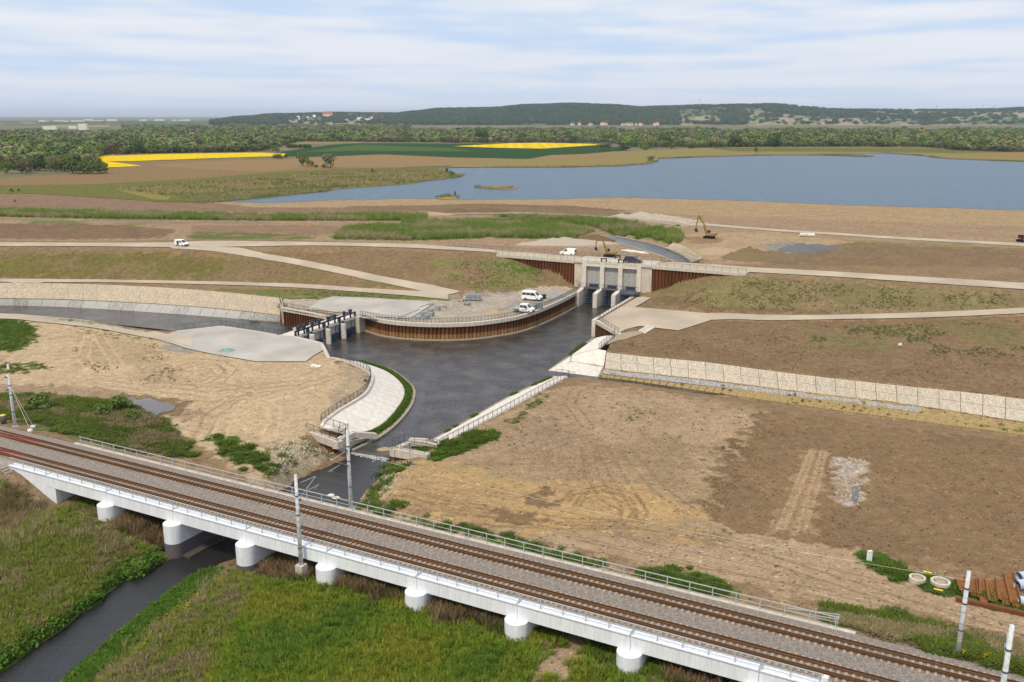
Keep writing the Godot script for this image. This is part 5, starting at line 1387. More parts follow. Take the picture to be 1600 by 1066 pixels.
func build_gate() -> void:
	var o := thing("flood_gate", "tall concrete flood gate with three bays in the dike behind the basin", "flood gate", Vector3(19.6, 0, -248), deg_to_rad(-24.64))
	var top := 10.4
	var px := [0.0, 5.283, 10.567, 15.85]
	for i in 4:
		part(o, "pillar", box_mesh(Vector3(1.2, 13.1, 9.0), Vector3(px[i] + 0.6, 3.85, -4.5)), M.concrete_pale)
		var w := begin()
		var x0: float = px[i]
		var x1: float = px[i] + 1.2
		hull8(w, [Vector3(x0, -3, 5.5), Vector3(x1, -3, 5.5), Vector3(x1, -3, 0.01), Vector3(x0, -3, 0.01), Vector3(x0, 2.65, 5.5), Vector3(x1, 2.65, 5.5), Vector3(x1, 3.3, 0.01), Vector3(x0, 3.3, 0.01)])
		part(o, "side_wall" if i in [0, 3] else "pier_nose", done(w), M.concrete_pale)
	part(o, "shoulder_block", box_mesh(Vector3(2.38, 9.4, 8.0), Vector3(-1.2, 5.7, -4.4)), M.concrete)
	part(o, "shoulder_block", box_mesh(Vector3(2.9, 8.6, 8.0), Vector3(18.51, 6.1, -4.4)), M.concrete)
	part(o, "deck", box_mesh(Vector3(22.6, 0.5, 9.4), Vector3(8.8, top - 0.2, -4.75)), M.concrete)
	var anchor := box_mesh(Vector3(0.14, 0.2, 0.06))
	var rung := box_mesh(Vector3(1.0, 0.05, 0.05))
	for i in 3:
		var x0: float = px[i] + 1.2
		var w := 4.083
		var cx := x0 + w / 2
		var panel := part(o, "breast_wall", box_mesh(Vector3(w, 6.5, 0.5), Vector3(cx, 6.5, -1.25)), M.concrete_grey)
		for c in [-0.62, 0.72]:
			var groove := part(panel, "seam", box_mesh(Vector3(0.05, 6.3, 0.03), Vector3(cx + c, 6.5, -0.99)), M.concrete)
			for k in 6: part(panel, "anchor", anchor, M.navy_fence, Transform3D(Basis(), Vector3(cx + c, 4.1 + k * 1.0, -0.96)))
		part(o, "lintel", box_mesh(Vector3(w, 0.75, 1.0), Vector3(cx, 9.55, -0.55)), M.concrete_pale)
		part(o, "walkway_beam", box_mesh(Vector3(w + 0.5, 0.32, 0.9), Vector3(cx + 0.1, 3.3, 1.0)), M.grey_blue)
		part(o, "hoist_box", box_mesh(Vector3(2.6, 0.75, 0.5), Vector3(cx + 0.45, 3.95, 0.2)), M.navy)
		for s in [-1.0, 0.2, 1.75]:
			part(o, "guide_post", box_mesh(Vector3(0.16, 5.2, 0.2), Vector3(cx + s, 0.6, 0.3)), M.navy)
		var leaf := part(o, "gate_leaf", box_mesh(Vector3(w - 0.05, 2.9, 0.3), Vector3(cx, -0.35, -0.6)), M.blue_gate)
		for k in 4: part(leaf, "stiffener", box_mesh(Vector3(w - 0.1, 0.14, 0.22), Vector3(cx, -1.2 + k * 0.7, -0.35)), M.grey_blue)
		var lad := part(o, "ladder", box_mesh(Vector3(0.06, 5.0, 0.06), Vector3(x0 + 0.2, 0.6, 1.9)), M.grey_blue)
		part(lad, "stile", box_mesh(Vector3(0.06, 5.0, 0.06), Vector3(x0 + 1.15, 0.6, 1.9)), M.grey_blue)
		for k in 7: part(lad, "rung", rung, M.grey_blue, Transform3D(Basis(), Vector3(x0 + 0.68, -1.4 + k * 0.7, 1.9)))
		part(o, "back_wall", box_mesh(Vector3(w, 5.6, 0.4), Vector3(cx, 0.4, -3.2)), M.concrete_old)
	for k in [[5.9, -1.3], [10.9, -1.3], [7.6, -8.3], [12.6, -8.3]]:
		var f := begin()
		box(f, Vector3(k[0], top + 0.95, k[1]), Vector3(1.7, 0.3, 0.35))
		for s in [-0.72, 0.72]: box(f, Vector3(k[0] + s, top + 0.45, k[1]), Vector3(0.26, 0.8, 0.3))
		part(o, "hoist_frame", done(f), M.black)
	# basin bed in the bays stays dark water: a floor closes the passage
	part(o, "sill", box_mesh(Vector3(17.0, 0.6, 8.0), Vector3(8.5, -2.6, -2.0)), M.concrete_old)

func build_sluice() -> void:
	var o := thing("sluice", "low sluice bridge with black hoists and navy gates between the two yards", "sluice", Vector3(-47.56, 0, -192.42), deg_to_rad(64.5))
	part(o, "deck", box_mesh(Vector3(24.4, 0.5, 4.0), Vector3(10.1, 2.42, -2.05)), M.concrete_pale)
	var px := [3.9, 9.85, 15.75]
	for x in px:
		var st := begin(false)
		var ring := [Vector2(-0.55, -3.9), Vector2(-0.55, 1.1)]
		for k in 7:
			var u := PI - PI * k / 6
			ring.append(Vector2(cos(u) * 0.55, 1.1 + sin(u) * 0.55))
		ring.append(Vector2(0.55, -3.9))
		for k in ring.size():
			var p: Vector2 = ring[k]
			var q: Vector2 = ring[(k + 1) % ring.size()]
			quad(st, Vector3(x + p.x, -3, p.y), Vector3(x + q.x, -3, q.y), Vector3(x + q.x, 2.15, q.y), Vector3(x + p.x, 2.15, p.y))
			tri(st, Vector3(x, 2.15, 0), Vector3(x + p.x, 2.15, p.y), Vector3(x + q.x, 2.15, q.y))
		part(o, "pier", done(st), M.concrete_pale)
		part(o, "pier_block", box_mesh(Vector3(1.1, 0.6, 0.8), Vector3(x + 0.3, 2.97, -3.7)), M.concrete)
		for s in [-0.62, 0.62]:
			part(o, "gate_slot", box_mesh(Vector3(0.14, 4.6, 0.5), Vector3(x + s, 0.4, 0.45)), M.navy)
	part(o, "abutment", box_mesh(Vector3(2.5, 5.9, 5.4), Vector3(22.95, -0.3, -1.35)), M.concrete)
	part(o, "abutment", box_mesh(Vector3(1.7, 5.6, 5.0), Vector3(-1.0, -0.4, -1.7)), M.concrete)
	var bays := [[0.0, 3.3], [4.5, 9.2], [10.5, 15.1], [16.4, 21.6]]
	for b in bays:
		var cx: float = (b[0] + b[1]) / 2
		var w: float = b[1] - b[0]
		part(o, "curtain_wall", box_mesh(Vector3(w, 1.9, 0.3), Vector3(cx, 1.25, -0.3)), M.concrete_grey)
		var leaf := part(o, "gate_leaf", box_mesh(Vector3(w, 1.9, 0.22), Vector3(cx, -0.75, 0.18)), M.blue_gate)
		for k in 3: part(leaf, "stiffener", box_mesh(Vector3(w - 0.1, 0.1, 0.12), Vector3(cx, -1.2 + k * 0.55, 0.33)), M.navy)
		part(o, "downstream_beam", box_mesh(Vector3(w, 0.4, 0.35), Vector3(cx, 2.3, 0.16)), M.concrete)
		for s in [-1.25, 1.25]:
			var x: float = cx + s * minf(1.0, w / 4.0)
			var h := part(o, "hoist", box_mesh(Vector3(0.5, 0.95, 0.55), Vector3(x, 4.25, -0.1)), M.navy)
			part(h, "gear_cover", box_mesh(Vector3(0.75, 0.35, 0.7), Vector3(x, 4.4, -0.1)), M.navy)
			part(h, "lifting_rod", box_mesh(Vector3(0.1, 4.0, 0.1), Vector3(x, 1.8, 0.05)), M.navy)
			part(h, "pedestal", box_mesh(Vector3(0.3, 1.0, 0.3), Vector3(x, 3.15, -0.1)), M.navy)
		var motor := begin()
		tube(motor, Vector3(cx - 0.35, 4.1, -0.1), Vector3(cx + 0.35, 4.1, -0.1), 0.2, 0.2, 8)
		part(o, "motor", done(motor), M.navy)
	part(o, "hoist_beam", box_mesh(Vector3(22.9, 0.3, 0.35), Vector3(10.9, 3.65, -0.1)), M.navy)
	for x in [-0.35, 22.1]: part(o, "end_post", box_mesh(Vector3(0.35, 1.2, 0.4), Vector3(x, 3.2, -0.1)), M.navy)
	for x in px: part(o, "support_plate", box_mesh(Vector3(0.9, 0.95, 0.35), Vector3(x, 3.05, -0.1)), M.navy)

# ---------------------------------------------------------------- walls

func pile_shape(top: float, foot: float, stain: float, pitch: float) -> ArrayMesh:
	var dark := Color(0.15, 0.064, 0.03)  # dark rust; above the water stain some coping shade is painted into it
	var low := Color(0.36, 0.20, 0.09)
	var pts := [Vector2(-0.5, -0.2), Vector2(-0.28, -0.2), Vector2(-0.2, 0.2), Vector2(0.2, 0.2), Vector2(0.28, -0.2), Vector2(0.5, -0.2)]
	var st := begin()
	for k in 5:
		var a := Vector3(pts[k].x * pitch, 0, pts[k].y)
		var b := Vector3(pts[k + 1].x * pitch, 0, pts[k + 1].y)
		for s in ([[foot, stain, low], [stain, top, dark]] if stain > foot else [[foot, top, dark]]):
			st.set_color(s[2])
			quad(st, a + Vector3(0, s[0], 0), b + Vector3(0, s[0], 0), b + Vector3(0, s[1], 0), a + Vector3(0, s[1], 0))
	return done(st)

# path: the upper front edge of the coping, left to right as seen from the water
func pile_wall(called: String, label: String, path: Array, cap_h: float, cap_w: float, foot: float, stain: float, pitch := 0.95, footing := false, curve := false) -> Node3D:
	var o := thing(called, label, "sheet pile wall")
	var len := length_of(path)
	var ps: Array = smooth_path(path, maxi(1, roundi(len / pitch))) if curve else resample(path, maxi(1, roundi(len / pitch)))
	var meshes := {}
	var tones := []
	for k in 3:
		var m: StandardMaterial3D = M.pile.duplicate()
		m.albedo_color = lin(0.86 + 0.16 * k, 0.86 + 0.15 * k, 0.88 + 0.14 * k)
		tones.append(m)
	for i in ps.size() - 1:
		var a: Vector3 = ps[i]
		var b: Vector3 = ps[i + 1]
		var d := (b - a)
		d.y = 0
		d = d.normalized()
		var nrm := Vector3(-d.z, 0, d.x)
		var mid := (a + b) * 0.5
		var top := snappedf(mid.y - cap_h, 0.1)
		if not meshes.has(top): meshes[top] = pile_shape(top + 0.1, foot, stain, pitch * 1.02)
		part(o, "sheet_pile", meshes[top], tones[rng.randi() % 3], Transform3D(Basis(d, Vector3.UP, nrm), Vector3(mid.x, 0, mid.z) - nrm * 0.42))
	var n := maxi(1, roundi(len / 5.0))
	var per := maxi(1, (ps.size() - 1) / n)
	var i := 0
	while i < ps.size() - 1:
		var j := mini(i + per, ps.size() - 1)
		if ps.size() - 1 - j < per / 2: j = ps.size() - 1
		part(o, "coping", coping(ps.slice(i, j + 1), cap_w, cap_h), M.concrete)
		if footing:
			var low := []
			for q in ps.slice(i, j + 1): low.append(Vector3(q.x, foot + 1.92, q.z))
			part(o, "footing", coping(low, 1.6, 0.5, 0.28), M.concrete_old)
		i = j
	return o

func coping(ps: Array, w: float, h: float, out := 0.0) -> ArrayMesh:
	var st := begin()
	var f := []
	var k := []
	for i in ps.size():
		var d: Vector3 = ps[mini(i + 1, ps.size() - 1)] - ps[maxi(i - 1, 0)]
		d.y = 0
		d = d.normalized()
		var nrm := Vector3(-d.z, 0, d.x)
		var trim := d * (0.015 if i == 0 else (-0.015 if i == ps.size() - 1 else 0.0))
		f.append(ps[i] + nrm * out + trim)
		k.append(ps[i] - nrm * (w - out) + trim)
	var dn := Vector3(0, -h, 0)
	for i in ps.size() - 1:
		quad(st, f[i], f[i + 1], k[i + 1], k[i])
		quad(st, f[i] + dn, f[i + 1] + dn, f[i + 1], f[i])
		quad(st, k[i + 1] + dn, k[i] + dn, k[i], k[i + 1])
		quad(st, k[i] + dn, k[i + 1] + dn, f[i + 1] + dn, f[i] + dn)
	quad(st, k[0] + dn, f[0] + dn, f[0], k[0])
	quad(st, f[-1] + dn, k[-1] + dn, k[-1], f[-1])
	return done(st)

func wall_block(called: String, label: String, path: Array, h: float, w: float, m: Material) -> Node3D:
	var o := thing(called, label, "concrete wall")
	for i in path.size() - 1:
		part(o, "wall_segment", coping([path[i], path[i + 1]], w, h), m)
	return o

func build_walls() -> void:
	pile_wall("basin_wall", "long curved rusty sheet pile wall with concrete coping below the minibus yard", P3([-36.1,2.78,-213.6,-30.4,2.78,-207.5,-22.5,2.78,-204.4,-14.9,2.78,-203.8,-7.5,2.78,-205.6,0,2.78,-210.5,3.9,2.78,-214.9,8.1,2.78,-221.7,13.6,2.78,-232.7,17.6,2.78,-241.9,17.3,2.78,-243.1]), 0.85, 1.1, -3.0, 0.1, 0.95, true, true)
	pile_wall("dike_wing_wall", "rusty sheet pile wing wall stepping into the dike left of the flood gate", P3([-4.7,10.46,-261.3,17.4,10.46,-249.1]), 0.8, 2.5, 2.0, -9.0)
	pile_wall("dike_wing_wall", "rusty sheet pile wing wall stepping into the dike right of the flood gate", P3([37.9,10.46,-239.7,60.3,10.46,-227.9]), 0.8, 2.5, 2.0, -9.0)
	pile_wall("channel_wall", "straight rusty sheet pile wall between the stone slope and the sluice", P3([-58.3,2.78,-221.7,-51.6,2.78,-217.1,-44.7,2.78,-211.7]), 0.9, 1.0, -3.0, -9.0)
	pile_wall("bank_wall", "short rusty sheet pile wall turning in from the right bank corner", P3([19.8,2.76,-207.6,22.1,2.6,-201,24,2.3,-195.6]), 0.9, 0.9, -3.0, -9.0)
	wall_block("bank_wall", "pale concrete bank wall with a fence from the flood gate to the right corner", P3([19.8,2.75,-207.6,26.7,2.75,-222.7,32.8,2.75,-235.9]), 5.6, 0.9, M.concrete_pale)
	wall_block("slope_wall", "sloping concrete end wall between stone slope and channel wall", P3([-61.5,3.3,-231.8,-59.8,3.1,-226.5,-58.4,2.8,-222]), 4.2, 0.6, M.concrete)
	wall_block("yard_wall", "concrete wall edge with a bent fence at the back of the lower yard", P3([-51,2.78,-192.5,-57.8,2.78,-196.7,-67.3,2.78,-201.8,-75.9,2.78,-196.7]), 5.0, 0.5, M.concrete)
	wall_block("yard_wall", "slanting concrete wall edge beside the sluice at the tip of the lower yard", P3([-36.5,2.72,-173.8,-38.6,2.78,-180.2,-40.4,2.78,-185.6,-47.6,2.78,-191.3]), 5.0, 0.7, M.concrete)
	# flat abutments at the weir
	var l := thing("weir_abutment", "U-shaped concrete abutment with a fence at the left end of the weir", "abutment")
	block_between(l, "front_wall", P3([-33.1,1.45,-134.5,-26.63,1.45,-129.09,-25.9,1.45,-131.8]), 1.15, 1.0)
	block_between(l, "side_wall", P3([-25.8,1.45,-131.8,-24.8,1.35,-133.8,-21.7,0.1,-136.6]), 0.9, 0.9)
	block_between(l, "back_wall", P3([-31,1.6,-136.7,-26.3,1.5,-134]), 0.6, 0.5)
	part(l, "pile_panel", pile_shape(0.4, -3.2, -9.0, 2.6), M.rust, Transform3D(Basis(Vector3.UP, -0.35), Vector3(-28.23, 0, -131.4)))
	block_between(l, "river_face", P3([-27.1,0.05,-131.9,-24.9,-0.3,-134.6,-22.3,-0.95,-138.3]), 3.0, 0.6)
	var r := thing("weir_abutment", "U-shaped concrete abutment with a fence at the right end of the weir", "abutment")
	block_between(r, "front_wall", P3([-18.67,0.75,-128.34,-15.44,0.75,-126.87,-12.76,0.75,-125.56]), 1.25, 1.1)
	block_between(r, "river_wall", P3([-16.4,0.75,-131.4,-17.54,0.75,-129.84,-18.67,0.75,-128.34]), 1.25, 0.9)
	block_between(r, "back_wall", P3([-16.3,0.8,-131.7,-13.9,0.75,-131.1,-11.6,0.5,-130.4]), 0.5, 0.6)
	block_between(r, "upper_wall", P3([-16.2,0.4,-133.5,-13.3,0.3,-133.4]), 1.2, 0.6)
	part(r, "pile_panel", pile_shape(-0.4, -3.2, -9.0, 2.6), M.rust, Transform3D(Basis(Vector3.UP, -0.2), Vector3(-18.15, -0.8, -129.64)))

func block_between(o: Node3D, called: String, path: Array, h: float, w: float) -> void:
	for i in path.size() - 1: part(o, called, coping([path[i], path[i + 1]], w, h), M.concrete)

# ---------------------------------------------------------------- revetments

func bumpy_slab(p: Array, thick: float, bump: float, n: int, m: int) -> ArrayMesh:
	# p: four corners of the top face, counterclockwise from above
	var st := begin(false)
	var nrm: Vector3 = (p[1] - p[0]).cross(p[3] - p[0]).normalized()
	if nrm.y < 0: nrm = -nrm
	var g := []
	for j in m + 1:
		for i in n + 1:
			var q: Vector3 = p[0].lerp(p[1], float(i) / n).lerp(p[3].lerp(p[2], float(i) / n), float(j) / m)
			var e := 0.0 if i in [0, n] or j in [0, m] else 1.0
			g.append(q + nrm * (thick + bump * (e * 0.7 + rng.randf_range(-0.5, 0.5))))
	var k := n + 1
	for j in m:
		for i in n: quad(st, g[j * k + i], g[j * k + i + 1], g[(j + 1) * k + i + 1], g[(j + 1) * k + i])
	for e in [[0, n], [n, k * (m + 1) - 1], [k * (m + 1) - 1, k * m], [k * m, 0]]:
		var a: Vector3 = g[e[0]]
		var b: Vector3 = g[e[1]]
		quad(st, a - nrm * (thick + 0.3), b - nrm * (thick + 0.3), b, a)
	return done(st)

func mattress(o: Node3D, called: String, a: Array, b: Array, cols: int, rows: int, gap: float, thick: float, bump: float, mats: Array, skip := []) -> void:
	var pa: Array = smooth_path(a, cols)
	var pb: Array = smooth_path(b, cols)
	for i in cols:
		if i in skip: continue
		for j in rows:
			var f0 := (j + gap) / rows
			var f1 := (j + 1 - gap) / rows
			var c := []
			for k in [[gap, f0], [1 - gap, f0], [1 - gap, f1], [gap, f1]]:
				c.append(pa[i].lerp(pa[i + 1], k[0]).lerp(pb[i].lerp(pb[i + 1], k[0]), k[1]))
			if (c[1] - c[0]).cross(c[3] - c[0]).y < 0: c.reverse()
			part(o, called, bumpy_slab(c, thick, bump, 3, 2) if bump > 0 else bumpy_slab(c, thick, 0.0, 1, 1), mats[rng.randi() % mats.size()])

func build_slopes() -> void:
	var stone := [M.stones, M.stones_b]
	var l := thing("stone_revetment", "long slope of tan gabion mattresses along the channel at the left edge", "revetment")
	mattress(l, "gabion_mattress", P3([-174,3.95,-250.1,-145,3.85,-250.1,-117.2,3.65,-248.7,-88.2,3.3,-242.9,-61.8,2.9,-233.3]), P3([-171.5,0.55,-245.4,-142.5,0.5,-244.8,-120.2,0.45,-242.8,-94.2,0.4,-237,-73,0.35,-229.9,-59.3,0.3,-223.9]), 26, 3, 0.004, 0.14, 0.06, stone)
	mattress(l, "foot_mat", P3([-171.4,0.5,-245.2,-142.4,0.45,-244.6,-120.2,0.4,-242.6,-94.1,0.35,-236.8,-73,0.3,-229.7,-59.2,0.25,-223.7]), P3([-171.4,-1.6,-244.8,-142.4,-1.6,-244,-123.6,-1.6,-241.8,-103.8,-1.6,-236.9,-84.6,-1.6,-231.3,-59.3,-1.6,-223.4]), 28, 1, 0.01, 0.08, 0.05, [M.stones_grey, M.concrete_grey])
	var r := thing("stone_revetment", "pale gabion slope with dark joints above the ditch on the right", "revetment")
	mattress(r, "gabion_mattress", P3([19.8,1.75,-181.2,26.2,2.12,-176.8,38.2,2.32,-171.7,49.1,2.42,-165.3,59.6,2.42,-160.2,69.7,2.42,-155.7,79.4,2.42,-151.8,88.3,2.42,-147.4,104.8,2.42,-139.4]), P3([18.9,-0.25,-175.8,31.7,-0.25,-170.5,42.1,-0.25,-166.1,48.6,-0.25,-162.8,59.1,-0.25,-158,72.8,-0.25,-151.6,86.3,-0.25,-143,102.2,-0.25,-134.9]), 27, 2, 0.014, 0.16, 0.04, [M.stones_pale, M.stones_pale_b])
	mattress(r, "foot_mat", P3([18.8,-0.3,-175.7,31.7,-0.3,-170.4,42.1,-0.3,-166.1,48.6,-0.3,-162.7,59.1,-0.3,-157.9,72.8,-0.3,-151.6]), P3([18.1,-0.75,-174.3,31.4,-0.75,-168.4,41.7,-0.75,-164.2,48.2,-0.75,-161.1,58.5,-0.75,-156.3,72,-0.75,-149.7]), 18, 1, 0.004, 0.06, 0.04, [M.stones_grey])
	mattress(r, "lower_mat", P3([17.9,-0.8,-174,31.3,-0.8,-168.2,48.1,-0.8,-160.9,58.5,-0.8,-156,72,-0.8,-149.5,86.2,-0.75,-142.7,102.2,-0.75,-134.8]), P3([17.4,-1.35,-173.5,25.4,-1.35,-170.2,47.4,-1.35,-158.1,67,-1.35,-148.2,84.6,-1.35,-139.7,100.5,-1.35,-132.1]), 60, 1, 0.05, 0.05, 0.03, [M.straw_mat])
	# the curved concrete bank on the left
	var c := thing("concrete_bank", "white curved concrete slope between the fence and the river bend", "concrete slope")
	var upper := P3([-36.5,2.55,-173.7,-32.8,2.45,-171.4,-28.2,2.35,-165.6,-26.6,2.3,-162.1,-26,2.25,-156.8,-26.2,2.2,-151.2,-27.6,2.15,-146.4,-29.3,2.05,-142.1,-30.6,1.95,-136.8,-30.7,1.6,-135.5])
	var lower := P3([-32.2,-0.2,-181,-30,-0.7,-180.5,-26,-0.95,-176.8,-22.6,-0.95,-170.4,-20.4,-0.95,-163.2,-20.2,-0.95,-155.4,-21.6,-0.95,-145.2,-23.3,-0.8,-140.8,-24.8,0.2,-136.8,-26,1,-134.7])
	mattress(c, "slab", upper, lower, 22, 1, 0.012, 0.10, 0.0, [M.concrete_white, M.concrete_white_b])
	var cap := smooth_path(upper, 30)
	for k in 15: part(c, "edge_beam", coping(cap.slice(k * 2, k * 2 + 3).map(func(q): return q + Vector3(0, 0.3, 0)), 0.5, 0.6), M.concrete_pale)
	var strip_in := P3([-32.6,-0.8,-183.4,-30.1,-0.9,-181.5,-25.9,-1,-177.2,-22.5,-1,-170.8,-20.3,-1,-163.3,-20,-1,-155.3,-21.5,-1,-145.2,-23.2,-0.9,-141.1])
	var kerb := P3([-32.7,-1.05,-185.3,-30.3,-1.1,-183.2,-25.9,-1.1,-178.8,-22.5,-1.1,-172.7,-19.7,-1.1,-165.9,-18.9,-1.1,-161,-19,-1.1,-154,-20.3,-1.1,-145,-22.3,-1.1,-139,-25.4,-1.2,-132.9])
	mattress(c, "kerb", kerb, P3([-32.9,-1.15,-186.5,-30.2,-1.15,-184.1,-25.6,-1.15,-179.7,-22,-1.15,-173.5,-19.1,-1.15,-166.5,-18.2,-1.15,-161.2,-18.2,-1.15,-153.6,-19.7,-1.15,-144.3,-21.7,-1.15,-138.1,-25,-1.2,-132.4]), 26, 1, 0.004, 0.10, 0.0, [M.concrete_old])
	M.grass_strip = [strip_in, kerb]
	# apron on the right bank
	var a := thing("concrete_apron", "fan of white concrete slabs where the ditch meets the basin", "concrete slope")
	mattress(a, "slab", P3([19.5,-0.3,-202.2,21.5,0.7,-200.3,23.1,1.5,-197.1]), P3([13,-0.8,-188.6,15.9,0.4,-187.1,18.5,1.1,-186.6]), 3, 1, 0.004, 0.08, 0.0, [M.concrete_white])
	mattress(a, "slab", P3([13,-0.85,-188.3,15.9,0.3,-186.9,18.7,1.1,-186.3,20.1,1.2,-184.9]), P3([12.6,-1,-184.6,15.6,-0.9,-182.5,17.5,-0.85,-181.3,19.2,-0.8,-179.9]), 4, 1, 0.003, 0.10, 0.0, [M.concrete_white, M.concrete_white_b])
	mattress(a, "slab", P3([12.8,-0.95,-188.4,12.5,-1.15,-184.7]), P3([7.6,-1.3,-178.3,9,-1.35,-178]), 1, 1, 0.003, 0.08, 0.0, [M.concrete_white_b])
	mattress(a, "slab", P3([12.6,-1.2,-184.6,15.6,-1.15,-182.6,19.1,-1.1,-180.2]), P3([8.7,-1.35,-178,13.1,-1.35,-175.8,17.4,-1.4,-173.9]), 4, 1, 0.003, 0.08, 0.0, [M.concrete_white_b])
	mattress(a, "kerb", P3([19.4,-0.5,-203,12.9,-1,-189.4,7.6,-1.35,-178.4]), P3([19.1,-1.7,-207.9,12.2,-1.7,-191.4,6.7,-1.7,-179.4]), 8, 1, 0.004, 0.1, 0.0, [M.concrete_old])
	# walkway on the right bank
	var w := thing("bank_walkway", "narrow white concrete walkway with a fence along the right river bank", "walkway")
	mattress(w, "slab", P3([10.6,0,-170.1,9,0.02,-168,0,0.02,-153.1,-6.3,0.02,-142.4,-11.8,0.02,-133]), P3([11,0.12,-168.6,9.4,0.12,-166.2,0,0.12,-149.9,-6.2,0.12,-139.5,-11.6,0.12,-130.4]), 26, 1, 0.003, 0.06, 0.0, [M.concrete_white, M.concrete_white_b])
	mattress(w, "lower_slab", P3([8.7,-0.9,-172.7,0,-0.95,-160,-7.8,-0.95,-145.5,-12.8,-0.95,-136.5]), P3([10.6,-0.05,-170.3,0,-0.05,-153.5,-6.4,-0.05,-142.8,-11.8,-0.05,-133.4]), 24, 1, 0.003, 0.05, 0.0, [M.concrete_white_b])
	mattress(w, "kerb", P3([8.6,-1.6,-175.8,0,-1.7,-163.7,-8.2,-1.7,-148.5,-13.3,-1.7,-139,-15.3,-1.7,-136.2]), P3([8.8,-1,-173,0,-1.05,-160.5,-7.8,-1.05,-146,-12.9,-1.05,-136.9,-14.8,-1.05,-134.2]), 26, 1, 0.004, 0.08, 0.0, [M.concrete_old])
	# steps on the slope below the gate yard
	var s := thing("slope_steps", "white concrete steps with side strings on the brown slope below the gate yard", "steps")
	var s0 := Vector3(28.76, 2.45, -197.19)
	var s1 := Vector3(31.53, 2.63, -201.81)
	var b0 := Vector3(29.74, 2.35, -195.43)
	for k in 7:
		var t := (k + 0.5) / 7.0
		part(s, "step", box_mesh(Vector3(s0.distance_to(b0), 0.2, 0.32)), M.concrete_white, Transform3D(Basis(Vector3.UP, -atan2(b0.z - s0.z, b0.x - s0.x)), (s0 + b0) / 2 + (s1 - s0) * t + Vector3(0, 0.16, 0)))
	for e in [s0, b0]:
		var st := begin()
		bar(st, e + Vector3(0, 0.14, 0), e + (s1 - s0) + Vector3(0, 0.14, 0), 0.3, 0.3)
		part(s, "string", done(st), M.concrete_white)

# ---------------------------------------------------------------- masts and wires

func mast(label: String, base: Vector3, top: float, arm_to: float, foot := 0.0) -> Node3D:
	# arm_to: how far the arms reach across the track, along the rail frame's z
	var o := thing("catenary_mast", label, "overhead line mast", base, deg_to_rad(RAIL_TURN), "overhead line masts")
	var st := begin(true)
	tube(st, Vector3(0, foot, 0), Vector3(0, top, 0), 0.25, 0.17, 12)
	part(o, "pole", done(st), M.mast)
	if foot > 0:
		part(o, "foundation", box_mesh(Vector3(0.95, foot + 0.6, 0.95), Vector3(0, (foot - 0.6) / 2, 0)), M.concrete)
	else:
		part(o, "foundation", box_mesh(Vector3(0.7, 0.35, 0.7), Vector3(0, 0.1, 0)), M.concrete_white)
	for y in [0.3, 0.62, 0.8]:
		var c := begin()
		tube(c, Vector3(0, top * y, 0), Vector3(0, top * y + 0.1, 0), 0.26, 0.26, 10)
		part(o, "clamp", done(c), M.navy_fence)
	part(o, "number_plate", box_mesh(Vector3(0.24, 0.3, 0.02), Vector3(0, foot + 1.6, 0.21)), M.yellow)
	if arm_to != 0.0:
		var s := signf(arm_to)
		var wire := 10.0 - base.y
		var hang := wire + 1.35
		var arm := begin()
		tube(arm, Vector3(0, wire - 0.3, 0), Vector3(0, hang + 0.1, arm_to), 0.04, 0.04, 6)
		tube(arm, Vector3(0, hang + 0.35, 0), Vector3(0, hang + 0.1, arm_to), 0.03, 0.03, 6)
		part(o, "cantilever", done(arm), M.galvanised)
		var reg := begin()
		tube(reg, Vector3(0, wire + 0.35, arm_to * 0.5), Vector3(0, wire + 0.3, arm_to + s * 0.5), 0.035, 0.035, 6)
		tube(reg, Vector3(0, wire + 0.3, arm_to + s * 0.4), Vector3(0, wire + 0.02, arm_to - s * 0.3), 0.025, 0.025, 6)
		part(o, "registration_arm", done(reg), M.galvanised)
		for y in [wire - 0.3, hang + 0.35]:
			var ins := begin()
			tube(ins, Vector3(0, y, s * 0.2), Vector3(0, y + 0.08, s * 0.6), 0.09, 0.09, 8)
			part(o, "insulator", done(ins), M.navy_fence)
	return o

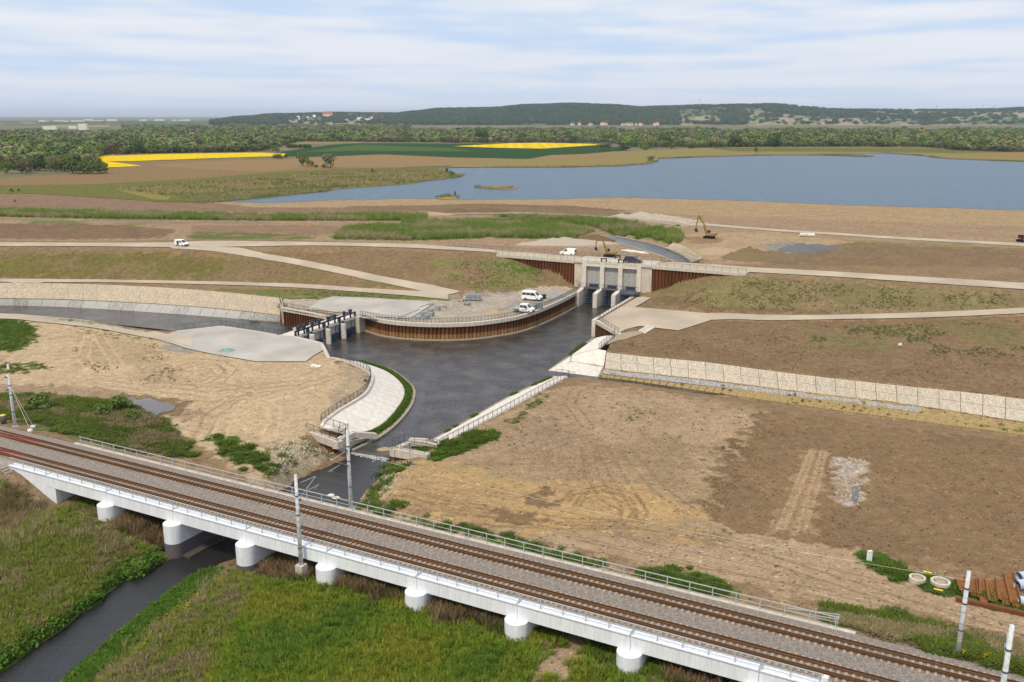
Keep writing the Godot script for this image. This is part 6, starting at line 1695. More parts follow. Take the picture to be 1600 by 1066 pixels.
func build_masts() -> void:
	var b1 := Vector3(-76.05, 3.6, -129.78)
	var m1 := mast("white mast with two guy wires at the left edge of the picture", b1, 12 - b1.y, 3.0)
	mast("white mast rising behind the far bridge railing beside the river", Vector3(-19.35, 3.9, -99.45), 14.15 - 3.9, 3.2)
	mast("white mast on a concrete foot in the meadow before the bridge", Vector3(-23.09, 0.6, -89.12), 12.83 - 0.6, -3.2, 1.7)
	mast("tall white mast with a yellow plate in the grass at the right end", Vector3(39.43, 3.7, -70.08), 11.83 - 3.7, 0.0)
	mast("white mast cut off by the bottom edge at the right corner", Vector3(36.51, 3.7, -58.31), 13.92 - 3.7, -3.2)
	var g0 := b1 + Vector3(0, 7.0, 0)
	for k in [["thin guy wire with the nearer anchor block at the left mast", Vector3(-72.59, 3.7, -127.55)], ["thin guy wire with the farther anchor block at the left mast", Vector3(-73.28, 3.5, -129.7)]]:
		var w := thing("guy_wire", k[1 - 1], "guy wire", k[1], 0.0, "guy wires of the left mast")
		var st := begin()
		tube(st, Vector3(0, 0.35, 0), g0 - k[1], 0.03, 0.03, 5)
		part(w, "wire", done(st), M.wire_pale)
		var a := begin(true)
		tube(a, Vector3(0, -0.1, 0), Vector3(0, 0.45, 0), 0.42, 0.36, 12)
		part(w, "anchor_block", done(a), M.concrete_white)
	for k in [["contact wire over the far track", -0.8, 10.0], ["carrying wire over the far track", -0.8, 11.35], ["contact wire over the near track", -5.3, 10.0], ["carrying wire over the near track", -5.3, 11.35]]:
		var o := rail_thing("overhead_wire", "thin dark " + k[0] + " of the bridge", "overhead wire", "overhead wires")
		var st := begin()
		for i in 4:
			tube(st, Vector3(-155 + i * 67, k[2], -k[1]), Vector3(-88 + i * 67, k[2], -k[1]), 0.018, 0.018, 4, false)
		part(o, "wire", done(st), M.wire)
	var rw := rail_thing("feeder_wire", "pale feeder wire along the far masts above the sand track", "overhead wire")
	var st := begin()
	for i in 24:
		var f := func(t: float) -> Vector3: return Vector3(lerpf(-23, 42.7, t), 11.2 - 1.0 * 4.0 * t * (1.0 - t), -2.9)
		tube(st, f.call(i / 24.0), f.call((i + 1) / 24.0), 0.012, 0.012, 4, false)
	part(rw, "wire", done(st), M.wire_pale)

# ---------------------------------------------------------------- fences

func fence(label: String, path: Array, h := 1.1, spacing := 1.9, m: Material = null, group := "dark site fences") -> void:
	if m == null: m = M.navy_fence
	var o := thing("fence", label, "fence", Vector3.ZERO, 0.0, group)
	var n := maxi(1, roundi(length_of(path) / spacing))
	var ps: Array = []
	for i in path.size() - 1:
		var k := maxi(1, roundi(path[i].distance_to(path[i + 1]) / spacing))
		for j in k: ps.append(path[i].lerp(path[i + 1], float(j) / k))
	ps.append(path[-1])
	var pm := box_mesh(Vector3(0.075, h, 0.075), Vector3(0, h / 2, 0))
	for q in ps: part(o, "post", pm, m, Transform3D(Basis(), q))
	for i in ps.size() - 1:
		var a: Vector3 = ps[i]
		var b: Vector3 = ps[i + 1]
		var st := begin()
		bar(st, a + Vector3(0, h - 0.03, 0), b + Vector3(0, h - 0.03, 0), 0.055, 0.055)
		bar(st, a + Vector3(0, 0.15, 0), b + Vector3(0, 0.15, 0), 0.04, 0.04)
		for k in range(1, 9):
			var c := a.lerp(b, k / 9.0)
			bar(st, c + Vector3(0, 0.15, 0), c + Vector3(0, h - 0.03, 0), 0.012, 0.012)
		part(o, "fence_panel", done(st), m)

func shift(path: Array, d: Vector3) -> Array:
	return path.map(func(q): return q + d)

func build_fences() -> void:
	fence("long dark fence on the coping of the curved sheet pile wall", smooth_path(P3([-37,2.78,-213.1,-30.5,2.78,-208.5,-22.6,2.78,-205.4,-15,2.78,-204.8,-7.6,2.78,-206.7,0,2.78,-211.5,3.9,2.78,-216,8.1,2.78,-222.9,13.6,2.78,-233.9,17.7,2.78,-243]), 42), 1.15, 1.2)
	fence("dark fence on the right bank wall between flood gate and corner", P3([33.2,2.76,-235.7,30.5,2.76,-229.8,27.2,2.76,-222.5,23.8,2.76,-215.3,20.4,2.76,-207.8]), 1.15)
	fence("dark fence slanting down the short wall at the right bank corner", P3([20.7,2.76,-207.7,22.2,2.6,-201.7,24,2.32,-196.5]), 1.15)
	fence("dark fence along the upper edge of the white concrete apron", P3([23.2,1.55,-197.6,21,1.35,-192.4,18.7,1.15,-186.7]), 1.15)
	fence("bent dark fence at the back of the lower yard by the channel", P3([-76.1,2.78,-197.4,-67.6,2.78,-202.5,-58,2.78,-197.4,-51.1,2.78,-193.1]), 1.15)
	fence("dark fence from the sluice to the tip of the lower yard", P3([-40.4,2.78,-185.9,-38.6,2.78,-180.5,-36.5,2.75,-174.2]), 1.15)
	fence("dark curved fence above the white concrete bank", smooth_path(shift(P3([-36.5,2.55,-173.7,-32.8,2.45,-171.4,-28.2,2.35,-165.6,-26.6,2.3,-162.1,-26,2.25,-156.8,-26.2,2.2,-151.2,-27.6,2.15,-146.4,-29.3,2.05,-142.1,-30.7,1.95,-136.8]), Vector3(0, 0.3, 0)), 30), 1.15, 1.7)
	fence("dark fence round the left weir abutment", P3([-32.7,1.5,-134.7,-29.8,1.5,-132.3,-26.8,1.5,-129.51,-26,1.5,-132.1,-26,1.55,-134.4]), 1.15)
	fence("short dark fence across the back of the left weir abutment", P3([-30.7,1.95,-136.5,-28.6,1.6,-135.8,-26.3,1.55,-134.1,-27.2,1.5,-132.8]), 1.15)
	fence("dark fence along the white walkway on the right bank", smooth_path(P3([11.2,0.16,-168.7,9.4,0.16,-166.3,0,0.16,-150.1,-6.2,0.16,-139.6,-11.6,0.16,-130.4]), 30), 1.15, 1.9)
	fence("short dark fence at the mouth of the ditch", P3([8.6,0.1,-170.2,9.9,0.14,-170.5,12.3,0.16,-168.4]), 1.15)
	fence("dark fence round the right weir abutment", P3([-13.02,0.8,-125.77,-15.46,0.8,-127.14,-18.26,0.8,-128.61,-17.4,0.8,-130.1,-16.7,0.8,-131.4,-15.1,0.8,-130.7,-13.2,0.7,-130.1,-11.51,0.5,-129.53]), 1.25)
	fence("dark fence on the coping of the channel wall behind the sluice", P3([-58.5,2.8,-222.8,-51.8,2.8,-218.2,-44.9,2.8,-212.6]), 1.15)
	fence("short dark fence on the sloping end wall of the channel", P3([-61.6,3.3,-232.6,-60,3.1,-227.3,-58.5,2.8,-222.8]), 1.15)
	fence("dark railing along the back of the sluice bridge", P3([-51.9,2.68,-192.5,-48.9,2.68,-198.6,-45.9,2.68,-204.9,-41.8,2.68,-213.5]), 1.1)
	fence("dark fence along the front edge of the dike crest road", shift(P3([-4.7,10.46,-261.3,17.5,10.46,-249.1,27,10.46,-244.8,37.8,10.46,-239.8,60.4,10.46,-228.1]), Vector3(0, 0.02, -0.25)), 1.15, 2.2)
	fence("dark fence along the back edge of the dike crest road", P3([-19.9,10.46,-277.9,-4.8,10.46,-269.1,7.6,10.46,-263.2,21.2,10.46,-257.2,30.6,10.46,-252.8,41.5,10.46,-247.8,46.1,10.46,-246,54,10.46,-241.6]), 1.15, 2.2)
	fence("dark railing of the walkway across the flood gate bays", P3([19.2,3.45,-246.6,26.7,3.45,-243.2,34.4,3.45,-239.7]), 1.1, 1.7)
	fence("thin dark fence on the dike slope foot beside the flood gate", P3([17.8,2.8,-242.8,19,3.6,-247.2,18,4.2,-248.3]), 1.1)

# ---------------------------------------------------------------- vehicles

func body(st: SurfaceTool, poly: Array, w: float, inset := 0.0, lo := 0.0, top := 1.0) -> void:
	var p := PackedVector2Array(poly)
	if Geometry2D.is_polygon_clockwise(p): p.reverse()
	var at := func(q: Vector2, s: float) -> Vector3:
		return Vector3(q.x, q.y, s * (w * 0.5 - inset * clampf((q.y - lo) / (top - lo), 0, 1)))
	for i in p.size():
		var a: Vector2 = p[i]
		var b: Vector2 = p[(i + 1) % p.size()]
		quad(st, at.call(a, -1.0), at.call(a, 1.0), at.call(b, 1.0), at.call(b, -1.0))
	var t := Geometry2D.triangulate_polygon(p)
	for i in range(0, t.size(), 3):
		var a: Vector2 = p[t[i]]
		var b: Vector2 = p[t[i + 1]]
		var c: Vector2 = p[t[i + 2]]
		if (b - a).cross(c - a) < 0:
			var k := b
			b = c
			c = k
		tri(st, at.call(a, 1.0), at.call(b, 1.0), at.call(c, 1.0))
		tri(st, at.call(a, -1.0), at.call(c, -1.0), at.call(b, -1.0))

# side outline and windows in metres from the rear axle line, nose towards +x
func vehicle(called: String, label: String, category: String, at: Vector3, turn: float, m: Material, w: float, outline: Array, sides: Array, screens: Array, wheels: Array, r: float, belt: float) -> Node3D:
	var o := thing(called, label, category, at, turn)
	var top := 0.0
	for q in outline: top = maxf(top, q.y)
	var st := begin()
	body(st, outline, w, 0.16, belt, top)
	part(o, "body", done(st), m)
	for s in sides:
		var g := begin()
		body(g, s, w + 0.015, 0.16, belt, top)
		part(o, "side_window", done(g), M.glass_dark)
	for s in screens:
		# a slanted pane: lower and upper point of the outline it lies on
		var a: Vector2 = s[0]
		var b: Vector2 = s[1]
		var d := Vector2(b.y - a.y, a.x - b.x).normalized() * (0.012 if s[2] else -0.012)
		var g := begin()
		body(g, [a + d, b + d, b - d * 2.0, a - d * 2.0], w - 0.28, 0.14, belt, top)
		part(o, "windscreen" if s[2] else "rear_window", done(g), M.glass_dark)
	var tm := begin(true)
	tube(tm, Vector3(0, 0, -0.1), Vector3(0, 0, 0.1), r, r, 16)
	var rm := begin()
	tube(rm, Vector3(0, 0, -0.11), Vector3(0, 0, 0.11), r * 0.58, r * 0.58, 10)
	var tyre := done(tm)
	var rim := done(rm)
	for x in wheels:
		for z in [-1, 1]:
			var wh := part(o, "wheel", tyre, M.rubber, Transform3D(Basis(), Vector3(x, r, z * (w / 2 - 0.06))))
			part(wh, "rim", rim, M.chrome)
	var x1 := -9.0
	var x0 := 9.0
	for q in outline:
		x1 = maxf(x1, q.x)
		x0 = minf(x0, q.x)
	for z in [-1, 1]:
		part(o, "headlight", box_mesh(Vector3(0.1, 0.2, 0.32), Vector3(x1 - 0.05, belt * 0.72, z * (w / 2 - 0.24))), M.lamp_clear)
		part(o, "tail_light", box_mesh(Vector3(0.05, 0.45, 0.14), Vector3(x0, belt * 0.9, z * (w / 2 - 0.12))), M.lamp_red)
		part(o, "mirror", box_mesh(Vector3(0.1, 0.2, 0.16), Vector3(x1 - 1.35, belt + 0.15, z * (w / 2 + 0.1))), M.black)
	part(o, "bumper", box_mesh(Vector3(0.16, 0.24, w - 0.05), Vector3(x1, 0.42, 0)), M.black)
	part(o, "rear_bumper", box_mesh(Vector3(0.12, 0.22, w - 0.05), Vector3(x0, 0.42, 0)), M.black)
	return o

func V(x: float, y: float) -> Vector2:
	return Vector2(x, y)

func heading(a: Vector3, b: Vector3) -> float:
	return atan2(-(b.z - a.z), b.x - a.x)

func build_vehicles() -> void:
	var bus := [V(-1.1, 0.35), V(3.5, 0.35), V(4.1, 0.4), V(4.2, 0.85), V(4.05, 1.1), V(3.35, 1.3), V(2.55, 2.1), V(2.2, 2.35), V(0.5, 2.42), V(-0.95, 2.36), V(-1.12, 2.1)]
	vehicle("minibus", "white minibus with a dark window band standing on the yard", "minibus", Vector3(3.89, 2.65, -232.46) + Vector3(0, 0.1, 0), -0.38, M.car_white, 2.0, bus,
		[[V(-0.95, 1.4), V(0.1, 1.4), V(0.1, 2.0), V(-0.95, 2.0)], [V(0.2, 1.4), V(1.2, 1.4), V(1.2, 2.0), V(0.2, 2.0)], [V(1.32, 1.35), V(2.9, 1.32), V(2.35, 2.02), V(1.32, 2.02)]],
		[[V(3.35, 1.3), V(2.55, 2.1), true]], [0.0, 3.2], 0.34, 1.2)
	var pick := vehicle("pickup_truck", "white double cab truck with an open flat bed near the sand heap", "truck", Vector3(1.27, 2.6, -217.57) + Vector3(0, 0.1, 0), -0.42, M.car_white, 1.95,
		[V(1.0, 0.4), V(4.3, 0.4), V(4.4, 0.9), V(4.2, 1.15), V(3.6, 1.3), V(2.95, 2.05), V(2.6, 2.15), V(1.05, 2.12)],
		[[V(1.15, 1.35), V(1.95, 1.35), V(1.95, 1.9), V(1.15, 1.9)], [V(2.05, 1.32), V(3.15, 1.3), V(2.75, 1.92), V(2.05, 1.92)]],
		[[V(3.6, 1.3), V(2.95, 2.05), true]], [0.0, 3.5], 0.34, 1.2)
	part(pick, "flat_bed", box_mesh(Vector3(2.3, 0.12, 2.0), Vector3(-0.15, 0.85, 0)), M.concrete_grey)
	for z in [-0.99, 0.99]: part(pick, "drop_side", box_mesh(Vector3(2.3, 0.36, 0.04), Vector3(-0.15, 1.08, z)), M.galvanised)
	part(pick, "tailboard", box_mesh(Vector3(0.04, 0.36, 2.0), Vector3(-1.3, 1.08, 0)), M.galvanised)
	part(pick, "chassis", box_mesh(Vector3(5.0, 0.16, 0.8), Vector3(1.4, 0.62, 0)), M.black)
	var mpv := [V(-0.9, 0.3), V(3.3, 0.3), V(3.7, 0.4), V(3.75, 0.8), V(3.5, 1.0), V(2.6, 1.15), V(1.7, 1.75), V(1.0, 1.86), V(-0.6, 1.82), V(-1.0, 1.2)]
	var plum := vehicle("dark_van", "dark plum estate van parked on the crest above the flood gate", "van", Vector3(32.2, 10.48, -245.96), deg_to_rad(-24.64) + 0.06, M.car_plum, 1.85, mpv,
		[[V(-0.7, 1.2), V(0.4, 1.2), V(0.4, 1.68), V(-0.55, 1.68)], [V(0.5, 1.2), V(2.3, 1.16), V(1.65, 1.68), V(0.5, 1.7)]],
		[[V(2.6, 1.15), V(1.7, 1.75), true], [V(-1.0, 1.2), V(-0.6, 1.82), false]], [0.0, 2.85], 0.33, 1.0)
	var lid := part(plum, "tailgate", box_mesh(Vector3(1.1, 0.06, 1.6), Vector3(-1.15, 2.0, 0)), M.car_plum)
	lid.set_meta("label", "raised tailgate")
	var box_van := [V(-0.9, 0.32), V(3.2, 0.32), V(3.65, 0.45), V(3.7, 0.85), V(3.4, 1.05), V(2.7, 1.2), V(1.95, 1.85), V(1.5, 1.98), V(-0.85, 1.95), V(-0.95, 1.7)]
	var white := vehicle("delivery_van", "small white van with its side door open on the left crest road", "van", Vector3(-103.95, 10.4, -278.35) + Vector3(0, 0.12, 0), -0.55, M.car_white, 1.85, box_van,
		[[V(1.35, 1.22), V(2.45, 1.2), V(1.9, 1.78), V(1.35, 1.8)], [V(-0.8, 1.25), V(-0.1, 1.25), V(-0.1, 1.75), V(-0.8, 1.75)]],
		[[V(2.7, 1.2), V(1.95, 1.85), true]], [0.0, 2.75], 0.32, 1.05)
	part(white, "side_opening", box_mesh(Vector3(0.8, 1.25, 0.03), Vector3(0.75, 1.05, 0.925)), M.black)
	part(white, "sliding_door", box_mesh(Vector3(0.95, 1.35, 0.05), Vector3(-0.25, 1.1, 0.98)), M.car_white)
	vehicle("delivery_van", "white van behind the fence on the crest left of the flood gate", "van", Vector3(17.27, 10.48, -258.12) + Vector3(0.3, 0, -0.5), PI - 0.43, M.car_white, 1.85, box_van,
		[[V(1.35, 1.22), V(2.45, 1.2), V(1.9, 1.78), V(1.35, 1.8)]], [[V(2.7, 1.2), V(1.95, 1.85), true], [V(-0.95, 1.7), V(-0.92, 1.1), false]], [0.0, 2.75], 0.32, 1.05)
	excavator("yellow excavator with a long arm digging behind the flood gate", Vector3(35.18, 0.4, -321.68), -0.35, PI + 0.0, M.digger, 0.9)
	excavator("ochre excavator with its arm raised on the sand beyond the canal", Vector3(81.45, 0.64, -369.38), -0.5, PI - 0.1, M.digger, 1.05)
	var d := thing("bulldozer", "orange bulldozer on the field road at the right edge", "bulldozer", Vector3(207.56, 0, -363.4) + Vector3(0, 0.1, 0), 0.2)
	for z in [-1.0, 1.0]: crawler(d, 3.6, 0.9, 0.55, z)
	part(d, "hood", box_mesh(Vector3(2.0, 1.1, 1.2), Vector3(0.9, 1.4, 0)), M.orange)
	part(d, "cab", box_mesh(Vector3(1.5, 1.4, 1.5), Vector3(-0.8, 2.1, 0)), M.glass_dark)
	part(d, "cab_roof", box_mesh(Vector3(1.7, 0.12, 1.7), Vector3(-0.8, 2.86, 0)), M.orange)
	part(d, "blade", box_mesh(Vector3(0.2, 1.1, 3.2), Vector3(2.6, 0.65, 0)), M.black)
	var arms := begin()
	for z in [-1.35, 1.35]: bar(arms, Vector3(-0.6, 0.6, z), Vector3(2.5, 0.5, z), 0.16, 0.22)
	part(d, "push_arm", done(arms), M.orange)

func crawler(o: Node3D, length: float, h: float, w: float, z: float) -> void:
	var st := begin()
	var p := []
	for k in 7: p.append(V(length / 2 - h / 2 + cos(PI / 2 - PI * k / 6) * h / 2, h / 2 + sin(PI / 2 - PI * k / 6) * h / 2))
	for k in 7: p.append(V(-length / 2 + h / 2 + cos(-PI / 2 - PI * k / 6) * h / 2, h / 2 + sin(-PI / 2 - PI * k / 6) * h / 2))
	body(st, p, w)
	part(o, "crawler", done(st), M.rubber, Transform3D(Basis(), Vector3(0, 0, z)))

func excavator(label: String, at: Vector3, track_turn: float, house_turn: float, m: Material, size: float) -> void:
	var o := thing("excavator", label, "excavator", at, track_turn)
	o.scale = Vector3.ONE * size
	for z in [-1.15, 1.15]: crawler(o, 4.2, 0.95, 0.6, z)
	part(o, "undercarriage", box_mesh(Vector3(2.2, 0.5, 1.8), Vector3(0, 0.75, 0)), M.black)
	var b := Basis(Vector3.UP, house_turn)
	var xf := Transform3D(b, Vector3(0, 1.05, 0))
	var hs := begin()
	body(hs, [V(-2.4, 0.1), V(1.3, 0.1), V(1.3, 0.5), V(0.3, 1.0), V(-2.2, 1.1), V(-2.5, 0.8)], 2.5, 0.08, 0.1, 1.1)
	part(o, "house", done(hs), m, xf)
	part(o, "counterweight", box_mesh(Vector3(0.6, 0.95, 2.4), Vector3(-2.55, 0.65, 0)), m, xf)
	var cb := begin()
	body(cb, [V(0.0, 0.4), V(1.5, 0.4), V(1.55, 1.0), V(1.2, 2.0), V(0.0, 2.05)], 1.0, 0.06, 0.4, 2.05)
	var cab := part(o, "cab", done(cb), M.navy_fence, xf * Transform3D(Basis(), Vector3(0, 0, 0.75)))
	var gl := begin()
	body(gl, [V(0.15, 0.95), V(1.4, 0.95), V(1.12, 1.88), V(0.15, 1.9)], 1.03, 0.06, 0.4, 2.05)
	part(cab, "window", done(gl), M.glass_dark)
	var boom := begin()
	var b0 := Vector3(0.7, 0.7, -0.2)
	var b1 := Vector3(2.3, 4.4, -0.2)
	var b2 := Vector3(4.9, 7.4, -0.2)
	bar(boom, b0, b1, 0.42, 0.62)
	bar(boom, b1, b2, 0.36, 0.5)
	part(o, "boom", done(boom), m, xf)
	var stick := begin()
	var s1 := Vector3(5.7, 2.6, -0.2)
	bar(stick, b2 + Vector3(-0.15, 0.4, 0), s1, 0.3, 0.42)
	part(o, "stick", done(stick), m, xf)
	var cyl := begin()
	tube(cyl, Vector3(1.4, 0.8, -0.2), Vector3(2.5, 3.9, -0.2), 0.1, 0.1, 8)
	tube(cyl, Vector3(2.6, 5.0, -0.2), Vector3(4.6, 7.7, -0.2), 0.09, 0.09, 8)
	part(o, "hydraulic_ram", done(cyl), M.black, xf)
	var bk := begin()
	body(bk, [V(5.4, 2.5), V(6.0, 2.4), V(5.9, 1.5), V(5.2, 1.1), V(4.7, 1.4), V(5.2, 1.7)], 1.3)
	part(o, "bucket", done(bk), M.black, xf)

# ---------------------------------------------------------------- people

func figure(joints: Dictionary, bones: Array, paint_of: Callable, cell := 0.035) -> ArrayMesh:
	# a smooth union of tapered capsules, meshed by surface nets
	var lo := Vector3.ONE * 9
	var hi := -lo
	for b in bones:
		for k in 2:
			lo = lo.min(joints[b[k]] - Vector3.ONE * (b[2 + k] + 0.06))
			hi = hi.max(joints[b[k]] + Vector3.ONE * (b[2 + k] + 0.06))
	var n := Vector3i(((hi - lo) / cell).ceil())
	var f := PackedFloat32Array()
	f.resize((n.x + 1) * (n.y + 1) * (n.z + 1))
	f.fill(9.0)
	for b in bones:
		var a: Vector3 = joints[b[0]]
		var e: Vector3 = joints[b[1]]
		var r := maxf(b[2], b[3]) + 0.1
		var i0 := Vector3i(((a.min(e) - Vector3.ONE * r - lo) / cell).floor()).max(Vector3i.ZERO)
		var i1 := Vector3i(((a.max(e) + Vector3.ONE * r - lo) / cell).ceil()).min(n)
		for z in range(i0.z, i1.z + 1):
			for y in range(i0.y, i1.y + 1):
				for x in range(i0.x, i1.x + 1):
					var p := lo + Vector3(x, y, z) * cell
					var t := clampf((p - a).dot(e - a) / maxf((e - a).length_squared(), 1e-6), 0, 1)
					var d := p.distance_to(a.lerp(e, t)) - lerpf(b[2], b[3], t)
					var k := (z * (n.y + 1) + y) * (n.x + 1) + x
					var h := clampf(0.5 + 0.5 * (f[k] - d) / 0.04, 0, 1)
					f[k] = lerpf(f[k], d, h) - 0.04 * h * (1.0 - h)
	var ids := {}
	var st := begin(true)
	var vs := []
	var sx := 1
	var sy := n.x + 1
	var sz := (n.x + 1) * (n.y + 1)
	for z in n.z:
		for y in n.y:
			for x in n.x:
				var k := z * sz + y * sy + x
				var sum := Vector3.ZERO
				var c := 0
				for e in [[0, 1], [0, sy], [0, sz], [1, 1 + sy], [1, 1 + sz], [sy, sy + 1], [sy, sy + sz], [sz, sz + 1], [sz, sz + sy], [1 + sy, 1 + sy + sz], [1 + sz, 1 + sy + sz], [sy + sz, 1 + sy + sz]]:
					var u := f[k + e[0]]
					var v := f[k + e[1]]
					if (u < 0) == (v < 0): continue
					var t := u / (u - v)
					var pos := func(o: int) -> Vector3: return Vector3(o % sy, (o % sz) / sy, o / sz)
					sum += pos.call(e[0]).lerp(pos.call(e[1]), t)
					c += 1
				if c:
					ids[k] = vs.size()
					vs.append(lo + (Vector3(x, y, z) + sum / c) * cell)
	for k in ids:
		for ax in [[1, sy, sz], [sy, sz, 1], [sz, 1, sy]]:
			if k + ax[0] >= f.size() or (f[k] < 0) == (f[k + ax[0]] < 0): continue
			var q := [k, k - ax[1], k - ax[1] - ax[2], k - ax[2]]
			if not (ids.has(q[1]) and ids.has(q[2]) and ids.has(q[3])): continue
			if f[k] >= 0: q.reverse()
			for m in [0, 2, 1, 0, 3, 2]:
				var p: Vector3 = vs[ids[q[m]]]
				st.set_color(paint_of.call(p))
				st.add_vertex(p)
	return done(st)

func worker(label: String, at: Vector3, turn: float, jacket: Color, trousers: Color, stoop: float, helmet: Material) -> void:
	var o := thing("person", label, "person", at, turn, "workers on the yard")
	var hip := Vector3(0, 0.88, 0)
	var chest := hip + Vector3(sin(stoop) * 0.45, cos(stoop) * 0.45, 0)
	var neck := chest + Vector3(sin(stoop * 1.1) * 0.16, cos(stoop * 1.1) * 0.16, 0)
	var head := neck + Vector3(sin(stoop * 0.8) * 0.15 + 0.03, cos(stoop * 0.8) * 0.15, 0)
	var j := {"hip": hip, "chest": chest, "neck": neck, "head": head, "hl": hip + Vector3(0, -0.02, -0.1), "hr": hip + Vector3(0, -0.02, 0.1),
		"kl": Vector3(0.1, 0.47, -0.13), "kr": Vector3(0.02, 0.47, 0.14), "al": Vector3(-0.02, 0.07, -0.14), "ar": Vector3(-0.14, 0.07, 0.15), "tl": Vector3(0.17, 0.04, -0.15), "tr": Vector3(0.05, 0.04, 0.16),
		"sl": chest + Vector3(0, 0.02, -0.2), "sr": chest + Vector3(0, 0.02, 0.2), "el": chest + Vector3(0.12, -0.26, -0.25), "er": chest + Vector3(0.16, -0.24, 0.25), "wl": chest + Vector3(0.34, -0.4, -0.16), "wr": chest + Vector3(0.38, -0.36, 0.14),
		"fl": chest + Vector3(0.42, -0.45, -0.14), "fr": chest + Vector3(0.46, -0.41, 0.12)}
	var bones := [["hip", "chest", 0.16, 0.17], ["chest", "neck", 0.12, 0.06], ["neck", "head", 0.06, 0.1], ["chest", "sl", 0.12, 0.08], ["chest", "sr", 0.12, 0.08], ["sl", "el", 0.07, 0.05], ["sr", "er", 0.07, 0.05], ["el", "wl", 0.05, 0.035], ["er", "wr", 0.05, 0.035], ["wl", "fl", 0.035, 0.03], ["wr", "fr", 0.035, 0.03],
		["hl", "kl", 0.1, 0.07], ["hr", "kr", 0.1, 0.07], ["kl", "al", 0.07, 0.045], ["kr", "ar", 0.07, 0.045], ["al", "tl", 0.05, 0.04], ["ar", "tr", 0.05, 0.04]]
	var skin := Color(0.42, 0.24, 0.16)
	var paint_of := func(p: Vector3) -> Color:
		if p.distance_to(head) < 0.13: return skin
		if p.distance_to(j.fl) < 0.07 or p.distance_to(j.fr) < 0.07: return skin
		if p.y < 0.13: return Color(0.03, 0.025, 0.02)
		return trousers if p.y < 0.86 else jacket
	part(o, "body", figure(j, bones, paint_of), M.paint_skin)
	var h := begin(true)
	for k in 4:
		var a := PI / 2 * k / 4
		var b := PI / 2 * (k + 1) / 4
		tube(h, Vector3(0, sin(a) * 0.12, 0), Vector3(0, sin(b) * 0.12, 0), cos(a) * 0.125, maxf(cos(b) * 0.125, 0.002), 12, false)
	tube(h, Vector3(0.02, -0.01, 0), Vector3(0.02, 0.01, 0), 0.15, 0.145, 12)
	part(o, "helmet", done(h), helmet, Transform3D(Basis(), head + Vector3(0, 0.03, 0)))

# ---------------------------------------------------------------- things on the site

func heap_mesh(r: Vector2, h: float, rough: float, sd: int) -> ArrayMesh:
	var n := FastNoiseLite.new()
	n.frequency = 0.25
	n.seed = sd
	var st := begin(true)
	var rings := 9
	var seg := 26
	var at := func(i: int, k: int) -> Vector3:
		var t := float(i) / rings
		var a := TAU * (k % seg) / seg
		var rr := t * (1.0 + 0.3 * n.get_noise_2d(cos(a) * 4.0, sin(a) * 4.0))
		var p := Vector3(cos(a) * r.x * rr, 0, sin(a) * r.y * rr)
		p.y = h * pow(maxf(0.0, 1.0 - t), 0.85) * (1.0 + 0.3 * n.get_noise_2d(p.x * 1.3 + 9, p.z * 1.3)) + rough * n.get_noise_2d(p.x * 6.0, p.z * 6.0 + 40) - (0.25 if i == rings else 0.0)
		return p
	for i in rings:
		for k in seg:
			if i == 0: tri(st, at.call(0, 0), at.call(1, k + 1), at.call(1, k))
			else: quad(st, at.call(i, k), at.call(i, k + 1), at.call(i + 1, k + 1), at.call(i + 1, k))
	return fix_up(done(st))

func heap(called: String, label: String, at: Vector3, r: Vector2, h: float, m: Material, turn := 0.0, rough := 0.15) -> void:
	single(called, heap_mesh(r, h, rough, int(at.x * 7) + 3), m, label, "heap", "", at, turn)

func boulder(called: String, label: String, at: Vector3, r: float, m: Material, flat := 0.6) -> void:
	var n := FastNoiseLite.new()
	n.frequency = 0.6
	n.seed = int(at.x * 13)
	var st := begin()
	var at2 := func(i: int, k: int) -> Vector3:
		var u := PI * i / 5
		var v := TAU * (k % 8) / 8
		var d := Vector3(sin(u) * cos(v), cos(u), sin(u) * sin(v))
		return d * r * (1.0 + 0.5 * n.get_noise_3dv(d * 3.0)) * Vector3(1, flat, 1)
	for i in 5:
		for k in 8:
			quad(st, at2.call(i, k), at2.call(i, k + 1), at2.call(i + 1, k + 1), at2.call(i + 1, k))
	single(called, done(st), m, label, "boulder", "", at + Vector3(0, r * flat * 0.3, 0))

func cage_stack(label: String, at: Vector3, turn: float, nx: int, ny: int, s: Vector3, group := "") -> void:
	var o := thing("gabion_cage_stack", label, "material stack", at, turn, group)
	for k in [-0.35, 0.35]: part(o, "bearer", box_mesh(Vector3(nx * s.x, 0.12, 0.1), Vector3(0, 0.06, k * s.z)), M.wood)
	for i in nx:
		for j in ny:
			var c := Vector3((i - (nx - 1) * 0.5) * (s.x + 0.05) + rng.randf_range(-0.05, 0.05), 0.12 + s.y * (j + 0.5), rng.randf_range(-0.06, 0.06))
			var b := part(o, "bundle", box_mesh(Vector3(s.x, s.y - 0.04, s.z)), M.cage, Transform3D(Basis(Vector3.UP, rng.randf_range(-0.05, 0.05)), c))
			for k in [-0.3, 0.3]: part(b, "strap", box_mesh(Vector3(0.05, s.y, s.z + 0.04), Vector3(k * s.x, 0, 0)), M.navy_fence)

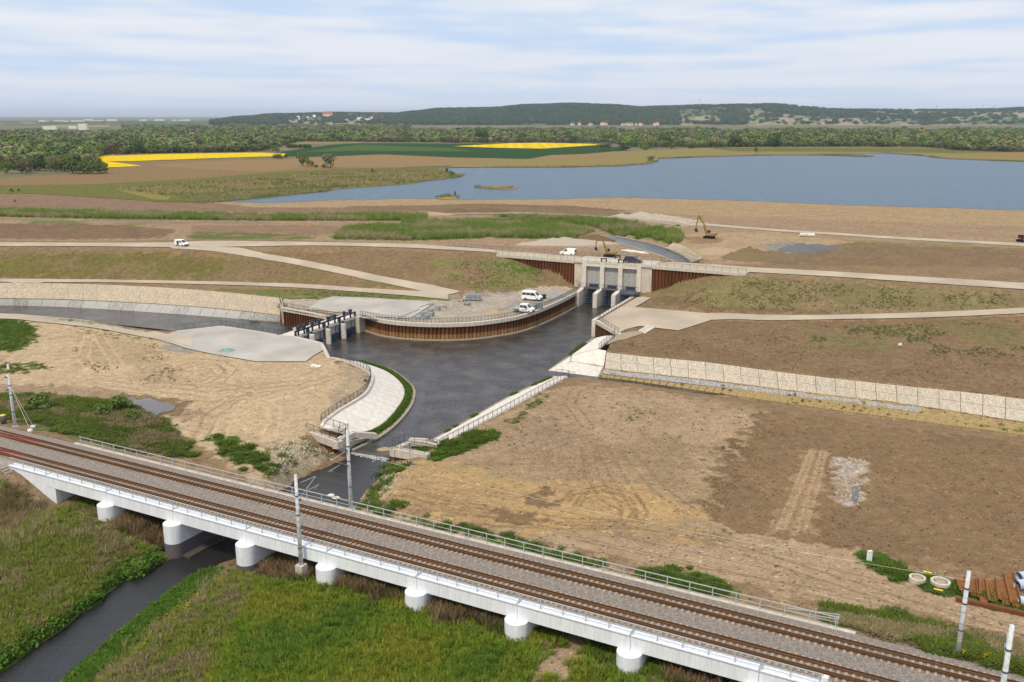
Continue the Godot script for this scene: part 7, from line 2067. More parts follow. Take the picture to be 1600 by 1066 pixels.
func build_site_things() -> void:
	M.cage = mat(lin(0.46, 0.49, 0.50), 0.8, M.stone_tex, 0.7)
	worker("stooping worker in an orange jacket beside the grey cage stack", Vector3(-13.92, 2.6, -230.17) + Vector3(0, 0.1, 0), 0.3, Color(0.75, 0.17, 0.06), Color(0.6, 0.13, 0.05), 0.75, M.orange)
	worker("worker in a pale yellow vest between the orange worker and the cage stack", Vector3(-12.62, 2.6, -229.34) + Vector3(0, 0.1, 0), -0.2, Color(0.7, 0.68, 0.3), Color(0.12, 0.1, 0.1), 0.6, M.car_white)
	cage_stack("three wide grey bundles of folded cages stacked two high by the workers", Vector3(-10.28, 2.61, -231.38) + Vector3(0, 0.1, 0), -0.1, 3, 2, Vector3(1.35, 0.75, 1.2))
	cage_stack("low flat grey bundle on the ground in front of the workers", Vector3(-11.53, 2.6, -225.85) + Vector3(0, 0.1, 0), -0.2, 1, 1, Vector3(1.6, 0.45, 1.1))
	cage_stack("tall grey stack of cages by the fence behind the white truck", Vector3(6.6, 2.6, -220.6) + Vector3(0, 0.1, 0), 0.45, 2, 2, Vector3(0.9, 0.8, 1.1))
	cage_stack("small grey bundle between the white truck and the tall cage stack", Vector3(4.56, 2.6, -219.08) + Vector3(0, 0.1, 0), 0.45, 1, 1, Vector3(1.2, 0.7, 1.0))
	var spots := P3([-22.5,2.6,-209.4,-21.6,2.6,-212.7,-20.4,2.6,-209.6,-20.1,2.6,-216.1,-19.6,2.6,-212.3,-18.6,2.6,-219.5,-17.2,2.6,-222.8,-20.9,2.6,-225.4])
	var where := ["next to the fence, leftmost of the blocks", "second from the left in the row", "beside the fence, nearest to the curved wall", "in the middle of the row, on the far side", "in the middle of the row, on the near side", "with a rounded top, second from the right", "lying flat at the right end of the row", "lying alone behind the row by the paving"]
	for i in 8:
		var o := thing("filled_cage", "grey stone-filled cage " + where[i], "stone cage", spots[i] + Vector3(0, 0.08, 0), 0.3 + i * 0.21, "stone-filled cages on the yard")
		var flat := 0.45 if i in [0, 6, 7] else 0.95
		part(o, "fill", bumpy_slab([Vector3(-0.62, 0, 0.5), Vector3(0.62, 0, 0.5), Vector3(0.62, 0, -0.5), Vector3(-0.62, 0, -0.5)], flat, 0.1, 4, 3), M.cage)
		var st := begin()
		for x in [-0.64, 0.64]:
			for z in [-0.52, 0.52]: bar(st, Vector3(x, 0, z), Vector3(x, flat, z), 0.03, 0.03)
		part(o, "frame", done(st), M.galvanised)
	for k in [["long grey kerb stones laid end to end on the yard, nearer the fence", Vector3(-27.57, 2.6, -209.16), Vector3(-23.28, 2.6, -219.83)], ["long thin grey kerb line from the paving towards the workers", Vector3(-23.51, 2.6, -222.14), Vector3(-20.58, 2.6, -227.71)]]:
		var o := thing("kerb_row", k[0], "kerb")
		var n := 7
		for i in n:
			var st := begin()
			bar(st, k[1].lerp(k[2], i / float(n)) + Vector3(0, 0.22, 0), k[1].lerp(k[2], (i + 0.94) / n) + Vector3(0, 0.22, 0), 0.28, 0.24)
			part(o, "kerbstone", done(st), M.concrete_grey)
	heap("sand_heap", "small ochre heap of sand by the fence of the curved wall", Vector3(-4.23, 2.6, -214.26), Vector2(3.2, 2.2), 1.3, M.sand)
	var sk := thing("black_container", "small black container with a rim behind the minibus", "container", Vector3(8.34, 2.64, -233.76) + Vector3(0, 0.05, 0), -0.1)
	part(sk, "tub", box_mesh(Vector3(1.35, 0.95, 1.1), Vector3(0, 0.48, 0)), M.black)
	part(sk, "rim", box_mesh(Vector3(1.45, 0.08, 1.2), Vector3(0, 0.97, 0)), M.rubber)
	heap("rubble_heap", "small grey heap of sacks near the gate end of the curved wall", Vector3(11.02, 2.66, -236.72), Vector2(1.3, 1.0), 1.1, M.cage, 0.0, 0.4)
	heap("rubble_heap", "longer grey heap of sacks beside the fence at the gate end of the curved wall", Vector3(12.47, 2.63, -234.69), Vector2(2.4, 1.1), 1.2, M.cage, 0.3, 0.4)
	var roll := thing("geotextile_roll", "dark grey rolled sheet lying at the right foot of the flood gate", "roll", Vector3(31.81, 2.65, -236.32) + Vector3(0, 0.3, 0), -0.2)
	var rs := begin(true)
	tube(rs, Vector3(-2.6, 0.35, 0), Vector3(2.6, 0.55, 0), 0.62, 0.62, 14)
	part(roll, "roll", done(rs), M.navy_fence)
	heap("tarpaulin", "crumpled teal tarpaulin on the edge of the lower yard", Vector3(-58.9, 2.51, -179.13) + Vector3(0, 0.1, 0), Vector2(2.1, 1.0), 0.6, M.teal, 0.2, 0.6)
	boulder("boulder", "white boulder on the sand, the bigger of the pair", Vector3(-38.6, 2.42, -168.05), 0.75, M.concrete_white)
	boulder("boulder", "white boulder on the sand, the smaller of the pair", Vector3(-37.66, 2.4, -167.75), 0.6, M.concrete_white)
	boulder("river_stone", "pale flat stone in the river behind the railing, the left one", Vector3(-25.33, -1.6, -116.23), 0.5, M.concrete_pale, 0.35)
	boulder("river_stone", "pale flat stone in the river behind the railing, the right one", Vector3(-24.39, -1.6, -115.26), 0.52, M.concrete_pale, 0.35)
	heap("sand_bar", "round sandy bar in the water just above the weir", Vector3(-19.99, -1.5, -133.5), Vector2(2.0, 1.2), 0.45, M.sand, 0.2, 0.05)
	var p := thing("marker_post", "white box-shaped marker post in the grass before the dark soil", "post", Vector3(40.45, 1, -92.31), 0.3)
	part(p, "shaft", box_mesh(Vector3(0.5, 1.2, 0.32), Vector3(0, 0.6, 0)), M.car_white)
	part(p, "lid", box_mesh(Vector3(0.54, 0.08, 0.36), Vector3(0, 1.24, 0)), M.concrete_white)
	var p2 := thing("marker_post", "thin white marker post in the grass at the left edge", "post", Vector3(-98.24, 1.94, -168.12), 0.0)
	part(p2, "shaft", box_mesh(Vector3(0.3, 1.0, 0.3), Vector3(0, 0.5, 0)), M.car_white)
	part(p2, "lid", box_mesh(Vector3(0.34, 0.06, 0.34), Vector3(0, 1.03, 0)), M.concrete_white)
	var p3 := thing("marker_sign", "tiny white sign on the brown slope right of the gate yard", "sign", Vector3(78.92, 4.1, -176.45), 0.0)
	part(p3, "plate", box_mesh(Vector3(0.7, 0.5, 0.05), Vector3(0, 0.75, 0)), M.car_white)
	part(p3, "stake", box_mesh(Vector3(0.06, 0.6, 0.06), Vector3(0, 0.3, -0.03)), M.wood)
	for k in [["smaller concrete ring with earth inside, left of the two", Vector3(43.65, 1.25, -87.27), 0.85], ["larger concrete ring with earth inside, next to the rusty piles", Vector3(45.73, 1.28, -86.41), 1.0]]:
		var o := thing("concrete_ring", k[0], "concrete ring", k[1], 0.0, "concrete rings in the grass")
		var st := begin()
		var ro: float = k[2]
		tube(st, Vector3(0, 0, 0), Vector3(0, 0.55, 0), ro, ro, 24, false)
		tube(st, Vector3(0, 0.55, 0), Vector3(0, 0.56, 0), ro, ro * 0.72, 24, false)
		tube(st, Vector3(0, 0.56, 0), Vector3(0, 0.3, 0), ro * 0.72, ro * 0.7, 24, false)
		part(o, "ring", done(st), M.concrete)
		var e := begin(true)
		tube(e, Vector3(0, 0.2, 0), Vector3(0, 0.53, 0), ro * 0.71, ro * 0.5, 20)
		part(o, "earth_fill", done(e), M.concrete_buff)
	# rusty sheet piles laid out beside the road
	var ends := [[Vector3(48.45, 1.2, -87.78), Vector3(47.22, 1.44, -84.04), "first and shortest"], [Vector3(49.72, 1.26, -87.27), Vector3(47.92, 1.48, -83.59), "second"], [Vector3(50.64, 1.23, -87.59), Vector3(48.26, 1.55, -82.33), "third"], [Vector3(51.46, 1.24, -87.17), Vector3(49.34, 1.52, -82.51), "fourth"], [Vector3(52.77, 1.18, -87.68), Vector3(50.31, 1.54, -81.86), "fifth"], [Vector3(54.38, 1.08, -88.97), Vector3(51.06, 1.56, -81.34), "sixth and longest"]]
	for k in ends:
		var o := thing("lying_sheet_pile", k[2] + " from the left of the rusty sheet piles lying in the grass", "sheet pile", k[0], 0.0, "rusty sheet piles lying in the grass")
		var d: Vector3 = k[1] - k[0]
		var f := frame_of(k[0], k[1])
		var st := begin()
		var pf := [Vector2(-0.56, 0.46), Vector2(-0.46, 0.44), Vector2(-0.34, 0.06), Vector2(0.34, 0.06), Vector2(0.46, 0.44), Vector2(0.56, 0.46)]
		for i in 5:
			var a: Vector3 = f.x * pf[i].x + f.y * (pf[i].y + 0.1)
			var b: Vector3 = f.x * pf[i + 1].x + f.y * (pf[i + 1].y + 0.1)
			quad(st, a, b, b + d, a + d)
		part(o, "trough", done(st), M.rust_light)
	var bm := thing("steel_beam", "long rusty steel beam lying along the sand road in front of the sheet piles", "steel beam")
	var st := begin()
	bar(st, Vector3(45.61, 1.5, -82.8) + Vector3(0, 0.3, 0), Vector3(52.84, 1.69, -78.64) + Vector3(0, 0.3, 0), 0.4, 0.35)
	part(bm, "beam", done(st), M.rust)
	for k in [["big pale blue pipe at the right edge, upper one", Vector3(53.35, 1.29, -85.46), Vector3(57.55, 1.18, -86.6), 0.55], ["pale blue pipe at the right edge, lower one", Vector3(51.7, 1.51, -82.03), Vector3(54.56, 1.5, -81.55), 0.5], ["pale blue pipe at the right edge behind the others", Vector3(54.74, 1.15, -87.6), Vector3(58.93, 1.02, -88.94), 0.5]]:
		var o := thing("plastic_pipe", k[0], "pipe", Vector3.ZERO, 0.0, "pale blue pipes")
		var s2 := begin(true)
		tube(s2, k[1] + Vector3(0, k[3], 0), k[2] + Vector3(0, k[3], 0), k[3], k[3], 16, false)
		tube(s2, k[1] + Vector3(0, k[3], 0), k[2] + Vector3(0, k[3], 0), k[3] * 0.86, k[3] * 0.86, 16, false)
		part(o, "pipe", done(s2), M.pipe_blue)
	for k in [["yellow board in the grass beyond the concrete rings", Vector3(45.55, 1.17, -89.03)], ["yellow board in the grass below the concrete rings", Vector3(44.84, 1.36, -84.94)]]:
		single("yellow_board", box_mesh(Vector3(0.9, 0.06, 0.25)), M.yellow, k[0], "board", "", k[1] + Vector3(0, 0.25, 0), -0.5)
	var br := thing("waste_bin", "dark drum with a yellow lid behind the left mast", "drum", Vector3(-78.38, 3.87, -130.89), 0.0)
	var d1 := begin(true)
	tube(d1, Vector3(0, 0, 0), Vector3(0, 1.3, 0), 0.42, 0.42, 14)
	part(br, "drum", done(d1), M.wire)
	var d2 := begin(true)
	tube(d2, Vector3(0, 1.3, 0), Vector3(0, 1.42, 0), 0.44, 0.4, 14)
	part(br, "lid", done(d2), M.yellow)
	single("drain_box", box_mesh(Vector3(0.5, 0.4, 0.5), Vector3(0, 0.2, 0)), M.navy_fence, "small dark box on the sand inside the curved fence", "box", "", Vector3(-27.13, 2.21, -159))
	# behind the dike
	heap("earth_heap", "big brown heap of earth behind the dike right of the canal", Vector3(83.41, 0.6, -313.02), Vector2(12, 8), 4.3, M.earth_heap, 0.1, 0.8)
	heap("earth_heap", "lower brown heap of earth running right from the big heap", Vector3(90.93, 0.6, -317.4), Vector2(13, 6), 2.6, M.earth_heap, 0.2, 0.6)
	heap("earth_heap", "sandy ridge between the canal lining and the big heap", Vector3(75.64, 0.8, -326.76), Vector2(9, 9), 2.6, M.sand, 0.4, 0.6)
	heap("gravel_heap", "blue grey gravel heap on the plain right of the earth heaps", Vector3(107.8, 0.76, -333.45), Vector2(9, 6), 2.8, M.gravel_grey, 0.0, 0.2)
	heap("gravel_heap", "flatter grey gravel heap to the right of the pointed one", Vector3(115.85, 0.68, -338.96), Vector2(8, 5), 2.0, M.gravel_grey, 0.0, 0.2)
	heap("rubble_heap", "long pale rubble heap behind the dike left of the excavator", Vector3(20.43, 0.23, -356.11), Vector2(20, 6), 2.4, M.sand_pale, 0.05, 0.6)
	heap("earth_heap", "small brown mound at the right end of the rubble", Vector3(32.7, 0.28, -365.18), Vector2(9, 5), 2.6, M.earth, 0.0, 0.5)
	heap("earth_heap", "small dark mound near the lake shore, the left of two", Vector3(-28.59, -0, -478.81), Vector2(9, 5), 2.0, M.earth, 0.0, 0.5)
	heap("earth_heap", "longer dark mound near the lake shore, the right of two", Vector3(-12.98, -0, -480.44), Vector2(15, 6), 1.8, M.earth, 0.0, 0.5)
	heap("sand_heap", "pale pointed heap by the white sand patch near the lake", Vector3(66.67, -0, -461.6), Vector2(8, 6), 2.0, M.sand_pale)
	heap("sand_heap", "pale low heap left of the white sand patch near the lake", Vector3(55.43, 0, -452.71), Vector2(8, 5), 2.0, M.sand_pale)
	heap("sand_heap", "wide pale heap in the brown field beyond the green strip", Vector3(-45.91, -0, -467.72), Vector2(16, 6), 1.6, M.sand)
	heap("tarpaulin", "white tarpaulin spread on the left bank of the canal", Vector3(45.44, 0.6, -332.88), Vector2(6.5, 0.8), 0.5, M.foam, -0.75, 0.4)
	heap("tarpaulin", "grey tarpaulin over materials behind the crest fence end", Vector3(88.05, 0.5, -309.38), Vector2(6, 2.5), 0.8, M.gravel_grey, -0.3, 0.6)
	single("board", box_mesh(Vector3(11, 0.4, 1.2)), M.sand_pale, "pale plank lying on the green bank beyond the canal", "plank", "", Vector3(47.26, -1.13, -413.62) + Vector3(0, 0.4, 0), 0.55)
	for k in [["white concrete pipe piece by the field road, the left one", Vector3(121.94, 0.62, -374.5)], ["white concrete pipe piece by the field road, the right one", Vector3(124.54, 0.63, -373.41)]]:
		var o := thing("concrete_pipe", k[0], "concrete pipe", k[1], 0.0, "white concrete pipes")
		var s3 := begin(true)
		tube(s3, Vector3(-1.6, 0.8, 0), Vector3(1.6, 0.8, 0), 0.8, 0.8, 14, false)
		tube(s3, Vector3(-1.6, 0.8, 0), Vector3(1.6, 0.8, 0), 0.65, 0.65, 14, false)
		part(o, "pipe", done(s3), M.concrete_white)
	var lining := thing("canal_lining", "pale stone lining on the right bank of the canal behind the flood gate", "revetment")
	mattress(lining, "gabion_mattress", P3([62,2.4,-343.3,64.1,2.6,-335.7,64.8,2.8,-316.5,64.9,3,-300.6]), P3([59.4,0.1,-344.6,61.2,0.1,-337.9,62.9,0.1,-323.6,63.1,0.1,-310.5]), 8, 2, 0.01, 0.1, 0.1, [M.stones, M.stones_b])
	for k in [["stone curb along the left shore of the canal", P3([57.9,0.1,-306.3,56.4,0.1,-319.9,52.4,0.1,-334.6,50.4,0.1,-342.1,46.7,0.1,-351.6,42,0.1,-366.5])], ["stone curb along the right shore of the canal", P3([43.6,0.1,-380.5,50.3,0.1,-369.4,56,0.1,-358,60.2,0.1,-342.1,62.5,0.1,-326.7,62.9,0.1,-311.9])]]:
		var o := thing("canal_edge", k[0], "curb")
		var ps: Array = smooth_path(k[1], 16)
		for i in 8: part(o, "edge_segment", coping(ps.slice(i * 2, i * 2 + 3), 0.8, 0.9), M.concrete_old)

# ---------------------------------------------------------------- trees

# n leaf clumps spread over rounded lobes in a crown one metre high; faces tilt outwards and tones vary
func crown_mesh(n: int, sd: int, wide: float, leaf: float, base: Color, dark: Color) -> ArrayMesh:
	var r := RandomNumberGenerator.new()
	r.seed = sd
	var lobes := []
	var count := 7
	for k in count:
		var a := r.randf() * TAU
		var y := r.randf_range(0.22, 0.78)
		var d := r.randf_range(0.1, 0.42) * wide * (1.15 - absf(y - 0.45))
		lobes.append([Vector3(cos(a) * d, y, sin(a) * d), r.randf_range(0.19, 0.31), r.randf_range(0.7, 1.25)])
	lobes.append([Vector3(0, 0.62, 0), 0.36, 1.0])
	var vs := PackedVector3Array()
	var nr := PackedVector3Array()
	var cl := PackedColorArray()
	for k in n:
		var l: Array = lobes[k % lobes.size()]
		var d := Vector3(r.randfn(), r.randfn() * 0.9 + 0.15, r.randfn()).normalized()
		var c: Vector3 = l[0] + d * l[1] * Vector3(wide, 0.85, wide) * r.randf_range(0.72, 1.08)
		if c.y < 0.02: c.y = 0.02 + r.randf() * 0.08
		var up := (d + Vector3(r.randf_range(-0.7, 0.7), r.randf_range(-0.3, 0.8), r.randf_range(-0.7, 0.7))).normalized()
		var x := up.cross(Vector3(r.randfn(), r.randfn(), r.randfn())).normalized()
		var z := x.cross(up)
		var s := leaf * r.randf_range(0.6, 1.35)
		var t := r.randf()
		var col := dark.lerp(base, t) * float(l[2])
		var nn := (d * 0.7 + up * 0.5 + Vector3.UP * 0.2).normalized()
		var q := [c + x * s, c + z * s * 0.8, c - x * s * 0.9, c - z * s * 0.7, ]
		var face: Vector3 = (q[2] - q[0]).cross(q[1] - q[0])
		for m in ([0, 1, 2, 0, 2, 3] if face.dot(nn) > 0 else [0, 2, 1, 0, 3, 2]):
			vs.append(q[m] + up * (0.25 * s if m in [0, 2] else 0.0))
			nr.append(nn)
			cl.append(Color(col.r, col.g, col.b, 1))
	var ar := []
	ar.resize(Mesh.ARRAY_MAX)
	ar[Mesh.ARRAY_VERTEX] = vs
	ar[Mesh.ARRAY_NORMAL] = nr
	ar[Mesh.ARRAY_COLOR] = cl
	var me := ArrayMesh.new()
	me.add_surface_from_arrays(Mesh.PRIMITIVE_TRIANGLES, ar)
	return me

func trunk_mesh(h: float, r0: float, sd: int) -> ArrayMesh:
	var r := RandomNumberGenerator.new()
	r.seed = sd
	var st := begin(true)
	tube(st, Vector3(0, -0.02, 0), Vector3(r.randf_range(-0.02, 0.02), h, 0), r0, r0 * 0.55, 7, false)
	for k in 5:
		var a := TAU * k / 5 + r.randf()
		var y := h * r.randf_range(0.6, 1.0)
		tube(st, Vector3(0, y, 0), Vector3(cos(a) * 0.2, y + r.randf_range(0.15, 0.3), sin(a) * 0.2), r0 * 0.45, r0 * 0.2, 5, false)
	return done(st)

var tree_kinds := []

func make_tree(kind: int, called: String, label: String, at: Vector3, h: float, wide: float, group: String) -> void:
	var k: Dictionary = tree_kinds[kind]
	var o := thing(called, label, "tree" if called.ends_with("tree") else "bush", at, rng.randf() * TAU, group)
	o.scale = Vector3(h * wide, h, h * wide)
	part(o, "crown", k.crown, M.leaf)
	part(o, "trunk", k.trunk, M.bark)

func scatter(called: String, label: String, mesh: Mesh, m: Material, where: Array, tints: PackedColorArray, parent: Node3D = null) -> void:
	if where.is_empty(): return
	var mm := MultiMesh.new()
	mm.transform_format = MultiMesh.TRANSFORM_3D
	mm.use_colors = true
	mm.mesh = mesh
	mm.instance_count = where.size()
	for i in where.size():
		mm.set_instance_transform(i, where[i])
		mm.set_instance_color(i, tints[i])
	var o := MultiMeshInstance3D.new()
	o.multimesh = mm
	o.material_override = m
	o.name = numbered(called)
	add_child(o, true)
	tag(o, label, "", "", "stuff")

func across(b: float, z: float) -> float:
	return (b - 800.0) / (1400.0 * 1.0313) * -z

func build_trees() -> void:
	var greens := [[Color(0.165, 0.185, 0.05), Color(0.085, 0.105, 0.03)], [Color(0.10, 0.145, 0.04), Color(0.05, 0.08, 0.022)], [Color(0.185, 0.20, 0.10), Color(0.105, 0.12, 0.06)], [Color(0.20, 0.165, 0.095), Color(0.12, 0.10, 0.06)], [Color(0.165, 0.23, 0.05), Color(0.085, 0.135, 0.03)]]
	for k in 5:
		tree_kinds.append({"crown": crown_mesh(620, 40 + k, [1.0, 1.15, 1.2, 1.0, 0.95][k], 0.055, greens[k][0], greens[k][1]), "trunk": trunk_mesh(0.45, 0.03, 60 + k)})
	var low := []
	for k in 5: low.append(crown_mesh(150, 80 + k, 1.2, 0.12, greens[k][0], greens[k][1]))
	# the belt of wood behind the lake and the fields: the mass, kind by kind
	var bins := [[], [], [], [], []]
	var tints := [PackedColorArray(), PackedColorArray(), PackedColorArray(), PackedColorArray(), PackedColorArray()]
	var edge := [-300, 262, 0, 262, 120, 258, 150, 241.5, 260, 239, 400, 236.5, 440, 228, 470, 221, 560, 221.5, 700, 223, 800, 223, 950, 223.5, 1000, 230, 1150, 230, 1300, 229, 1450, 229.5, 1500, 235, 1600, 238, 1900, 244]
	var depth_at := func(b: float) -> float:
		var k := 0
		while k < edge.size() - 4 and edge[k + 2] < b: k += 2
		var y := lerpf(edge[k + 1], edge[k + 3], clampf((b - edge[k]) / float(edge[k + 2] - edge[k]), 0, 1))
		return 50.0 / tan(deg_to_rad(14.153) + atan((y - 533.0) / 1400.0))
	var n := 0
	for i in 52000:
		var z := -pow(lerpf(pow(800.0, -0.6), pow(4300.0, -0.6), rng.randf()), -1.0 / 0.6)
		var b := rng.randf_range(-250, 1850)
		var d: float = depth_at.call(b)
		if -z < d + 6.0: continue
		var x := across(b, z)
		var gap := n_big.get_noise_2d(x * 0.6, z * 0.6)
		if -z > d + 260 and gap > 0.2: continue
		if -z > 3000 and (b > 640 or gap > -0.05): continue
		if b < 190 and -z > 2600: continue
		var h := rng.randf_range(5, 14) * (1.2 if gap < -0.1 else 1.0)
		if -z < d + 60: h *= 0.8
		var kind := clampi(int((n_big.get_noise_2d(x * 1.5 + 300, z * 1.5) * 0.9 + 0.5 + rng.randf_range(-0.25, 0.25)) * 5.0), 0, 4)
		bins[kind].append(Transform3D(Basis(Vector3.UP, rng.randf() * TAU).scaled(Vector3(h * rng.randf_range(0.8, 1.7), h, h * rng.randf_range(0.8, 1.7))), Vector3(x, -0.4, z)))
		var t := rng.randf_range(0.75, 1.15) * (1.0 + 0.35 * n_big.get_noise_2d(x * 2.2 - 70, z * 2.2))
		t *= 1.25
		tints[kind].append(Color(t, t * rng.randf_range(0.97, 1.1), t * 0.9))
		n += 1
	var names := ["olive green", "dark green", "grey green willow", "brownish budding", "fresh green"]
	for k in 5: scatter("wood", names[k] + " trees massed in the wide wood beyond lake and fields", low[k], M.leaf, bins[k], tints[k])
	# wooded hills
	var hw := []
	var ht := PackedColorArray()
	for i in 26000:
		var z := rng.randf_range(-4750, -6650)
		var b := rng.randf_range(330, 1800)
		var x := across(b, z)
		if wooded(x, z) < 0.15 and rng.randf() > 0.05: continue
		var h := rng.randf_range(13, 22)
		hw.append(Transform3D(Basis(Vector3.UP, rng.randf() * TAU).scaled(Vector3(h * 1.5, h, h * 1.5)), Vector3(x, hill(x, z) - 1.0, z)))
		var t := rng.randf_range(0.65, 1.0)
		ht.append(Color(t * 0.9, t, t * 0.95))
	scatter("hill_wood", "dark wood covering the hills on the horizon", low[1], M.leaf, hw, ht)
	# front row of the wood, tree by tree
	var sorts := ["rounded olive green tree", "dark round tree", "grey green willow", "brownish half-bare tree", "fresh green tree"]
	var places := [[-20, 150, 30, "in the thick wood at the left edge"], [150, 440, 34, "behind the left rape field"], [440, 700, 24, "at the far edge of the wheat field"], [700, 960, 24, "behind the right rape field"], [960, 1240, 28, "on the far lake shore, middle part"], [1240, 1600, 36, "on the far lake shore, right part"]]
	for pl in places:
		for i in pl[2]:
			var b: float = lerpf(pl[0], pl[1], (i + rng.randf_range(0.1, 0.9)) / pl[2])
			var d: float = depth_at.call(b) - rng.randf_range(0, 12)
			if b < 150: d = rng.randf_range(790, 930)
			var kind: int = rng.randi() % 5
			var h := rng.randf_range(7, 13)
			if b < 150: h = rng.randf_range(9, 15)
			if kind == 1: h *= 1.15
			make_tree(kind, "tree", "%s %s, %s" % [sorts[kind], pl[3], "low and broad" if h < 8.5 else ("tall" if h > 11.5 else "middling")], Vector3(across(b, -d), -0.3, -d), h, rng.randf_range(0.85, 1.15), "trees along the front of the wood")
	# trees and bushes standing free
	for k in [[468, 260, 24, 4, "tree", 0.75, "upright fresh green tree with a bush at its foot, in the ploughed field"], [480, 261, 11, 0, "bush", 1.1, "low bush between the two field trees"], [512, 262.5, 24, 2, "tree", 0.95, "wide grey green tree alone in the ploughed field"], [502, 262.5, 6, 1, "bush", 1.4, "small dark bush under the wide field tree"], [490, 262, 5, 1, "bush", 1.4, "tiny dark bush left of the wide field tree"], [429, 249, 9, 1, "bush", 1.9, "dark bush at the end of the left rape field"], [443, 247, 5, 1, "bush", 1.3, "very small bush at the tip of the left rape field"], [428, 240, 15, 4, "tree", 0.8, "slim light tree behind the tip of the rape field"], [412, 236, 13, 0, "tree", 1.2, "round tree left of the slim light tree"],
			[704, 275, 9, 4, "bush", 1.0, "bush on the tip of the grassy spit"], [697, 270, 8, 1, "bush", 0.7, "slim dark bush on the grassy spit"], [709, 307, 9, 1, "tree", 0.35, "thin dark sapling on the small gravel spit"], [578, 271, 8, 0, "bush", 0.6, "lone bush on the reedy shore"], [945, 235, 14, 2, "bush", 1.5, "grey green bush at the edge of the wheat field"], [980, 235, 9, 1, "bush", 3.0, "long dark hedge bush beyond the wheat field, left"], [1010, 234.5, 9, 4, "bush", 3.0, "long green hedge bush beyond the wheat field, right"], [1052, 233.5, 10, 4, "bush", 1.0, "small round bush on the far shore meadow"], [1085, 233, 8, 1, "bush", 1.6, "low dark bush on the far shore meadow"], [1128, 231, 9, 1, "bush", 1.8, "low bush before the dark round trees of the far shore"], [1185, 239, 9, 0, "bush", 0.7, "small bush at the waterline of the far shore"], [1018, 252, 9, 2, "bush", 1.6, "bush on the point of the far shore"], [1520, 232, 14, 4, "tree", 1.2, "bright tree standing before the wood on the right shore"],
			[1212, 230, 24, 1, "tree", 1.0, "big dark round tree on the far shore, left of two"], [1152, 230, 22, 1, "tree", 1.05, "big dark round tree on the far shore, right of the small bushes"], [752, 222, 24, 1, "tree", 1.0, "big dark round tree beside the right rape field"], [1040, 228, 21, 1, "tree", 1.1, "dark tree standing out left of the far shore meadow"], [175, 243, 25, 3, "tree", 1.0, "tall brownish tree at the corner of the left rape field"], [208, 241, 27, 1, "tree", 0.9, "tall dark tree behind the left rape field"],
			[2, 300, 6, 4, "bush", 1.2, "round bush on the green field at the left edge, left one"], [13, 299.5, 5, 4, "bush", 1.2, "round bush on the green field at the left edge, right one"], [5, 316, 4, 4, "bush", 1.2, "small bush by the path at the left edge"]]:
		var d := 50.0 / tan(deg_to_rad(14.153) + atan((k[1] - 533.0) / 1400.0))
		# k[2] is the height it shows at, in pixels of the photograph's height
		make_tree(k[3], k[4], k[6], Vector3(across(k[0], -d), 0.0, -d), k[2] * d / 1430.0, k[5], "trees and bushes standing free")
	for i in 14:
		var b := 447.0 + i * 2.7
		var d := 50.0 / tan(deg_to_rad(14.153) + atan((232.0 - 533.0) / 1400.0)) + rng.randf_range(-2, 2)
		make_tree(1, "hedge_bush", "dark bush in the straight hedge at the edge of the wheat field", Vector3(across(b, -d), 0, -d), rng.randf_range(5.5, 7), 1.1, "bushes of the field hedge")
	# shrubs near the railway
	for k in [[Vector3(-78.16, 2.76, -141.01), 3.2, "leafy green shrub by the left mast"], [Vector3(-66.16, 1.94, -143.45), 3.0, "big leafy shrub in front of the puddle"], [Vector3(-67.4, 2.21, -140.01), 2.2, "lower green shrub left of the big one before the puddle"], [Vector3(-62.09, 1.94, -138.55), 2.0, "small green shrub on the bank below the puddle"]]:
		make_tree(4, "shrub", k[2], k[0] - Vector3(0, 0.3, 0), k[1], 1.25, "shrubs on the bank")

# ---------------------------------------------------------------- grass, weeds and reeds

func tuft(blades: int, h: float, spread: float, width: float, sd: int) -> ArrayMesh:
	var r := RandomNumberGenerator.new()
	r.seed = sd
	var vs := PackedVector3Array()
	var nr := PackedVector3Array()
	var cl := PackedColorArray()
	for k in blades:
		var a := r.randf() * TAU
		var d := Vector3(cos(a), 0, sin(a))
		var s := Vector3(-d.z, 0, d.x) * width
		var p := d * r.randf() * spread * 0.5
		var hh := h * r.randf_range(0.6, 1.1)
		var mid := p + d * spread * 0.35 + Vector3(0, hh * 0.6, 0)
		var tip := p + d * spread * r.randf_range(0.6, 1.2) + Vector3(0, hh, 0)
		var t := r.randf_range(0.7, 1.25)
		for q in [[p - s, p + s, mid + s * 0.8], [p - s, mid + s * 0.8, mid - s * 0.8], [mid - s * 0.8, mid + s * 0.8, tip]]:
			var g: Vector3 = (q[2] - q[0]).cross(q[1] - q[0]).normalized()
			if g.y < 0: q.reverse()
			for v in q:
				vs.append(v)
				nr.append((g * signf(g.y) * 0.7 + Vector3.UP * 0.5).normalized())
				cl.append(Color(t, t, t))
	var ar := []
	ar.resize(Mesh.ARRAY_MAX)
	ar[Mesh.ARRAY_VERTEX] = vs
	ar[Mesh.ARRAY_NORMAL] = nr
	ar[Mesh.ARRAY_COLOR] = cl
	var me := ArrayMesh.new()
	me.add_surface_from_arrays(Mesh.PRIMITIVE_TRIANGLES, ar)
	return me

func inside_of(poly: Array) -> PackedVector2Array:
	var p := PackedVector2Array()
	for q in poly: p.append(Vector2(q.x, q.z) if q is Vector3 else q)
	return p

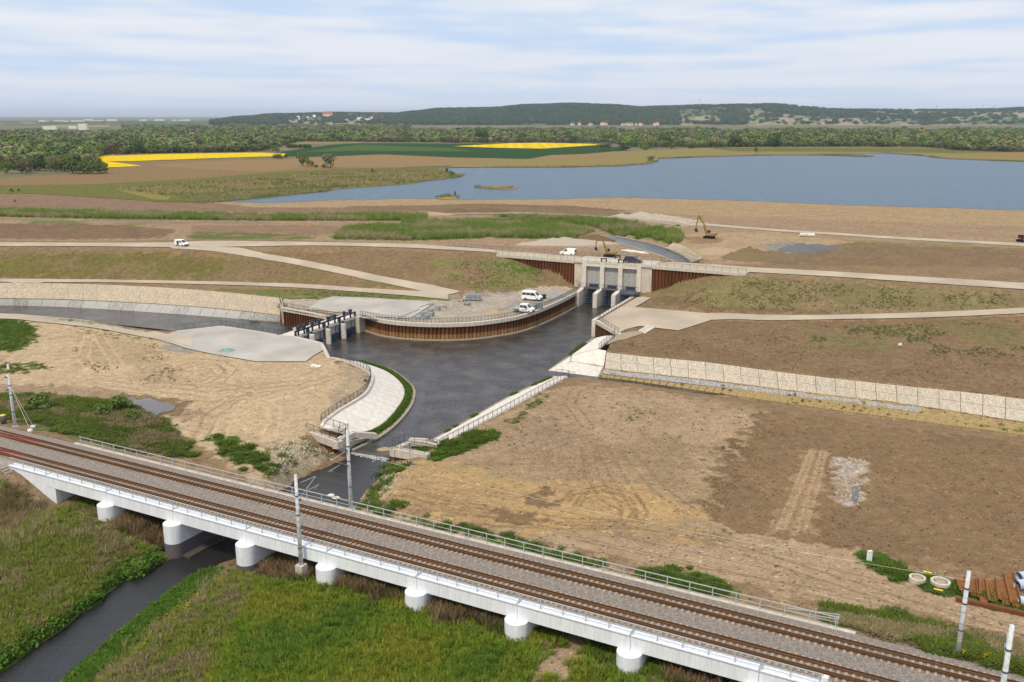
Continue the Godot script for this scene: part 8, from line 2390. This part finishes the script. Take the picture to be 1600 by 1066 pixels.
# tufts over a polygon; tone(x, z) gives the colour, or an alpha of 0 to leave the spot bare
func sow(poly: Array, per_m2: float, size: Vector2, where: Array, tints: PackedColorArray, tone: Callable, edge := 1.3) -> void:
	var p := inside_of(poly)
	var lo := p[0]
	var hi := p[0]
	for q in p:
		lo = lo.min(q)
		hi = hi.max(q)
	var n := int((hi.x - lo.x) * (hi.y - lo.y) * per_m2)
	for i in n:
		var q := Vector2(rng.randf_range(lo.x, hi.x), rng.randf_range(lo.y, hi.y))
		if absf(q.x) > 0.60 * absf(q.y) + 20.0: continue
		var w := Vector2(n_fine.get_noise_2d(q.x * 0.8, q.y * 0.8), n_fine.get_noise_2d(q.x * 0.8 + 50, q.y * 0.8))
		if not Geometry2D.is_point_in_polygon(q + w * edge * 2.0, p): continue
		var near := Vector2(rng.randfn(), rng.randfn()) * edge
		if edge > 0 and not Geometry2D.is_point_in_polygon(q + near, p) and rng.randf() < 0.75: continue
		var c: Color = tone.call(q.x, q.y)
		if c.a <= 0: continue
		var s := rng.randf_range(size.x, size.y) * c.a
		c.a = 1
		where.append(Transform3D(Basis(Vector3.UP, rng.randf() * TAU).scaled(Vector3(s, s * rng.randf_range(0.7, 1.2), s)), on(q.x, q.y, -0.02)))
		tints.append(c)

func tint(v: Vector3, spread := 0.25) -> Color:
	var t := 1.0 + rng.randf_range(-spread, spread)
	return Color(v.x * t, v.y * t, v.z * t, 1)

func build_plants() -> void:
	var g1 := tuft(9, 0.5, 0.4, 0.035, 3)
	var g2 := tuft(12, 0.32, 0.5, 0.07, 5)
	var reed := tuft(12, 1.4, 0.7, 0.04, 7)
	var leafy := crown_mesh(26, 9, 1.4, 0.22, Color(1, 1, 1), Color(0.6, 0.65, 0.55))
	var a := []
	var ac := PackedColorArray()
	var stream := 0.0
	# meadow in front of the bridge
	var lane := inside_of(P2([1.14,-69.78,4.16,-75.83,6.08,-79.86,7.97,-79.39,6.25,-73.62,4.53,-69.26]))
	var meadow := func(x: float, z: float) -> Color:
		var y := ground(x, z)
		if y < -1.45: return Color(0, 0, 0, 0)
		if Geometry2D.is_point_in_polygon(Vector2(x, z), lane) and n_fine.get_noise_2d(x * 0.8, z * 0.8) < 0.22: return Color(0, 0, 0, 0)
		var v := n_mid.get_noise_2d(x * 1.4, z * 1.4) + 0.35 * n_fine.get_noise_2d(x, z)
		var left := smoothstep(-24.0, -32.0, x)
		var near_water := 1.0 - smoothstep(-1.4, -0.7, y)
		if near_water > 0.4: return Color(0.11, 0.21, 0.03, 1.25) * Color(1, 1, 1, 1).lerp(Color(0.8, 0.8, 0.8, 1), rng.randf())
		if left > 0.5 and v > 0.17 + near_water * 0.3: return tint(Vector3(0.34, 0.27, 0.16)) if rng.randf() < 0.6 else tint(Vector3(0.235, 0.26, 0.055))
		if left > 0.5: return tint(Vector3(0.215, 0.265, 0.045)) if rng.randf() < 0.85 else tint(Vector3(0.34, 0.27, 0.14))
		if v > 0.2: return tint(Vector3(0.27, 0.30, 0.04))
		if v < -0.22: return tint(Vector3(0.15, 0.24, 0.035))
		return tint(Vector3(0.21, 0.285, 0.036)) if rng.randf() < 0.93 else tint(Vector3(0.30, 0.29, 0.06))
	sow(P2([-91.43,-123.3,-63.07,-108.47,25.92,-62.86,33.22,-59.55,49.22,-51.31,35.94,-25.53,-110.02,-87.21]), 20.0, Vector2(0.7, 1.35), a, ac, meadow)
	sow(P2([-59.24,-107.17,-54.2,-116.95,-38.2,-108.71,-43.24,-98.93]), 14.0, Vector2(0.8, 1.5), a, ac, meadow)
	sow([rail_at(-22, -4), rail_at(30, -4), rail_at(30, -9.4), rail_at(-22, -9.4)], 8.0, Vector2(0.8, 1.6), a, ac, meadow)
	var b := []
	var bc := PackedColorArray()
	var green := func(x: float, z: float) -> Color:
		var v := n_mid.get_noise_2d(x * 2.0 + 40, z * 2.0)
		if v > 0.12: return tint(Vector3(0.31, 0.26, 0.13))
		return tint(Vector3(0.15, 0.20, 0.035))
	sow(P2([-105.8,-149,-83.6,-151.1,-68.8,-148.1,-63,-143.4,-58.5,-140.7,-50.4,-130.3,-46.74,-123.15,-56.69,-124.34,-66.31,-127,-73.5,-131.6,-101.6,-142.7]), 14.0, Vector2(0.8, 1.6), b, bc, green)
	var lush := func(_x, _z) -> Color: return tint(Vector3(0.12, 0.19, 0.03))
	var patchy := func(x: float, z: float) -> Color:
		if n_fine.get_noise_2d(x * 0.9, z * 0.9) < -0.02: return Color(0, 0, 0, 0)
		return tint(Vector3(0.13, 0.19, 0.032))
	sow(P2([-47.4,-131.7,-45.2,-132.7,-37.48,-126.38,-33.05,-119.94,-34.94,-118.58,-42.73,-124.76]), 10.0, Vector2(0.8, 1.4), b, bc, patchy)
	for q in [P2([-16.35,-105.5,-3.13,-100.53,7.4,-94.36,10.45,-91.62,7.55,-91.31,-3.08,-98.8,-12.85,-103.49]), P2([13.93,-90.77,17.92,-91.12,23.01,-88.31,23.19,-84.72,17.67,-85.72,13.99,-88.6]), P2([39.5,-94.21,42.05,-94.13,43.91,-89.93,47.39,-86.88,52.31,-82.18,51.17,-80.15,45.11,-84.95,40.97,-87.96])]:
		sow(q, 12.0, Vector2(0.6, 1.2), b, bc, lush)
	sow(P2([32.18,-82.55,39.39,-79.53,47.68,-73.96,55.2,-67.76,50.6,-61.43,43.24,-66.4,34.68,-71.79,29.82,-76.04]), 12.0, Vector2(0.8, 1.6), b, bc, green)
	sow(P2([-12.49,-124.12,-11.9,-130.3,-6.3,-138.2,-2.1,-137.7,-3,-132.3,-9.54,-125.18]), 8.0, Vector2(0.6, 1.5), b, bc, lush)
	sow(P2([-1.1,-141.8,7.1,-159.4,7.3,-157,0,-140.3]), 6.0, Vector2(0.6, 1.2), b, bc, patchy)
	sow(P2([-19.59,-129.79,-15.12,-123.94,-15.87,-118.41,-17.62,-114.53,-18.23,-109.78,-21.06,-111.66,-19.49,-121.04]), 5.0, Vector2(0.9, 1.7), b, bc, patchy)
	sow(P2([-37.94,-129.99,-32.1,-130.4,-26.9,-133.5,-28.89,-126.14,-33.02,-117.94,-34.83,-118.12]), 1.2, Vector2(0.8, 1.6), b, bc, patchy)
	sow(P2([-20.55,-110.78,-15.03,-108.1,-12.66,-105.58,-16.46,-106.33]), 8.0, Vector2(0.9, 1.7), b, bc, lush)
	sow(P2([-149.5,-215.1,-119.8,-212.5,-111.1,-203.8,-104.5,-189.5,-103.6,-182.2,-122.6,-174.4]), 5.0, Vector2(0.5, 0.9), b, bc, lush)
	sow(P2([-119.3,-169.4,-96.3,-173.2,-91.1,-169.6,-91.9,-166,-115.2,-163.1]), 4.0, Vector2(0.5, 1.0), b, bc, patchy)
	sow(P2([-115.5,-213.2,-105,-220.5,-79.2,-195.9,-88.6,-197.7]), 3.0, Vector2(0.5, 1.0), b, bc, lush)
	sow(P2([-44.19,-107.91,-41.11,-108.43,-39.26,-107.69,-42.96,-106.65]), 5.0, Vector2(0.5, 1.0), b, bc, lush)
	sow(P2([-32.5,-133.8,-30.7,-135.7,-27.9,-135.7,-30.1,-134.8]), 10.0, Vector2(0.6, 1.2), b, bc, lush)
	sow(P2([-16.4,-135.4,-12.9,-132.3,-10.81,-129.28,-13.83,-129.92]), 8.0, Vector2(0.6, 1.2), b, bc, lush)
	# strip between the curved bank and its kerb
	var si: Array = smooth_path(M.grass_strip[0], 90)
	var so: Array = smooth_path(M.grass_strip[1], 90)
	for i in 90:
		for k in 30:
			var q: Vector3 = si[i].lerp(so[i], rng.randf()).lerp(si[i + 1].lerp(so[i + 1], rng.randf()), rng.randf())
			b.append(Transform3D(Basis(Vector3.UP, rng.randf() * TAU).scaled(Vector3.ONE * rng.randf_range(0.6, 1.1)), q))
			bc.append(tint(Vector3(0.12, 0.20, 0.03)))
	# tufts along the walkway kerb and the basin edge
	for k in [P3([8.8,-0.9,-173.4,0,-0.95,-161,-8,-0.95,-146.2,-12.9,-0.95,-136.8]), P3([18.7,-0.6,-203.1,15.2,-0.8,-195.6,12.6,-1,-189.6])]:
		var ps: Array = smooth_path(k, 160)
		for q in ps:
			if n_fine.get_noise_2d(q.x * 0.35, q.z * 0.35) < 0.1: continue
			for m in 4:
				b.append(Transform3D(Basis(Vector3.UP, rng.randf() * TAU).scaled(Vector3.ONE * rng.randf_range(0.4, 0.9)), q + Vector3(rng.randf_range(-0.3, 0.6), 0.02, rng.randf_range(-0.3, 0.3))))
				bc.append(tint(Vector3(0.15, 0.20, 0.04)))
	scatter("meadow_grass", "long green and straw coloured grass of the meadow before the bridge", g1, M.blade, a, ac)
	scatter("grass", "green grass and weeds in patches on banks, verges and sand", g2, M.blade, b, bc)
	# lush herbs along the stream and brown reeds under the bridge edge
	var c := []
	var cc := PackedColorArray()
	var herb := func(x: float, z: float) -> Color:
		var y := ground(x, z)
		if y < -1.5 or y > -0.75: return Color(0, 0, 0, 0)
		return tint(Vector3(0.105, 0.19, 0.03), 0.3)
	sow(P2([-91.61,-122.95,-31.16,-91.81,-49.56,-56.07,-110.02,-87.21]), 9.0, Vector2(0.4, 0.75), c, cc, herb)
	var bloom := func(x: float, z: float) -> Color:
		if n_mid.get_noise_2d(x * 3.0, z * 3.0 + 20) < 0.12: return Color(0, 0, 0, 0)
		return tint(Vector3(0.34, 0.30, 0.02))
	sow(P2([-33.74,-96.5,-31.18,-95.61,-32.88,-88.28,-34.93,-80.67,-36.37,-74.78,-37.84,-75.28,-36.61,-83.25,-34.61,-91.23]), 2.5, Vector2(0.35, 0.7), c, cc, bloom)
	sow(P2([40.42,-72.17,43.53,-70.9,44.35,-68.39,41.92,-68.02,39.43,-69.69]), 2.0, Vector2(0.35, 0.7), c, cc, bloom)
	scatter("waterside_herbs", "lush green herbs with yellow bloom along the stream banks", leafy, M.leaf, c, cc)
	var d := []
	var dc := PackedColorArray()
	var brown := func(_x, _z) -> Color: return tint(Vector3(0.29, 0.20, 0.12)) if rng.randf() < 0.8 else tint(Vector3(0.11, 0.14, 0.035))
	for s in [[-50.8, -42.5], [-27.8, -20.5], [-16.5, -9.0], [-5.0, 2.8], [19, 25]]:
		sow([rail_at(s[0], -6.0), rail_at(s[1], -6.0), rail_at(s[1], -9.0), rail_at(s[0], -9.0)], 12.0, Vector2(0.7, 1.15), d, dc, brown)
	sow([rail_at(-76, -9), rail_at(-64, -9), rail_at(-60, -16), rail_at(-76, -18)], 3.0, Vector2(0.6, 1.0), d, dc, brown)
	var dry := func(x: float, z: float) -> Color:
		if ground(x, z) < -1.4 or n_mid.get_noise_2d(x * 1.7 + 9, z * 1.7) < 0.06: return Color(0, 0, 0, 0)
		return tint(Vector3(0.38, 0.30, 0.18))
	sow(P2([-91.7,-122.77,-43.7,-98.04,-62.01,-62.48,-110.02,-87.21]), 2.2, Vector2(0.5, 0.9), d, dc, dry)
	sow(P2([-33.47,-94.48,-30.97,-93.66,-32.28,-86.49,-35.08,-77.72,-38.5,-72.7,-41.3,-73.45,-36.98,-80.83]), 2.5, Vector2(0.5, 0.9), d, dc, dry)
	# reeds round the lake
	var shore := [P3([-178,-0,-535,-159,0,-560,-146,0,-588,-127,0,-608,-129,0,-640,-108,0,-664,-87,0,-683,-56,0,-725,-45,0,-751,-43,0,-775]), P3([-25,0,-895,50,0,-895,102,0,-912,141,0,-954,160,0,-1007]), P3([173,0,-1074,217,-0,-1107,309,0,-1160,360,0,-1169,406,0,-1160,438,0,-1115]), P3([507,0,-1228,520,0,-1160,512,0,-1074,537,0,-1036,565,0,-1007,678,0,-967]), P3([-26,0,-643,-13,0,-629,0,0,-635]), P3([-46,0,-560,-40,0,-569,-35,0,-560])]
	for s in shore:
		var len := length_of(s)
		for i in int(len * 3.0):
			var q: Vector3 = resample_at(s, rng.randf()) + Vector3(rng.randf_range(-2, 2), 0, -absf(rng.randfn(0, 9.0)) + 1.0)
			var k := n_mid.get_noise_2d(q.x * 0.4, q.z * 0.4)
			d.append(Transform3D(Basis(Vector3.UP, rng.randf() * TAU).scaled(Vector3(1.8, rng.randf_range(0.7, 1.5), 1.8)), q))
			dc.append(tint(Vector3(0.34, 0.28, 0.15) if k > -0.05 else Vector3(0.18, 0.20, 0.065)))
	var straw := func(x: float, z: float) -> Color:
		return tint(Vector3(0.34, 0.28, 0.15)) if n_mid.get_noise_2d(x * 0.35, z * 0.8) > -0.03 else tint(Vector3(0.19, 0.20, 0.07))
	sow(P2([-276,-629,-243,-690,-141,-833,-64,-833,-47,-763,-77,-683,-132,-624,-157,-583,-182,-535]), 0.16, Vector2(0.9, 1.8), d, dc, straw)
	for q in [P2([-353,-497,-222,-480,-124,-459,-44,-465,-42.5,-438.6,-118.8,-438.6,-206.9,-447,-335,-471]), P2([-76.2,-410.4,-59.6,-417.7,-29.3,-410.3,-8.5,-395.7,-10.7,-374.4,-42.1,-367.2,-74.4,-371.2]), P2([-10,-459,32,-453,58.7,-433.1,73.1,-393.5,70.5,-364.4,63.9,-349.5,56,-372.9,45.5,-397.4,38.8,-418.1,15.6,-437]), P2([-55.9,-435.9,0,-438.7,24.5,-429.3,38.2,-411,26.4,-369.3,-5.4,-374.2])]:
		sow(q, 1.2, Vector2(1.0, 2.0), d, dc, func(x: float, z: float) -> Color: return tint(Vector3(0.20, 0.265, 0.06)) if n_mid.get_noise_2d(x * 0.6, z * 0.9) > -0.12 else tint(Vector3(0.34, 0.31, 0.15)))
	scatter("reeds", "straw coloured reeds and dry stalks along shores and under the bridge edge", reed, M.blade, d, dc)
	# weeds dotted over the bare slopes
	var e := []
	var ec := PackedColorArray()
	var weed := func(lo: float) -> Callable:
		return func(x: float, z: float) -> Color:
			if n_fine.get_noise_2d(x * 0.35, z * 0.35) * 0.6 + n_mid.get_noise_2d(x, z) < lo: return Color(0, 0, 0, 0)
			return tint(Vector3(0.20, 0.205, 0.075), 0.35)
	sow(P2([40,-239.3,59.8,-226.4,93.1,-213.9,118,-202.8,115.9,-198.6,75.1,-205.7,50.4,-215.8,39.7,-227.1]), 3.0, Vector2(0.14, 0.34), e, ec, weed.call(-0.08))
	sow(P2([64.4,-194.9,109.7,-187.3,98.6,-166.5,76.9,-173.3,62.8,-181]), 3.2, Vector2(0.14, 0.36), e, ec, weed.call(-0.04))
	sow(P2([20,-185.2,29.4,-200.6,65,-197,98.6,-166.5,89,-148.7,60.1,-161.5,26.4,-178.8]), 0.35, Vector2(0.14, 0.34), e, ec, weed.call(0.0))
	sow(P2([-26.5,-263.3,-3.7,-259.6,3.7,-257.4,10.9,-252.4,5.3,-243.8,-10.5,-241.7,-21.8,-251.3]), 2.2, Vector2(0.14, 0.3), e, ec, weed.call(-0.05))
	sow(P2([-63.9,-244.5,-42.4,-243.1,-18.7,-233.5,-26.8,-229.6,-56.8,-236.8]), 3.0, Vector2(0.14, 0.3), e, ec, weed.call(-0.25))
	sow(P2([-101.9,-198.2,-77.4,-187.5,-58.9,-158,-70.9,-158.4,-86.3,-171.1]), 0.9, Vector2(0.14, 0.34), e, ec, weed.call(0.08))
	sow(P2([-95.8,-200.6,-78.6,-190.6,-76.4,-188.5,-92.6,-196.7]), 2.4, Vector2(0.14, 0.34), e, ec, weed.call(-0.1))
	sow(P2([7.2,-161.8,42.4,-148.6,37.34,-129.38,9.12,-119.15,-3.94,-129.57]), 0.15, Vector2(0.14, 0.34), e, ec, weed.call(-0.1))
	sow(P2([20.1,-148.5,24.5,-148.5,23.7,-143.3,19.4,-143.3]), 1.5, Vector2(0.14, 0.3), e, ec, weed.call(-0.2))
	sow(P2([18.2,-175.4,86.2,-142.8,84.4,-139.4,17.5,-173.1]), 0.5, Vector2(0.2, 0.55), e, ec, weed.call(0.0))
	sow(P2([-157.3,-273.7,-73.6,-269,-44.1,-254.1,-148.6,-256.7]), 0.25, Vector2(0.15, 0.3), e, ec, weed.call(-0.1))
	scatter("weeds", "small green weeds dotted over bare slopes and waste ground", leafy, M.leaf, e, ec)
	# stones of the rocky banks
	var st := []
	var sc := PackedColorArray()
	var rock := func(_x, _z) -> Color:
		var t := rng.randf_range(0.6, 1.15)
		return Color(0.50 * t, 0.43 * t, 0.33 * t, 1)
	sow(P2([-37.64,-129.98,-32.1,-130.4,-26.9,-133.5,-28.89,-126.14,-33.02,-117.94,-34.61,-118.3]), 9.0, Vector2(0.10, 0.34), st, sc, rock)
	sow(P2([-18.43,-128.53,-14.72,-120.36,-15.67,-113.23,-16.95,-109.81,-21.06,-111.66,-19.49,-121.04]), 7.0, Vector2(0.10, 0.32), st, sc, rock)
	sow(P2([48.26,-126.29,52.88,-125.8,49.79,-118.21,45.27,-108.54,42.06,-108.96,45.95,-117.06]), 3.0, Vector2(0.1, 0.3), st, sc, rock)
	var pebble := begin()
	tube(pebble, Vector3(0, -0.3, 0), Vector3(0.1, 0.5, 0.05), 0.75, 0.45, 5)
	var clods := []
	var clc := PackedColorArray()
	var lump := func(base: Vector3) -> Callable:
		return func(x: float, z: float) -> Color:
			if n_mid.get_noise_2d(x * 2.0, z * 2.0 + 60) + n_fine.get_noise_2d(x * 0.4, z * 0.4) < 0.05: return Color(0, 0, 0, 0)
			return tint(base, 0.3)
	sow(P2([43,-148.6,54,-143.5,79.8,-131.4,55.63,-88.08,42.39,-93.15,36.8,-96.03,28.68,-96.57,24.22,-104.11,29.59,-118.97]), 3.5, Vector2(0.05, 0.17), clods, clc, lump.call(Vector3(0.24, 0.165, 0.095)))
	sow(P2([35.1,-132.2,43.7,-145,36.89,-124.08,29.22,-108.1,24.43,-101.35,25.03,-108.03]), 6.0, Vector2(0.08, 0.26), clods, clc, lump.call(Vector3(0.22, 0.15, 0.085)))
	sow(P2([8.5,-163.3,42.4,-148.6,34.38,-129.34,22.67,-100.43,4.67,-99.99,-15.03,-108.1,-9.9,-130]), 1.6, Vector2(0.04, 0.14), clods, clc, lump.call(Vector3(0.40, 0.29, 0.18)))
	sow(P2([-101.9,-198.2,-77.4,-187.5,-39.8,-167.4,-28.8,-161.4,-31,-137.1,-46.4,-130.2,-68.9,-148.4,-93.2,-156]), 1.6, Vector2(0.04, 0.13), clods, clc, lump.call(Vector3(0.50, 0.37, 0.24)))
	sow(P2([19.9,-181.9,29.4,-200.6,65.5,-198.6,110.7,-189.2,88.7,-148.2,60,-161.1]), 0.9, Vector2(0.06, 0.2), clods, clc, lump.call(Vector3(0.22, 0.155, 0.09)))
	var lm := begin()
	tube(lm, Vector3(0, -0.3, 0), Vector3(0.1, 0.55, 0.05), 0.8, 0.4, 5)
	scatter("clods", "loose clods and small stones on the bare earth", done(lm), M.dull, clods, clc)
	scatter("rubble", "pale loose stones on the river banks below the weir", done(pebble), M.leaf, st, sc)

func rail_at(s: float, t: float) -> Vector3:
	return Vector3(0, 0, -86.79) + Vector3(cos(deg_to_rad(RAIL_TURN)), 0, -sin(deg_to_rad(RAIL_TURN))) * s - Vector3(sin(deg_to_rad(RAIL_TURN)), 0, cos(deg_to_rad(RAIL_TURN))) * t

func resample_at(path: Array, t: float) -> Vector3:
	var l := length_of(path) * t
	for i in path.size() - 1:
		var d: float = path[i].distance_to(path[i + 1])
		if l <= d or i == path.size() - 2: return path[i].lerp(path[i + 1], minf(l / d, 1.0))
		l -= d
	return path[-1]

# ---------------------------------------------------------------- houses far away

func house(label: String, at: Vector3, turn: float, s: Vector3, roof: Material, group: String, flat := false) -> void:
	var o := thing("house" if not flat else "industrial_hall", label, "house" if not flat else "hall", at, turn, group)
	part(o, "wall", box_mesh(Vector3(s.x, s.y + 1.0, s.z), Vector3(0, s.y / 2 - 0.5, 0)), M.plaster)
	var st := begin()
	if flat: box(st, Vector3(0, s.y + 0.3, 0), Vector3(s.x + 0.5, 0.5, s.z + 0.5))
	else: prism(st, PackedVector2Array([Vector2(-s.z / 2 - 0.5, 0), Vector2(s.z / 2 + 0.5, 0), Vector2(0, s.z * 0.55)]), s.x + 0.8, Transform3D(Basis(Vector3.UP, PI / 2), Vector3(0, s.y, 0)))
	part(o, "roof", done(st), roof)

func build_village() -> void:
	var tones := [M.brick_red, M.roof_grey, M.brick_red, M.plaster]
	var words := ["red roofed", "grey roofed", "red roofed", "pale roofed"]
	for i in 78:
		var b := rng.randf_range(405, 620) if i < 60 else rng.randf_range(860, 1090)
		if i >= 60 and b > 980: b -= 60
		var z := rng.randf_range(-5250, -6350) if i < 60 else rng.randf_range(-4600, -4800)
		var x := across(b, z)
		var k := rng.randi() % 4
		house("%s %s house %s" % [["small white", "larger pale"][i % 2], words[k], ("in the %s of the village on the left hill" % ["lower part", "middle", "upper part"][int((-z - 5250) / 367.0)]) if i < 60 else "at the foot of the wooded hill"], Vector3(x, hill(x, z), z), rng.randf() * TAU, Vector3(rng.randf_range(12, 22), rng.randf_range(6, 10), rng.randf_range(9, 13)), tones[k], "village houses")
	var cx := across(512, -5900)
	house("big red roofed building standing out in the middle of the village", Vector3(cx, hill(cx, -5900), -5900), 0.1, Vector3(60, 16, 26), M.brick_red, "")
	for k in [[76, 3300, 45, 12, "white industrial hall above the wood on the far left"], [112, 3500, 28, 10, "smaller white hall right of the first on the far left"], [128, 3100, 26, 22, "tall pale hall at the right of the far left halls"], [375, 2500, 16, 7, "white hall among trees behind the left rape field"]]:
		house(k[4], Vector3(across(k[0], -k[1]), 0, -k[1]), 0.2, Vector3(k[2], k[3], 25), M.plaster, "far industrial halls", true)
	for i in 16:
		var b := rng.randf_range(60, 300)
		var z := -rng.randf_range(6000, 9000)
		house("tiny pale hall on the flat horizon at the left", Vector3(across(b, z), 0, z), 0.3, Vector3(rng.randf_range(30, 90), rng.randf_range(8, 18), 30), M.plaster, "tiny halls on the horizon", true)
	for k in [[1092, 6450, 60, "thin lattice mast on the middle of the hill ridge"], [1462, 6300, 45, "thin pylon on the right hill ridge, first from the left"], [1534, 6300, 55, "thin pylon on the right hill ridge, second from the left"], [1552, 6350, 40, "thin pylon on the right hill ridge, third from the left"]]:
		var x := across(k[0], -k[1])
		var o := thing("pylon", k[3], "pylon", Vector3(x, hill(x, -k[1]), -k[1]), 0.0, "pylons on the ridge")
		var st := begin()
		for s in [-1, 1]: bar(st, Vector3(s * 3.0, 0, 0), Vector3(s * 0.4, k[2], 0), 0.9, 0.9)
		part(o, "tower", done(st), M.concrete_grey)
		part(o, "cross_arm", box_mesh(Vector3(14, 0.9, 0.9), Vector3(0, k[2] * 0.8, 0)), M.concrete_grey)
